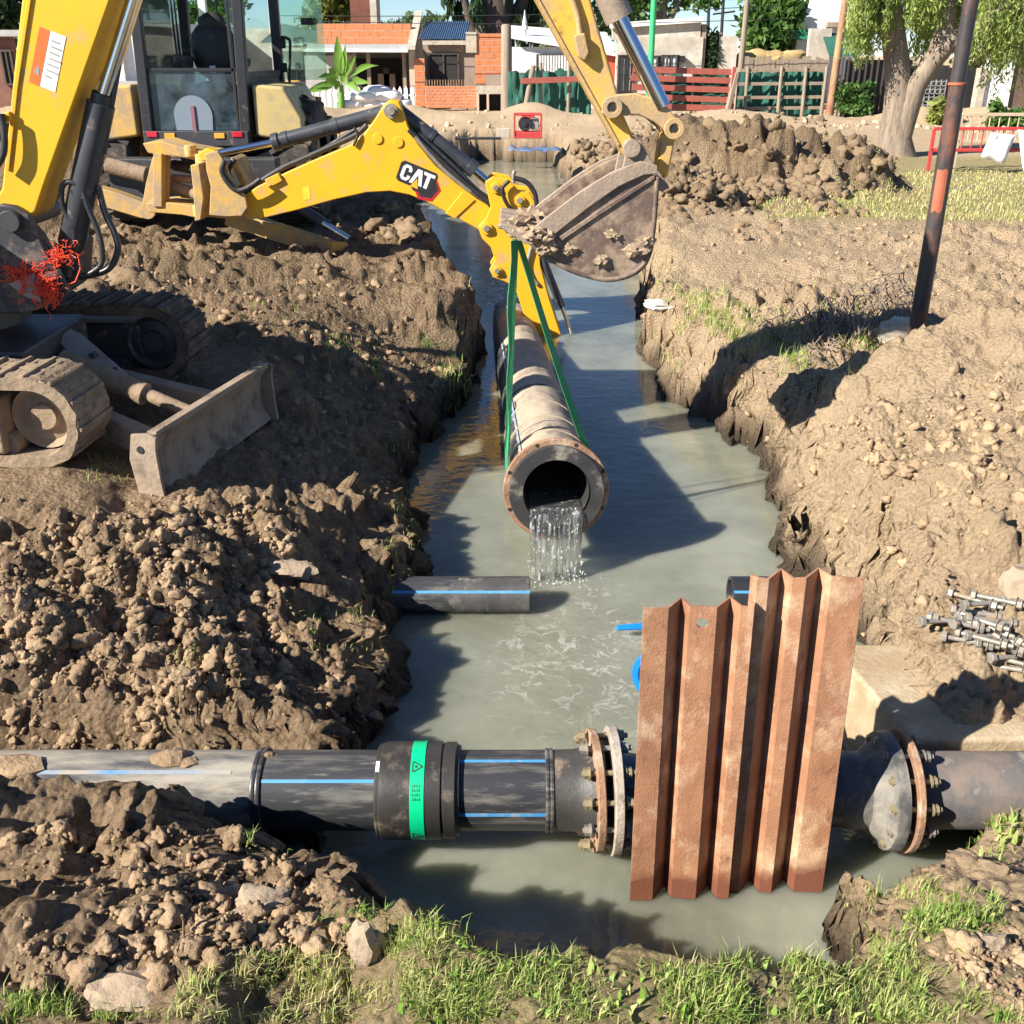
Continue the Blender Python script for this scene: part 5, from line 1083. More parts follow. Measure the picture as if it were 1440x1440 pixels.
# fenders, wheels, bonnet
fy0, fy1 = 11.45, 12.75
fp = [(XR0+.06, aY(362, 118, fy0).z), (aY(398, 122, fy0).x, aY(398, 122, fy0).z), (aY(424, 165, fy0).x, aY(424, 165, fy0).z), (aY(427, 182, fy0).x, aY(427, 182, fy0).z), (aY(418, 200, fy0).x, aY(418, 200, fy0).z), (XR0+.06, aY(362, 192, fy0).z)]
MB().prism(fp, fy0, fy1).build('fender', M('tan_fender', (.52, .40, .16), (.44, .34, .15), .45, scale=3, dirt=((.33, .26, .17), .4, 7)), bh, .035)
mir = [(2*(XL0+XR0)/2-x, z) for x, z in fp]; MB().prism(mir, fy0, fy1).build('fender', 'yellow_muddy', bh, .035)
def tyre(x, y, z, r, w_, label=None):
    wv = MB().lathe((x-w_/2, y, z), AX, [(0, r*.55), (.0, r*.9), (.05, r*.97), (w_/2, r), (w_-.05, r*.97), (w_, r*.9), (w_, r*.55)], 40)
    for i in range(22):
        for s in (-1, 1):
            a0 = 2*math.pi*(i+.25*s)/22; p = Vector((x+s*w_*.02, y+math.cos(a0)*r*1.005, z+math.sin(a0)*r*1.005)); a1 = a0+.16; q_ = Vector((x+s*w_*.47, y+math.cos(a1)*r*.975, z+math.sin(a1)*r*.975))
            wv.beam(p, q_, .05, .05, (0, math.cos(a0), math.sin(a0)))
    t = wv.build('wheel', M('muddy_tyre', (.03, .028, .027), (.06, .05, .04), .9, scale=8, dirt=((.2, .145, .1), .4, 6), bump=.3), bh, .004)
    MB().lathe((x-w_*.3, y, z), AX, [(0, 0), (0, r*.3), (-.03, r*.5), (0, r*.56), (w_*.6, r*.56), (w_*.63, r*.5), (w_*.6, r*.3), (w_*.6, 0)], 28).build('rim', 'yellow_muddy', t)
wxr = aY(412, 240, 11.4).x
tyre(wxr-.02, 12.1, .66, .66, .46); tyre(2*(XL0+XR0)/2-wxr+.02, 12.1, .66, .66, .46)
tyre(-2.55, 14.4, .5, .5, .34); tyre(-3.95, 14.4, .5, .5, .34)
MB().bx(-3.65, -2.85, 13.15, 15.2, .7, 1.42).build('bonnet', 'yellow', bh, .06)
MB().bx(-3.6, -2.9, 11., 15.2, .45, .7).build('chassis', 'dark_steel', bh, .03)
lbk = MB().prism([(0, 0), (.35, -.25), (.7, -.15), (.65, -.1), (.35, -.2), (.08, .05), (.25, .55), (.2, .58)], 0, 1); v_ = [(-4.4+p[1]*1.8, 16.3+p[0], .0+p[2]+.26) for p in lbk.v]
l_ = MB(); l_.add(v_, lbk.f); l_.build('loader_bucket', 'yellow_muddy', bh, .01)
for x in (-3.85, -2.65): MB().beam((x, 13.4, 1.25), (x, 16.4, .35), .12, .22).build('loader_arm', 'yellow', bh, .02)
# ================================================================ FAR SIDE OF THE STREET
MT['brick'] = M('orange_hollow_brick', (.62, .20, .075), (.50, .155, .06), .85, scale=3, dirt=((.62, .45, .33), .18, 4))
MT['mortar'] = M('pale_mortar', (.55, .42, .33), (.45, .33, .25), .9, scale=3)
MT['plaster'] = M('weathered_plaster', (.50, .44, .36), (.36, .31, .26), .9, scale=2, dirt=((.62, .58, .50), .45, 1.6), bump=.2, bs=12)
MT['whitewash'] = M('whitewash', (.78, .77, .74), (.68, .67, .65), .85, scale=2, dirt=((.45, .42, .38), .18, 3))
MT['grey_render'] = M('grey_render', (.40, .39, .38), (.30, .29, .28), .9, scale=2, dirt=((.5, .48, .44), .3, 2))
MT['brown_plaster'] = M('brown_plaster', (.34, .26, .20), (.26, .19, .15), .9, scale=2, dirt=((.45, .33, .24), .3, 3))
MT['blue_roof'] = M('blue_metal_roof', (.05, .10, .19), (.04, .08, .15), .5, scale=2)
MT['tin'] = M('tin_roof', (.55, .60, .52), (.42, .5, .38), .45, .3, scale=2, dirt=((.5, .46, .2), .3, 2))
MT['tin_white'] = M('white_tin_roof', (.74, .74, .74), (.6, .6, .6), .5, scale=2)
MT['dark_wood'] = M('dark_wood', (.07, .055, .045), (.05, .04, .035), .8, scale=5)
MT['wood'] = M('weathered_wood', (.30, .24, .18), (.22, .17, .125), .85, scale=5, stretch=(3, 3, .5))
MT['red_wood'] = M('red_brown_paint', (.34, .085, .06), (.26, .07, .05), .65, scale=5, dirt=((.35, .22, .17), .2, 6))
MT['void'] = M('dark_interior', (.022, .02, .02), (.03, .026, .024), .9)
MT['window_glass'] = M('dark_pane', (.02, .022, .028), None, .08)
MT['net'] = M('green_shade_net', (.020, .095, .070), (.026, .13, .095), .8, scale=2, dirt=((.05, .10, .08), .3, 3))
MT['green_trim'] = M('green_trim', (.03, .26, .13), None, .6)
MT['green_pole'] = M('green_pole_paint', (.05, .48, .17), (.04, .4, .15), .45)
MT['picket'] = M('white_picket', (.80, .80, .78), (.7, .7, .68), .6)
MT['sack'] = M('white_sack', (.80, .79, .78), (.68, .67, .67), .7, scale=2, bump=.3, bs=8)
MT['iron'] = M('black_iron', (.02, .02, .022), None, .6)
MT['barrier'] = M('red_barrier_paint', (.55, .05, .05), (.42, .05, .05), .5, scale=4)
MT['thatch'] = M('dry_straw', (.42, .30, .13), (.32, .22, .09), .95, scale=3, bump=.6, bs=20)
MT['bark'] = M('willow_bark', (.30, .235, .175), (.17, .13, .10), .95, scale=3, stretch=(4, 4, .8), dirt=((.10, .075, .06), .32, 5), bump=1., bs=10)
MT['bark_dark'] = M('dark_bark', (.10, .075, .06), (.06, .045, .038), .95, scale=4, stretch=(4, 4, .8), bump=.6, bs=12)
def rc(px0, py0, px1, py1, Y):
    ym = (py0+py1)/2; return aY(px0, ym, Y).x, aY(px1, ym, Y).x, aY(720, py1, Y).z, aY(720, py0, Y).z
def wall(name, px, Y, dep, mat, par, ground=False, bev=0):
    x0, x1, z0, z1 = rc(*px, Y)
    if ground: z0 = -.3
    return MB().bx(x0, x1, Y, Y+dep, z0, z1).build(name, mat, par, bev)
BRK = MB().box((0, 0, 0), (1, 1, 1)).build('brick', 'brick', None, 0, 0); BME = BRK.data; bpy.data.objects.remove(BRK)
def bricks(par, px, Y, dep=.16, bw=.33, bh=.19, slope=None, mat=None):
    x0, x1, z0, z1 = rc(*px, Y)
    wl = MB().bx(x0+.004, x1-.004, Y+.012, Y+dep, z0, z1-.006).build('wall', 'mortar', par); n = max(1, round((z1-z0)/bh)); hh = (z1-z0)/n; r_ = random.Random(int(px[0]))
    for j in range(n):
        x = x0-(bw/2 if j % 2 else 0)
        while x < x1-.03:
            a, b = max(x, x0), min(x+bw, x1); x += bw
            if b-a < .06: continue
            piece('brick', BME, wl, ((a+b)/2, Y+.05, z0+(j+.5)*hh), (b-a-.022, .09+r_.uniform(0, .012), hh-.026))
    return wl
def window(par, px, Y, bars=0, pane='window_glass', frame='dark_wood', name='window'):
    x0, x1, z0, z1 = rc(*px, Y); t = .06
    fr = MB().bx(x0, x1, Y-.05, Y+.04, z1-t, z1).bx(x0, x1, Y-.05, Y+.04, z0, z0+t).bx(x0, x0+t, Y-.05, Y+.04, z0+t, z1-t).bx(x1-t, x1, Y-.05, Y+.04, z0+t, z1-t)
    fr.bx((x0+x1)/2-.025, (x0+x1)/2+.025, Y-.045, Y+.03, z0+t, z1-t)
    w_ = fr.build(name, frame, par)
    MB().bx(x0+t, x1-t, Y+.0, Y+.02, z0+t, z1-t).build('pane', pane, w_)
    if bars:
        m = MB()
        for i in range(bars): x = x0+(x1-x0)*(i+.5)/bars; m.bx(x-.012, x+.012, Y-.09, Y-.065, z0, z1)
        m.bx(x0, x1, Y-.1, Y-.075, (z0+z1)/2-.012, (z0+z1)/2+.012); m.build('window_bars', 'iron', w_)
    return w_
YB = 38.
# --- brick house with the porch
x = aY(570, 150, YB).x
h1 = thing('brick_house', (x, YB, 0), 'low orange brick house with parapet, timber porch and dark window behind the sand ridge', 'house')
bricks(h1, (446, 33, 578, 62), YB+1.2)
wall('back_wall', (430, 62, 580, 150), YB+2.6, .2, 'grey_render', h1, True)
wall('porch_roof', (432, 62, 576, 74), YB-.3, 2.9, 'grey_render', h1)
x0, x1, z0, z1 = rc(430, 70, 575, 78, YB-.35); MB().add([(x0, YB-.8, z1), (x1, YB-.8, z1-.02), (x1, YB+1., z1+.12), (x0, YB+1., z1+.12), (x0, YB-.8, z1-.06), (x1, YB-.8, z1-.08), (x1, YB+1., z1+.06), (x0, YB+1., z1+.06)], [(0, 1, 2, 3), (7, 6, 5, 4), (0, 4, 5, 1), (1, 5, 6, 2), (2, 6, 7, 3), (3, 7, 4, 0)]).build('porch_sheet', 'tin_white', h1)
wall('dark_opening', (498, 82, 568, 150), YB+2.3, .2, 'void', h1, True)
wall('wall', (430, 78, 498, 150), YB+.6, .2, 'grey_render', h1, True)
for a_ in (499, 519, 569): wall('porch_post', (a_-2.5, 74, a_+2.5, 150), YB-.2, .14, 'wood', h1, True)
for a_, b_, c_, m_ in ((532, 556, 104, 'brown_plaster'), (540, 548, 95, 'dark_wood')): wall('porch_chair', (a_, c_, b_, 140), YB+1.4, .3, m_, h1, True)
x0, x1, z0, z1 = rc(576, 30, 584, 150, YB-.2)
MB().add([(x0, YB-.4, -.3), (x1, YB-.4, -.3), (x1, YB+3.2, -.3), (x0, YB+3.2, -.3), (x0, YB-.4, z1-.85), (x1, YB-.4, z1-.85), (x1, YB+3.2, z1+.35), (x0, YB+3.2, z1+.35)], [(3, 2, 1, 0), (4, 5, 6, 7), (0, 1, 5, 4), (1, 2, 6, 5), (2, 3, 7, 6), (3, 0, 4, 7)]).build('side_wall', 'mortar', h1)
MB().add([(x0-.04, YB-.5, z1-.86), (x1+.04, YB-.5, z1-.86), (x1+.04, YB+3.2, z1+.36), (x0-.04, YB+3.2, z1+.36), (x0-.04, YB-.5, z1-.78), (x1+.04, YB-.5, z1-.78), (x1+.04, YB+3.2, z1+.44), (x0-.04, YB+3.2, z1+.44)], [(3, 2, 1, 0), (4, 5, 6, 7), (0, 1, 5, 4), (1, 2, 6, 5), (2, 3, 7, 6), (3, 0, 4, 7)]).build('coping', 'concrete', h1)
bricks(h1, (583, 82, 598, 150), YB-.5, .3)
# middle part with window
wall('wall', (596, 62, 668, 150), YB, .25, 'brown_plaster', h1, True)
window(h1, (602, 74, 646, 122), YB-.05, 0, 'void')
x0, x1, z0, z1 = rc(592, 33, 658, 58, YB+.8); rf = MB(); n = 22
vs = []
for i in range(n*2+1): xx = x0+(x1-x0)*i/(n*2); vs += [(xx, YB-.25, z0+.06+(.03 if i % 2 else 0)), (xx, YB+3.2, z1+.12+(.03 if i % 2 else 0))]
rf.add(vs, [(i*2, i*2+2, i*2+3, i*2+1) for i in range(n*2)]); o = rf.build('roof', 'blue_roof', h1, 0, 0); s_ = o.modifiers.new('t', 'SOLIDIFY'); s_.thickness = .02
wall('eave', (594, 57, 662, 63), YB-.3, .2, 'concrete', h1)
bricks(h1, (598, 121, 672, 152), YB-1.1, .2, .17, .10)
x0, x1, z0, z1 = rc(600, 112, 672, 121, YB-1.05)
gr_ = MB()
for i in range(20): xx = x0+(x1-x0)*i/19; gr_.bx(xx-.014, xx+.014, YB-1.05, YB-1.02, z0, z1)
gr_.build('railing', 'rust_flange', h1)
bricks(h1, (668, 47, 706, 118), YB-.7, .25)
wall('corner_pier', (655, 45, 670, 74), YB-.75, .3, 'concrete', h1)
wall('panel', (683, 105, 706, 121), YB-.95, .2, 'brown_plaster', h1)
mb = thing('meter_box', (aY(690, 150, YB-1.4).x, YB-1.4, 0), 'open concrete meter box with broken grille at the foot of the brick wall', 'meter box')
wall('top_slab', (671, 121, 710, 132), YB-1.5, .5, 'concrete', mb); wall('dark_inside', (674, 133, 708, 160), YB-1.05, .05, 'void', mb, True)
for a_ in (672, 686, 707): wall('side_post', (a_-1.6, 132, a_+1.6, 160), YB-1.5, .4, 'mortar', mb, True)
p = aY(712, 155, YB-1.8); z1 = aY(712, 34, YB-1.8).z
one(MB().lathe((p.x, p.y, -.3), (0, 0, 1), [(0, .19), (1.5, .17), (z1+.25, .16), (z1+.3, .12), (z1+.3, 0)], 14), 'wooden_post', 'wood', 'thick weathered wooden post at the corner of the brick house', 'post')
# --- low house with corrugated roof, seen past the backhoe cab
x = aY(440, 150, 40).x
h2 = thing('tin_roof_house', (x, 40, 0), 'low house with striped corrugated tin roof left of the brick parapet', 'house')
wall('wall', (385, 72, 452, 150), 40, .2, 'grey_render', h2, True)
x0, x1, z0, z1 = rc(378, 36, 480, 66, 41); rf = MB(); n = 26; vs = []
for i in range(n*2+1): xx = x0+(x1-x0)*i/(n*2); vs += [(xx, 39.4, z0+.1+(.06 if i % 2 else 0)), (xx, 43.5, max(z0+.2, z1+.1-(i/(n*2))*.5+(.06 if i % 2 else 0)))]
rf.add(vs, [(i*2, i*2+2, i*2+3, i*2+1) for i in range(n*2)]); o = rf.build('roof', 'tin', h2, 0, 0); s_ = o.modifiers.new('t', 'SOLIDIFY'); s_.thickness = .02
wall('fascia', (385, 64, 450, 72), 39.5, .1, 'concrete', h2)
window(h2, (404, 96, 432, 118), 39.95, 0)
# --- white house behind the near boom
x = aY(170, 150, 39).x
h3 = thing('white_house', (x, 39, 0), 'whitewashed house with barred window behind the excavator boom', 'house')
wall('wall', (120, -12, 215, 120), 39, .25, 'whitewash', h3, True); wall('low_wall', (118, 114, 208, 150), 38.4, .2, 'grey_render', h3, True)
window(h3, (134, 66, 154, 116), 38.95, 5); wall('roof_slab', (112, -26, 225, -12), 38.6, 4, 'concrete', h3)
wall('pilaster', (155, 20, 170, 114), 38.8, .2, 'whitewash', h3, True)
wall('wall', (215, 34, 300, 150), 40, .25, 'whitewash', h3, True); wall('wall', (300, 40, 386, 150), 41, .25, 'plaster', h3, True); wall('pillar', (284, -30, 294, 150), 39.5, .25, 'whitewash', h3, True)
x = aY(10, 150, 37).x
h4 = thing('brick_shed', (x, 37, 0), 'dark brick shed with grey roof edge at the far left behind the excavator boom', 'shed')
wall('wall', (-60, 52, 24, 150), 37, .25, M('dark_brick', (.22, .10, .07), (.14, .07, .05), .9, scale=4), h4, True); wall('roof', (-64, 42, 28, 51), 36.7, 3, 'grey_render', h4); window(h4, (4, 70, 20, 120), 36.95, 0, 'void')
# --- white house with sloping tin roof and slatted window
x = aY(770, 150, YB+.5).x
h5 = thing('shuttered_house', (x, YB+.5, 0), 'white house with sloping tin roof and slatted white window behind the green netting', 'house')
wall('wall', (720, 66, 862, 150), YB+.5, .25, 'whitewash', h5, True)
x0, x1, z0, z1 = rc(718, 38, 866, 76, YB+.5)
MB().add([(x0, YB+.2, z0+.55), (x1, YB+.2, z0+.0), (x1, YB+4.5, z0+.75), (x0, YB+4.5, z1+.15), (x0, YB+.2, z0+.48), (x1, YB+.2, z0-.07), (x1, YB+4.5, z0+.68), (x0, YB+4.5, z1+.08)], [(0, 1, 2, 3), (7, 6, 5, 4), (0, 4, 5, 1), (1, 5, 6, 2), (2, 6, 7, 3), (3, 7, 4, 0)]).build('roof', 'tin_white', h5)
wd = window(h5, (754, 76, 802, 106), YB+.4, 0, 'void')
x0, x1, z0, z1 = rc(757, 78, 800, 104, YB+.35)
for i in range(11): xx = x0+(x1-x0)*(i+.5)/11; MB().bx(xx-.032, xx+.032, YB+.33, YB+.345, z0, z1).build('slat', 'whitewash', wd)
vt = MB().cyl(aY(738, 58, YB+1), aY(738, 30, YB+1), .06, n=10).cyl(aY(738, 42, YB+1), aY(738, 14, YB+1), .12, .01, n=10); vt.build('vent_cowl', 'tin_white', h5)
wall('red_door', (853, 74, 866, 130), YB+.4, .06, M('red_door', (.55, .10, .05)), h5, True)
# --- plastered house
x = aY(920, 150, YB).x
h6 = thing('plastered_house', (x, YB, 0), 'weathered plaster house with white roof band and barred door behind the red fence', 'house')
wall('wall', (866, 52, 986, 150), YB, .3, 'plaster', h6, True)
x0, x1, z0, z1 = rc(862, 26, 990, 54, YB)
MB().add([(x0, YB+.02, z0-.04), (x1-.1, YB+.02, z0-.04), (x1-.1, YB+.02, z1-.08), (x0, YB+.02, z1-.25), (x0, YB+.4, z0-.04), (x1-.1, YB+.4, z0-.04), (x1-.1, YB+.4, z1-.08), (x0, YB+.4, z1-.25)], [(0, 1, 2, 3), (7, 6, 5, 4), (3, 2, 6, 7), (1, 5, 6, 2), (0, 3, 7, 4), (0, 4, 5, 1)]).build('parapet', 'plaster', h6)
MB().beam((x0-.1, YB-.02, z1-.22), (x1-.05, YB-.02, z1-.03), .3, .16).build('roof_band', 'whitewash', h6)
wall('side_wall', (984, 34, 990, 150), YB+.05, 3, 'brown_plaster', h6, True)
window(h6, (868, 77, 889, 134), YB-.05, 5, 'grey_ink', 'dark_wood', 'barred_door')
window(h6, (902, 78, 928, 100), YB-.05, 4, 'white'); window(h6, (929, 77, 955, 100), YB-.05, 4, 'white')
MB().box(aY(960, 83, YB-.15), (.14, .2, .2)).build('lamp_box', 'iron', h6)
x = aY(1010, 150, YB).x
w7 = thing('broken_wall', (x, YB, 0), 'broken stretch of stained wall overgrown with dry ivy beside the plaster house', 'wall')
wall('wall', (988, 46, 1012, 150), YB+.4, .25, 'brown_plaster', w7, True); wall('wall', (1008, 51, 1034, 150), YB+.2, .25, 'plaster', w7, True)
# --- fences
def rail_fence():
    Y = 32.; x0, x1, z0, z1 = rc(886, 97, 1028, 160, Y)
    t = thing('red_fence', (x0, Y, 0), 'red brown fence of wide horizontal boards in front of the plaster house', 'fence')
    L_ = x1-x0
    for j, zz in enumerate((101, 113, 126, 139, 152)):
        z = aY(950, zz, Y).z; a_ = x0+(.0 if j % 2 else .05); MB().beam((a_, Y, z+.07), (x1-.05, Y-.02, z-.03 if j == 3 else z-.01), .04, .16).build('board', 'red_wood', t, .006)
    for px in (890, 931, 974, 1022): wall('post', (px-1.5, 98, px+1.5, 160), Y+.04, .07, 'wood' if px not in (890, 1022) else 'red_wood', t, True)
    x0, x1, z0, z1 = rc(926, 106, 1024, 156, Y+.2); m = MB(); vs = []; n = 24
    for i in range(n+1):
        xx = x0+(x1-x0)*i/n
        for k in range(5): zz = z0+(z1-z0)*k/4; vs.append((xx, Y+.2+.08*mn.noise(Vector((i*.6, k*.8, 2))), zz-.08*math.sin(i*.8)*(k == 4)))
    m.add(vs, [(i*5+k, i*5+5+k, i*5+6+k, i*5+1+k) for i in range(n) for k in range(4)]); m.build('shade_net', 'net', t, 0, 60)
rail_fence()
def net_fence(name, px0, px1, pt, pb, Y, label, rails, posts, railmat='wood', sag=.1):
    x0, x1, z0, z1 = rc(px0, pt, px1, pb, Y); t = thing(name, (x0, Y, 0), label, 'fence'); m = MB(); vs = []; n = 40; q = 7
    for i in range(n+1):
        xx = x0+(x1-x0)*i/n
        for k in range(q): zz = -.2+(z1+.2)*k/(q-1); vs.append((xx, Y+.14*mn.noise(Vector((i*.5, k*.5, px0)))+.018*math.sin(i*1.9+k*.7), zz-sag*(k/(q-1))*(.6+.7*mn.noise(Vector((i*.22, 0, px1))))))
    m.add(vs, [(i*q+k, i*q+q+k, i*q+q+1+k, i*q+1+k) for i in range(n) for k in range(q-1)]); m.build('shade_net', 'net', t, 0, 60)
    for py in rails: z = aY(700, py, Y).z; MB().beam((x0, Y-.2, z), (x1, Y-.2, z+.02), .05, .09).build('rail', railmat, t, .006)
    for a_, lean in posts:
        b_ = aY(a_, pb, Y-.28); MB().cyl((b_.x, b_.y, -.2), (b_.x+lean, b_.y+.05, aY(a_, pt-4, Y).z), .06, .05, n=10).build('post', 'wood', t)
net_fence('net_fence', 714, 832, 92, 160, 33.5, 'green shade netting fence with one red rail, in front of the shuttered white house', (), ((760, 0.), (799, 0)), sag=.25)
net_fence('net_fence', 1036, 1158, 97, 158, 33., 'green shade netting fence with weathered rails, right of the red fence', (99, 118, 137, 152), ((1047, 0), (1094, 0), (1128, 0), (1155, .03)), sag=.12)
a_, b_ = aY(732, 114, 33.), aY(846, 110, 33.); one(MB().beam(a_, b_, .06, .16), 'red_rail', 'red_wood', 'single red rail in front of the green netting by the wooden props', 'rail', None, .006)
a_ = aY(736, 157, 33.); one(MB().cyl((a_.x, a_.y, -.1), aY(750, 92, 33.1), .09, .08, n=10), 'wooden_prop', 'wood', 'leaning wooden prop at the left end of the red rail', 'post')
a_ = aY(1018, 160, 32.); one(MB().beam((a_.x, a_.y-.15, -.1), aY(1036, 102, 31.9), .2, .1), 'wooden_plank', 'wood', 'grey leaning plank at the right end of the red fence', 'plank', None, .006)
a_ = aY(1027, 160, 31.9); one(MB().beam((a_.x, a_.y, -.1), aY(1033, 94, 31.9), .1, .1), 'fence_post', 'red_wood', 'red brown square post at the right end of the red fence', 'post', None, .006)
p = aY(1036, 150, 34); one(MB().lathe((p.x, p.y, -.2), (.015, 0, 1), [(0, .1), (2, .09), (5.2, .06), (5.2, 0)], 10), 'timber_pole', 'wood', 'thin bare timber pole rising behind the end of the red fence', 'pole')
p = aY(1166, 160, 31.2); one(MB().cyl((p.x, p.y, -.2), aY(1193, -30, 31.2), .12, .09, n=12), 'leaning_post', M('rusty_post', (.25, .10, .06), (.38, .27, .13), .7, scale=2), 'rusty leaning post between the green netting and the round bush', 'post')
p = aY(912, 150, 31.4); one(MB().lathe((p.x, p.y, -.2), (0, 0, 1), [(0, .11), (1.6, .11), (1.62, .085), (4.2, .08), (4.2, 0)], 14), 'green_post', 'green_pole', 'bright green steel post in front of the red fence', 'post')
pk = thing('picket_fence', (aY(500, 150, 35.5).x, 35.5, 0), 'white picket fence before the low houses beside the banana plant', 'fence'); pm = None
x0, x1, z0, z1 = rc(405, 122, 585, 150, 35.5); xx = x0; pp = MB().prism([(-.055, 0), (.055, 0), (.055, .72), (0, .82), (-.055, .72)], -.012, .012).build('picket', 'picket', None); pme = pp.data; bpy.data.objects.remove(pp)
while xx < x1: piece('picket', pme, pk, (xx, 35.5, z1-.80+.02*math.sin(xx*7)), (1, 1, 1.0)); xx += .19
MB().beam((x0, 35.53, z1-.25), (x1, 35.53, z1-.25), .03, .06).beam((x0, 35.53, z1-.6), (x1, 35.53, z1-.6), .03, .06).build('rail', 'picket', pk)
# --- sacks on a heap
r_ = random.Random(2); SK = ['left end of the heap, printed side out', 'middle of the heap', 'right end of the heap near the brick pier']
for i, (px, py, w_) in enumerate(((492, 147, 38), (528, 148, 40), (562, 147, 34), (512, 136, 40), (545, 135, 38), (530, 128, 34))):
    p = aY(px, py, 33.6+.1*(i % 3)); k = w_*p.y/1440/2
    m = MB(); vs = []
    for v in ICO[3][0]: q = Vector((math.copysign(abs(v.x)**.6, v.x), v.y, math.copysign(abs(v.z)**.7, v.z))); vs.append(p+Vector((q.x*k, q.y*.28, q.z*.17))*(1+.12*mn.noise(q*1.6+Vector((i*3, 0, 0)))))
    m.add(vs, ICO[3][1]); lab = ['white sack at the left end of the bottom row of the heap', 'white sack in the middle of the bottom row of the heap', 'white sack at the right end of the bottom row by the brick pier', 'white sack on the left of the second row of the heap', 'white sack on the right of the second row of the heap', 'topmost white sack of the heap before the porch'][i]
    one(m, 'sack', 'sack', lab, 'sack', 'white sacks heaped before the porch', 0, 60)
# --- banana plant
bp_ = aY(480, 160, 33.2); bn = thing('banana_plant', (bp_.x, bp_.y, 0), 'banana plant with broad bright leaves before the picket fence', 'banana plant')
MT['banana'] = M('banana_leaf', (.15, .30, .035), (.09, .20, .025), .45, scale=2)
MB().tube([(bp_.x, bp_.y, -.1), (bp_.x+.03, bp_.y, .5), (bp_.x+.05, bp_.y, .9)], [.12, .10, .07], 10).build('stem', 'banana', bn)
def bleaf(tip, w_, bow):
    b_ = Vector((bp_.x+.05, bp_.y, .85)); t_ = Vector(tip); vs = []; n = 10; s_ = (t_-b_).cross(Vector((0, 1, 0))).normalized()
    for i in range(n+1):
        u_ = i/n; c = b_+(t_-b_)*u_+Vector((0, 0, bow*math.sin(math.pi*u_))); ww = w_*max(.05, math.sin(math.pi*min(1, max(0, (u_-.2)/.8))**.8))
        for k in (-1, 0, 1): vs.append(c+s_*k*ww+Vector((0, -.1*abs(k)*ww*3, -(.25+.5*mn.noise(Vector((i*1.7, k*3, tip[0]))))*abs(k)*ww)))
    MB().add(vs, [(i*3+k, i*3+k+1, i*3+k+4, i*3+k+3) for i in range(n) for k in range(2)]).build('leaf', 'banana', bn, 0, 60)
for px, py, w_, bow in ((474, 50, .16, .0), (532, 92, .09, .22), (520, 116, .11, .12), (462, 96, .12, .15), (428, 131, .12, .12), (470, 118, .16, .05), (487, 100, .11, .05), (500, 78, .10, .1), (446, 110, .09, .2), (508, 130, .10, .15), (440, 122, .09, .1), (486, 62, .10, .02), (458, 112, .12, .1)): bleaf(aY(px, py, 33.0), w_, bow)
# --- generator
gp_ = aY(742, 194, 24.6); gz_ = .0; gn = thing('generator', (gp_.x, gp_.y, gz_), 'small motor pump in a red tube frame on the sandy street', 'generator')
fr = MB(); W_, D_, H_ = .30, .24, .52
for sx in (-1, 1):
    for sy in (-1, 1): fr.cyl((gp_.x+sx*W_, gp_.y+sy*D_, gz_+.02), (gp_.x+sx*W_, gp_.y+sy*D_, gz_+H_), .02, n=8)
    fr.cyl((gp_.x+sx*W_, gp_.y-D_, gz_+H_), (gp_.x+sx*W_, gp_.y+D_, gz_+H_), .02, n=8)
for sy in (-1, 1):
    for zz in (.04, H_): fr.cyl((gp_.x-W_, gp_.y+sy*D_, gz_+zz), (gp_.x+W_, gp_.y+sy*D_, gz_+zz), .02, n=8)
fr.build('tube_frame', 'barrier', gn); MB().bx(gp_.x-W_, gp_.x+W_, gp_.y-D_, gp_.y+D_, gz_+.05, gz_+.16).build('base_tray', 'barrier', gn, .02)
MB().cyl((gp_.x-.06, gp_.y-.2, gz_+.32), (gp_.x-.06, gp_.y+.1, gz_+.32), .15, n=20).cyl((gp_.x-.06, gp_.y-.22, gz_+.32), (gp_.x-.06, gp_.y-.2, gz_+.32), .06, n=14).build('engine', 'iron', gn, .01)
MB().box((gp_.x+.16, gp_.y, gz_+.32), (.18, .3, .24)).build('pump_housing', 'grey_paint', gn, .02); MB().box((gp_.x, gp_.y, gz_+.47), (.3, .26, .08)).build('fuel_tank', 'barrier', gn, .02)
q = aY(708, 192, 24.8); one(MB().box((q.x, q.y, .1), (.3, .25, .22)), 'concrete_cube', 'concrete', 'small grey block on the street left of the red pump', 'block', None, .015)
ph = [aY(x_, y_, 24.) for x_, y_ in ((640, 196), (680, 199), (705, 196))]; one(MB().tube([Vector((p.x, p.y, .05)) for p in ph], .03, 8), 'street_hose', 'hose', 'black hose lying on the sandy street left of the red pump', 'hose')
sh = MB(); a_ = aZ(715, 212, .06); vs = []
for i in range(13):
    for k in range(4): vs.append((a_.x+i*.085, a_.y+k*.3-.2, .07+.07*mn.noise(Vector((i*.7, k*.9, 5)))))
sh.add(vs, [(i*4+k, i*4+k+1, i*4+k+5, i*4+k+4) for i in range(12) for k in range(3)]); o = sh.build('tarpaulin', M('blue_tarp', (.05, .10, .24), (.22, .26, .34), .4, scale=2), None, 0, 60); tag(o, 'crumpled blue plastic sheet at the far end of the trench', 'tarpaulin'); s_ = o.modifiers.new('t', 'SOLIDIFY'); s_.thickness = .01
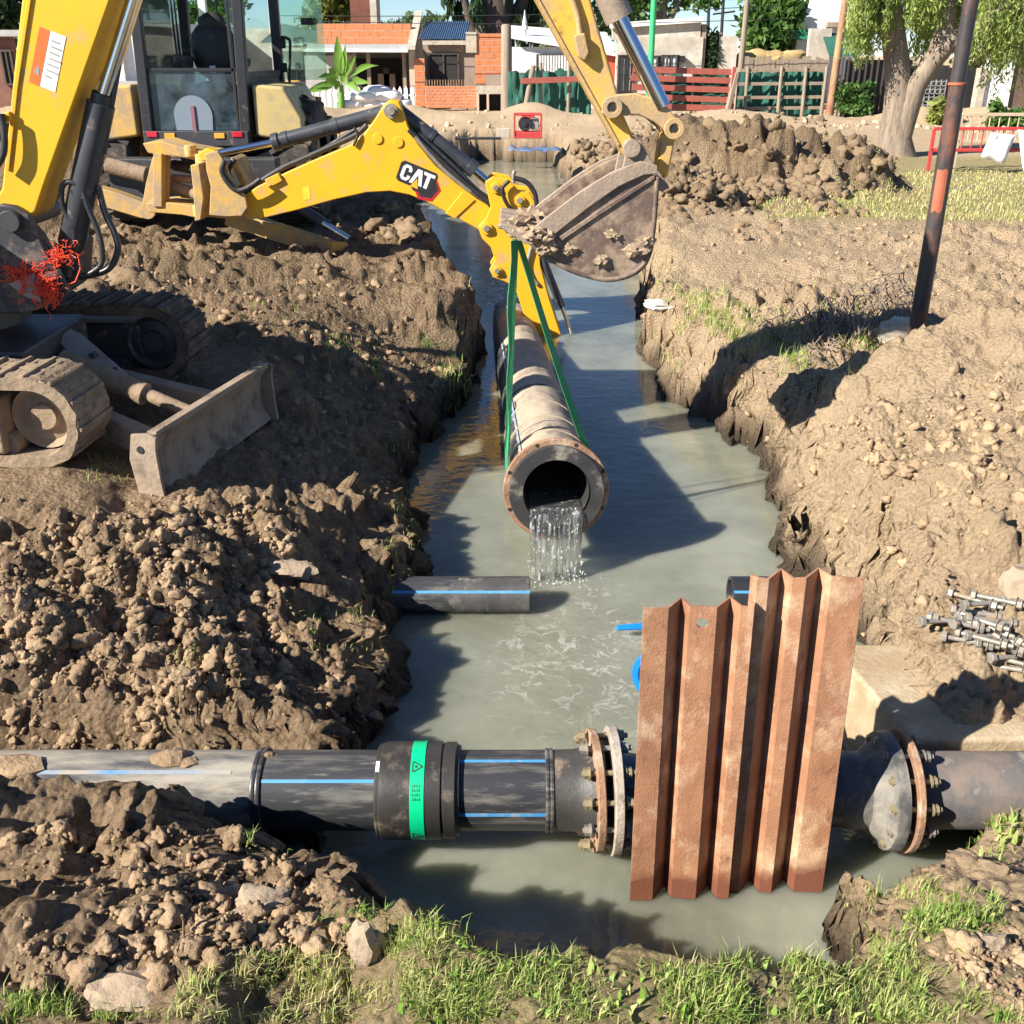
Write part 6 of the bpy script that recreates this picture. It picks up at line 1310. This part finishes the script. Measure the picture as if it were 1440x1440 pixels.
# --- barriers at the right
def barrier(px0, px1, pt, pb, Y, label, mat):
    x0, x1, z0, z1 = rc(px0, pt, px1, pb, Y); z0 = 0.02; t = thing('barrier', (x0, Y, 0), label, 'barrier', None); m = MB(); zm = z0+(z1-z0)*.50
    for a_, b_ in (((x0, z0), (x0, z1)), ((x1, z0), (x1, z1)), ((x0, z1), (x1, z1)), ((x0, zm), (x1, zm))): m.beam((a_[0], Y, a_[1]), (b_[0], Y, b_[1]), .05, .05, (0, 1, 0))
    m.build('frame', mat, t, .006); n = 16
    for i in range(1, n): xx = x0+(x1-x0)*i/n; MB().cyl((xx, Y, zm), (xx, Y, z1), .010, n=6).build('bar', mat, t)
    return t, x0, x1, zm, z1
b1, x0, x1, zm, z1 = barrier(1309, 1530, 181, 245, 17.4, 'red tubular street barrier with white cloth hung on it at the right edge', 'barrier')
b2 = barrier(1346, 1560, 161, 246, 17.9, 'pale unpainted street barrier standing behind the red one', M('pale_barrier', (.55, .45, .3), (.45, .36, .24), .6))
for n_, (pa, pb_, pc, pd) in enumerate((((1392, 186), (1427, 190), (1410, 230), (1378, 220)), ((1430, 182), (1470, 186), (1468, 250), (1437, 240)))):
    P4 = [aY(*q, 17.3) for q in (pa, pb_, pc, pd)]; m = MB(); vs = []
    for i in range(7):
        for k in range(7):
            u_, v_ = i/6, k/6; q = (P4[0]*(1-u_)+P4[1]*u_)*(1-v_)+(P4[3]*(1-u_)+P4[2]*u_)*v_; vs.append(q+Vector((0, -.04-.05*mn.noise(Vector((i*.6, k*.6, n_*4))), 0)))
    m.add(vs, [(i*7+k, i*7+k+1, i*7+k+8, i*7+k+7) for i in range(6) for k in range(6)]); o = m.build('white_cloth', 'sack', None, 0, 60); s_ = o.modifiers.new('t', 'SOLIDIFY'); s_.thickness = .012
    tag(o, ['slanting white cloth hung on the red barrier', 'second white cloth on the red barrier, cut by the right edge'][n_], 'cloth')
# --- right-hand houses and fences
h8 = thing('tall_white_house', (aY(1150, 150, 44).x, 44, 0), 'tall white house with green roof edge behind the willow', 'house')
wall('wall', (1118, -40, 1205, 150), 44, .3, 'whitewash', h8, True); wall('wall', (1113, 56, 1140, 150), 42.6, .3, 'whitewash', h8, True); wall('roof_edge', (1104, 42, 1140, 55), 42.2, 1.6, 'green_trim', h8)
wall('pier', (1136, 40, 1166, 120), 41, .3, 'plaster', h8, True); wall('lintel', (1164, 31, 1206, 38), 43.7, .3, 'brown_plaster', h8)
aw = MB(); x0, x1, z0, z1 = rc(1162, 46, 1208, 76, 40.5); aw.add([(x0, 40., z0), (x1, 40., z0), (x1, 41.2, z1), (x0, 41.2, z1), (x0, 40., z0-.05), (x1, 40., z0-.05), (x1, 41.2, z1-.05), (x0, 41.2, z1-.05)], [(0, 1, 2, 3), (7, 6, 5, 4), (0, 4, 5, 1), (1, 5, 6, 2), (2, 6, 7, 3), (3, 7, 4, 0)]); aw.build('awning', 'net', h8)
sf = thing('slat_fence', (aY(1100, 100, 38).x, 38, 0), 'weathered upright board fence with straw above it behind the green netting', 'fence'); x0, x1, z0, z1 = rc(1044, 78, 1166, 98, 38); xx = x0; r_ = random.Random(4)
bo_ = MB().bx(-.07, .07, -.01, .01, 0, 1).build('board', 'wood', None); bme = bo_.data; bpy.data.objects.remove(bo_)
while xx < x1: piece('board', bme, sf, (xx, 38+r_.uniform(0, .03), -.1), (1, 1, z1+.1-r_.uniform(0, .15))); xx += .15
MB().beam((x0, 38.04, z1-.3), (x1, 38.04, z1-.3), .04, .08).build('rail', 'wood', sf)
hs = MB()
for i in range(9): hs.blob(aY(1050+i*8, 86-2*(i % 3), 39), .5, i, 2, .3, (1, .8, .6))
one(hs, 'straw_heap', 'thatch', 'heap of dry straw above the board fence below the leafy tree', 'straw heap')
df = thing('dark_fence', (aY(1210, 150, 31).x, 31, 0), 'black sheet metal fence with scrollwork gate behind the willow trunk', 'fence')
wall('sheet', (1186, 84, 1278, 165), 31, .05, 'iron', df, True); wall('sheet', (1330, 95, 1396, 165), 31, .05, 'iron', df, True); wall('sheet', (1278, 92, 1330, 165), 31.2, .05, 'void', df, True)
gt_ = MB(); x0, x1, z0, z1 = rc(1278, 112, 1328, 156, 30.95)
for i in range(8): xx = x0+(x1-x0)*i/7; gt_.cyl((xx, 30.95, z0), (xx, 30.95, z1), .016, n=6)
for j in range(4):
    for i in range(7): c = Vector((x0+(x1-x0)*(i+.5)/7, 30.93, z0+(z1-z0)*(j+.5)/4)); gt_.ring(c, (0, 1, 0), .055, .075, .015, 10)
gt_.build('scroll_gate', M('pale_iron', (.3, .3, .3)), df)
x0, x1, z0, z1 = rc(1186, 84, 1278, 95, 30.9); m = MB()
for i in range(12): xx = x0+(x1-x0)*i/11; m.bx(xx-.02, xx+.02, 30.93, 30.96, -.1, z1+.05)
m.build('ribs', M('dark_brown_iron', (.07, .05, .045)), df)
h9 = thing('white_wall', (aY(1400, 150, 30.5).x, 30.5, 0), 'white wall beside a brown gate at the far right', 'wall')
wall('wall', (1384, 76, 1422, 165), 30.5, .25, 'whitewash', h9, True); wall('gate', (1422, 80, 1475, 165), 30.6, .08, M('brown_gate', (.16, .10, .07), (.10, .07, .05), .7), h9, True); wall('pillar', (1374, 96, 1384, 165), 30.4, .3, 'concrete', h9, True)
for i, (px, top) in enumerate(((998, -30), (1015, -60), (1052, -60), (1068, -40), (1078, -60))):
    p = aY(px, 60, 52); m = MB().cyl((p.x, p.y, -.2), (p.x+.1*(i-2), p.y, aY(px, top, 52).z), .09, .06, n=8)
    if i in (1, 3): m.cyl((p.x-.5, p.y, aY(px, 20, 52).z), (p.x+.5, p.y, aY(px, 16, 52).z), .04, n=6)
    one(m, 'mast', 'iron', ['thin dark mast standing nearest the plaster house roof', 'thin dark mast with crossbar, second from the plaster house', 'dark mast just left of the leafy tree', 'dark mast with crossbar in front of the leafy tree', 'dark mast rightmost against the leafy tree'][i], 'mast', 'thin masts beyond the houses')
ch = thing('brick_tower', (aY(510, 30, 44).x, 44, 0), 'dark red brick tower rising behind the brick parapet among trees', 'tower'); wall('wall', (492, -50, 522, 60), 44, 1.2, M('dark_red_brick', (.20, .07, .045), (.13, .05, .035), .9, scale=3), ch, True); wall('corner_pier', (520, -50, 529, 60), 43.95, 1.2, 'plaster', ch, True)
# ================================================================ TREES
def leaf_mat(name, c1, c2):
    m = bpy.data.materials.new(name); m.use_nodes = True; nt = m.node_tree; b = nt.nodes['Principled BSDF']; o = nt.nodes['Material Output']
    at = node(nt, 'ShaderNodeAttribute', attribute_name='tint'); c = mixc(nt, at.outputs['Fac'], c1, c2); nt.links.new(c, b.inputs['Base Color']); b.inputs['Roughness'].default_value = .55; b.inputs['Specular IOR Level'].default_value = .3
    t = node(nt, 'ShaderNodeBsdfTranslucent'); nt.links.new(c, t.inputs[0]); mx = node(nt, 'ShaderNodeMixShader'); mx.inputs[0].default_value = .38
    nt.links.new(b.outputs[0], mx.inputs[1]); nt.links.new(t.outputs[0], mx.inputs[2]); nt.links.new(mx.outputs[0], o.inputs[0]); return m
MT['willow'] = leaf_mat('willow_leaf', (.17, .26, .05), (.42, .48, .14))
MT['leaf'] = leaf_mat('green_leaf', (.045, .11, .022), (.12, .22, .045))
MT['leaf_dark'] = leaf_mat('dark_leaf', (.02, .05, .018), (.055, .095, .035))
MT['leaf_yellow'] = leaf_mat('yellowish_leaf', (.12, .16, .03), (.28, .31, .07))
MT['leaf_far'] = leaf_mat('far_leaf', (.07, .12, .05), (.14, .19, .08))
MT['grass_blade'] = leaf_mat('grass_blade', (.20, .37, .05), (.66, .58, .28))
def leaves(name, clumps, n, size, mat, par, elong=1.6, droop=0.):
    """many small leaf faces spread through clumps (centre, radii)"""
    V_, T_ = [], []
    tot = sum(c[1][0]*c[1][1]+c[1][2]**2 for c in clumps)
    for c, rr in clumps:
        k = int(n*(rr[0]*rr[1]+rr[2]**2)/tot)+1; d = rng.normal(size=(k, 3)); d /= np.linalg.norm(d, axis=1)[:, None]; rad = rng.random(k)**.45*(1+.25*rng.normal(size=k)); P_ = d*rad[:, None]*np.array(rr)+np.array(c)
        a = rng.normal(size=(k, 3)); a[:, 2] -= droop*2.5; a /= np.linalg.norm(a, axis=1)[:, None]; b = np.cross(a, rng.normal(size=(k, 3))); b /= np.linalg.norm(b, axis=1)[:, None]+1e-9
        s = size*(.6+.8*rng.random(k))[:, None]; L_ = a*s*elong/2; W_ = b*s/2
        V_.append(np.stack([P_-L_, P_+W_*.8, P_+L_, P_-W_*.8], 1)); T_.append(np.repeat(np.clip(.5+.35*rng.normal()+.28*rng.normal(size=k), 0, 1), 4))
    v = np.concatenate(V_).reshape(-1, 3); t = np.concatenate(T_); f = np.arange(len(v)).reshape(-1, 4)
    o = npmesh(name, v, f, mat, {'tint': np.stack([t, t, t, np.ones_like(t)], -1)}); adopt(o, par); return o
def clumps_in(c, rr, n, r, seed):
    g = np.random.default_rng(seed); out = []
    for i in range(n):
        d = g.normal(size=3); d /= np.linalg.norm(d); q = np.array(c)+d*np.array(rr)*g.random()**.4; s = r*(.6+.8*g.random()); out.append((tuple(q), (s, s, s*.75)))
    return out
def tree(px, Y, ztop, zbase, wpx, label, mat, n, size, trunk_r=.2, seed=1, name='tree', nc=26, tm='bark_dark', droop=.2, grp=None):
    x = aY(px, 80, Y).x; w_ = wpx*Y*.93/1440/2; t = thing(name, (x, Y, 0), label, 'tree', grp); zc = (ztop+zbase)/2; hz = (ztop-zbase)/2
    m = MB().tube([(x, Y, -.3), (x+.05, Y, zbase*.6), (x-.05, Y, zc), (x, Y, ztop-.4*hz)], [trunk_r*1.2, trunk_r, trunk_r*.7, trunk_r*.2], 10); g = random.Random(seed)
    for i in range(6): a = g.uniform(0, 6.28); z = zbase*.7+(zc-zbase*.7)*g.random(); m.tube([(x, Y, z), (x+math.cos(a)*w_*.5, Y+math.sin(a)*w_*.4, z+hz*.4), (x+math.cos(a)*w_*.8, Y+math.sin(a)*w_*.7, z+hz*.7)], [trunk_r*.5, trunk_r*.3, trunk_r*.08], 7)
    m.build('trunk', tm, t, 0, 60); leaves('crown', clumps_in((x, Y, zc), (w_*.8, w_*.7, hz*.85), nc, min(w_, hz)*.42, seed), n, size, mat, t, 1.7, droop); return t
tree(-12, 44, 5., 1.6, 130, 'dark tree behind the brick shed at the far left', 'leaf_dark', 2500, .22, seed=2)
tree(312, 60, 6.5, 2.6, 120, 'broad tree seen through the upper cab window of the backhoe', 'leaf', 4000, .24, seed=3)
tree(468, 47, 5.6, 1.4, 92, 'yellowish green tree left of the brick tower', 'leaf_yellow', 3500, .2, seed=4, droop=.6)
for i, (px, Y, zt, w_) in enumerate(((548, 85, 4.6, 60), (582, 90, 4.9, 56), (612, 86, 4.4, 54), (640, 95, 3.6, 50), (775, 80, 5.2, 80))):
    tree(px, Y, zt, .6, w_, ['hazy round tree right of the brick tower', 'taller hazy round tree in the middle of the distant row', 'hazy round tree above the blue roof', 'lowest hazy tree of the distant row', 'hazy tree left of the excavator stick'][i], 'leaf_far', 1500, .35, seed=10+i, grp='trees in the distance')
# dark tall tree with hanging foliage
x = aY(695, 40, 46).x; t = thing('tall_dark_tree', (x, 46, 0), 'tall dark tree with thick trunk and hanging foliage behind the brick house', 'tree')
MB().tube([(x, 46, -.3), (x+.02, 46, 2.2), (x+.05, 46, 4), (x, 46, 7)], [.95, .85, .75, .3], 12).tube([(x-.5, 46, 1.6), (x-1.0, 46, 3), (x-1.5, 46, 5)], [.22, .17, .1], 8).tube([(x+.2, 46, 2), (x+1.1, 46, 3.6), (x+2, 46, 6)], [.35, .25, .1], 8).build('trunk', 'bark_dark', t, 0, 60)
cl = []
g_r = np.random.default_rng(3)
for i in range(46): cl.append(((x+g_r.uniform(-2.6, 2.7), 46+g_r.uniform(-1.2, 1.2), g_r.uniform(2.6, 7.)), (.28, .3, .75)))
leaves('crown', cl, 5200, .17, 'leaf_dark', t, 2.6, 1.4)
# leafy tree behind the green post
x = aY(880, 40, 48).x; t = thing('branching_tree', (x, 48, 0), 'tree with pale forked trunk and round leaves above the plaster house', 'tree')
MB().tube([(aY(930, 40, 48).x, 48, 0), (aY(931, 25, 48).x, 48, 2.4), (aY(926, 0, 48).x, 48, 4.5)], [.4, .36, .2], 10).tube([(aY(931, 22, 48).x, 48, 2.5), (aY(960, -10, 48).x, 48, 4)], [.2, .1], 8).build('trunk', 'bark', t, 0, 60)
leaves('crown', [(tuple(aY(px, py, 48+i % 3-1)), (r, r, r*.8)) for i, (px, py, r) in enumerate(((850, 15, .7), (872, 30, .6), (890, 8, .9), (905, 32, .55), (900, -20, 1.4), (940, -15, 1.2), (985, 2, .5), (1000, -12, .8), (845, 42, .5), (1005, 8, .25), (965, 6, .3)))], 2600, .2, 'leaf', t, 1.3, .4)
x = aY(1082, 60, 43).x; t = tree(1085, 43, 4.2, .9, 96, 'dense round leafy tree between the masts and the tall white house', 'leaf', 5200, .2, seed=31, nc=34)
# round clipped bush
x = aY(1200, 150, 31).x; t = thing('bush', (x, 31, 0), 'round green bush left of the willow trunk', 'bush'); MB().cyl((x, 31, -.2), (x, 31, .6), .06, .04, n=8).build('stem', 'bark_dark', t)
leaves('foliage', clumps_in((x, 31, .68), (.46, .42, .58), 22, .28, 5), 3000, .085, 'leaf', t, 1.5)
x = aY(1318, 160, 29).x; t = thing('weed', (x, 29, 0), 'small bright green weed on the sand before the scrollwork gate', 'weed'); leaves('foliage', clumps_in((x, 29, .35), (.28, .25, .3), 7, .18, 6), 500, .12, 'leaf_yellow', t, 2.2)
x = aY(1415, 150, 28).x; t = thing('weed', (x, 28, 0), 'leafy weed at the foot of the white wall by the barrier', 'weed'); leaves('foliage', clumps_in((x, 28, .3), (.5, .3, .35), 9, .2, 7), 600, .11, 'leaf', t, 2.)
t = thing('ivy', (aY(1000, 80, YB).x, YB, 0), 'dark dry ivy hanging over the broken wall', 'ivy'); leaves('foliage', [(tuple(aY(px, py, YB+.2)), (.2, .12, .35)) for px, py in ((992, 55), (1000, 65), (1006, 78), (996, 88), (1004, 55), (999, 100))], 500, .12, 'leaf_dark', t)
# willow
WY = 20.4; w0 = lambda px, py, dy=0: aY(px, py, WY+dy)
wl = thing('willow', (w0(1265, 215).x, WY, 0), 'big willow with forked trunk and drooping pale leaves behind the spoil heap', 'tree')
tb = w0(1262, 222); tb.z = -.1
MB().tube([tb, w0(1258, 190), w0(1262, 150), w0(1264, 118), w0(1258, 60), w0(1250, -10), w0(1245, -80)], [.36, .28, .25, .24, .21, .18, .14], 18).build('trunk', 'bark', wl, 0, 60)
MB().tube([w0(1268, 205, -.1), w0(1274, 165, -.12), w0(1288, 120, -.15), w0(1312, 85, -.2), w0(1335, 60, -.3), w0(1375, 42, -.4), w0(1420, 5, -.6)], [.14, .20, .19, .18, .17, .15, .11], 16).build('limb', 'bark', wl, 0, 60)
MB().tube([w0(1312, 85, -.2), w0(1330, 40, -.2), w0(1335, -30, -.1)], [.15, .17, .14], 14).tube([w0(1258, 60), w0(1225, 10, -.3), w0(1200, -50, -.5)], [.16, .12, .08], 10).build('limb', 'bark', wl, 0, 60)
def strands(name, regs, par, mat):
    V_, T_ = [], []; tw_ = MB()
    for (px0, px1, py0, py1, n, Y0, Y1) in regs:
        for i in range(n):
            px, Y = rng.uniform(px0, px1), rng.uniform(Y0, Y1); zt = aY(px, -25, Y).z+rng.uniform(0, .5); zb = aY(px, rng.uniform(py0, py1), Y).z; x_ = aY(px, 0, Y).x; k = int(max(6, (zt-zb)/.016)); u_ = np.linspace(0, 1, k); ph = rng.uniform(0, 6.28)
            cx_ = x_+.10*np.sin(u_*2.2+ph)*u_; cz = zt+(zb-zt)*u_
            if i % 5 == 0: tw_.tube([(cx_[0], Y, zt), (cx_[k//2], Y, cz[k//2]), (cx_[-1], Y, zb)], .006, 4)
            P_ = np.stack([cx_+rng.normal(size=k)*.04, Y+rng.normal(size=k)*.05, cz], -1); a = rng.normal(size=(k, 3))*.6; a[:, 2] -= 1.; a /= np.linalg.norm(a, axis=1)[:, None]; b = np.cross(a, rng.normal(size=(k, 3))); b /= np.linalg.norm(b, axis=1)[:, None]
            s = (.028+.034*rng.random(k))[:, None]; V_.append(np.stack([P_-a*s*1.1, P_+b*s*.28, P_+a*s*1.1, P_-b*s*.28], 1)); T_.append(np.repeat(np.clip(rng.uniform(.1, .9)+.2*rng.normal(size=k), 0, 1), 4))
    tw_.build('twigs', 'leaf_yellow' if False else 'bark', par)
    v = np.concatenate(V_).reshape(-1, 3); t = np.concatenate(T_); o = npmesh(name, v, np.arange(len(v)).reshape(-1, 4), mat, {'tint': np.stack([t, t, t, np.ones_like(t)], -1)}); adopt(o, par)
strands('crown', [(1200, 1250, 20, 82, 95, 19.6, 20.8), (1205, 1235, 60, 100, 22, 19.7, 20.4), (1240, 1330, 0, 48, 120, 19.5, 21.4), (1290, 1335, 70, 105, 22, 20.6, 21.6), (1330, 1375, 20, 78, 50, 20, 21.5), (1375, 1470, 20, 98, 140, 19.4, 21.5), (1400, 1470, 80, 140, 30, 20, 21.5)], wl, 'willow')
tree(1360, 36, 4.6, 1.3, 190, 'yellow green tree behind the willow above the dark gate', 'leaf_yellow', 4200, .17, seed=44, nc=34)
# overhead wires
for i, (a_, b_) in enumerate((((380, 22, 36), (1100, 8, 36)), ((440, 30, 37), (1120, 26, 37)))):
    p, q = aY(*a_), aY(*b_); one(MB().tube([p+(q-p)*(k/10)-Vector((0, 0, .12*math.sin(math.pi*k/10))) for k in range(11)], .012, 5), 'overhead_wire', 'iron', ['upper thin overhead wire crossing above the house roofs', 'lower thin overhead wire crossing above the house roofs'][i], 'wire')
# ================================================================ GRASS
def grass(name, regs, mat='grass_blade', wmul=1.):
    V_, F_, T_, n0 = [], [], [], 0
    for poly, n, l0, l1, dry, clump in regs:
        px, py = sample(poly, n)
        if clump:
            f = vn(px/clump, py/clump*1.5, 5); k = f > rng.random(len(px))*.62+.2; px, py = px[k], py[k]
        X, Y, g = hit(px, py); k = (g[1] > -.02) & (g[0] > WZ+.04); X, Y, z = X[k], Y[k], g[0][k]; n = len(X); dep = Y*CP+(H-z)*SP
        L_ = l0+(l1-l0)*rng.random(n)**2; az = rng.uniform(0, 6.283, n); le = .15+.85*rng.random(n); W_ = np.maximum(.0008+.0009*rng.random(n), dep*.0004)*wmul
        dx, dy = np.cos(az), np.sin(az); sx, sy = -dy*W_, dx*W_; base = np.stack([X, Y, z-.008], -1); S_ = np.stack([sx, sy, 0*sx], -1)
        m1 = base+np.stack([dx*L_*.22*le, dy*L_*.22*le, L_*.55], -1); tp = base+np.stack([dx*L_*.75*le, dy*L_*.75*le, L_*(.95-.35*le)], -1)
        v = np.stack([base-S_, base+S_, m1+S_*.8, m1-S_*.8, tp+S_*.12, tp-S_*.12], 1).reshape(-1, 3); i0 = n0+np.arange(n)*6
        V_.append(v); F_.append(np.concatenate([np.stack([i0, i0+1, i0+2, i0+3], -1), np.stack([i0+3, i0+2, i0+4, i0+5], -1)])); t = np.clip(dry+.25*rng.normal(size=n)+.35*(vn(X*4, Y*4, 8)-.5), 0, 1); T_.append(np.repeat(t, 6)); n0 += n*6
    t = np.concatenate(T_); o = npmesh(name, np.concatenate(V_), np.concatenate(F_), mat, {'tint': np.stack([t, t, t, np.ones_like(t)], -1)}); return tag(o, kind='stuff')
grass('grass', [([(560,1265),(600,1262),(650,1265),(740,1280),(830,1290),(1000,1300),(1180,1330),(1230,1310),(1440,1440),(560,1440)], 21000, .014, .06, .40, 60), ([(560,1265),(740,1280),(1000,1300),(1180,1330),(1230,1330),(1200,1370),(900,1350),(640,1320)], 2600, .02, .075, .40, 40),
    ([(240,1440),(250,1395),(310,1350),(430,1340),(530,1345),(560,1275),(620,1280),(640,1440)], 7000, .014, .06, .48, 40), ([(0,1400),(120,1400),(220,1420),(240,1440),(0,1440)], 900, .02, .07, .25, 30),
    ([(1180,1380),(1200,1290),(1240,1255),(1300,1250),(1400,1265),(1420,1300),(1300,1330),(1300,1440),(1180,1440)], 5600, .015, .07, .34, 50), ([(430,1290),(560,1270),(570,1300),(430,1320)], 300, .02, .07, .2, 0)])
grass('grass', [([(1300,1120),(1440,1110),(1440,1200),(1310,1190)], 520, .02, .08, .25, 30), ([(410,860),(540,850),(550,915),(430,915)], 420, .015, .06, .4, 25), ([(540,620),(592,620),(590,860),(540,880)], 420, .02, .07, .4, 22), ([(345,1160),(420,1160),(420,1200),(345,1200)], 140, .02, .07, .3, 0),
    ([(585,480),(665,470),(668,580),(600,590)], 900, .03, .12, .2, 30), ([(460,480),(540,480),(540,530),(460,530)], 500, .03, .10, .1, 25), ([(330,425),(420,425),(420,455),(330,455)], 160, .03, .08, .2, 20), ([(120,640),(180,640),(180,680),(120,680)], 120, .02, .06, .4, 0), ([(240,930),(300,930),(300,960),(240,960)], 120, .02, .06, .4, 0)])
grass('grass', [([(915,430),(1000,420),(1080,440),(1060,480),(1030,510),(930,520),(915,470)], 2600, .02, .10, .62, 0), ([(1050,480),(1130,450),(1180,470),(1275,490),(1260,540),(1150,545),(1090,530)], 2600, .03, .13, .35, 40), ([(1090,430),(1220,400),(1260,460),(1100,470)], 500, .03, .11, .6, 40), ([(1390,440),(1440,440),(1440,470),(1390,470)], 200, .03, .12, .3, 0), ([(1110,770),(1280,700),(1300,850),(1180,860)], 160, .02, .06, .3, 30)])
grass('dry_grass', [([(1060,285),(1180,265),(1290,240),(1440,240),(1440,312),(1280,310),(1180,305),(1080,310)], 9000, .03, .09, .80, 0)])
grass('weeds', [([(560,1290),(1000,1330),(1180,1360),(1440,1440),(560,1440)], 420, .02, .045, .22, 0), ([(1200,1290),(1400,1265),(1420,1310),(1220,1400)], 130, .02, .05, .2, 0), ([(1300,1120),(1440,1110),(1440,1190),(1310,1180)], 260, .03, .06, .2, 0)], 'grass_blade', 4.5)
# stems with star-shaped seed heads on the near lip
sg_ = MB()
for px, py, L_ in ((880, 1330, .07), (962, 1335, .06)):
    X, Y, g = hit(np.array([px]), np.array([py])); b_ = Vector((float(X[0]), float(Y[0]), float(g[0][0]))); t_ = b_+Vector((.01, .03, L_)); sg_.tube([b_, t_], .0012, 5)
    for k in range(5): a = k*1.256; sg_.tube([t_, t_+Vector((math.cos(a)*.035, math.sin(a)*.02, .012*math.sin(a*2)+.008))], .0009, 4)
tag(sg_.build('seed_heads', M('straw_stem', (.45, .33, .16)), None), kind='stuff')
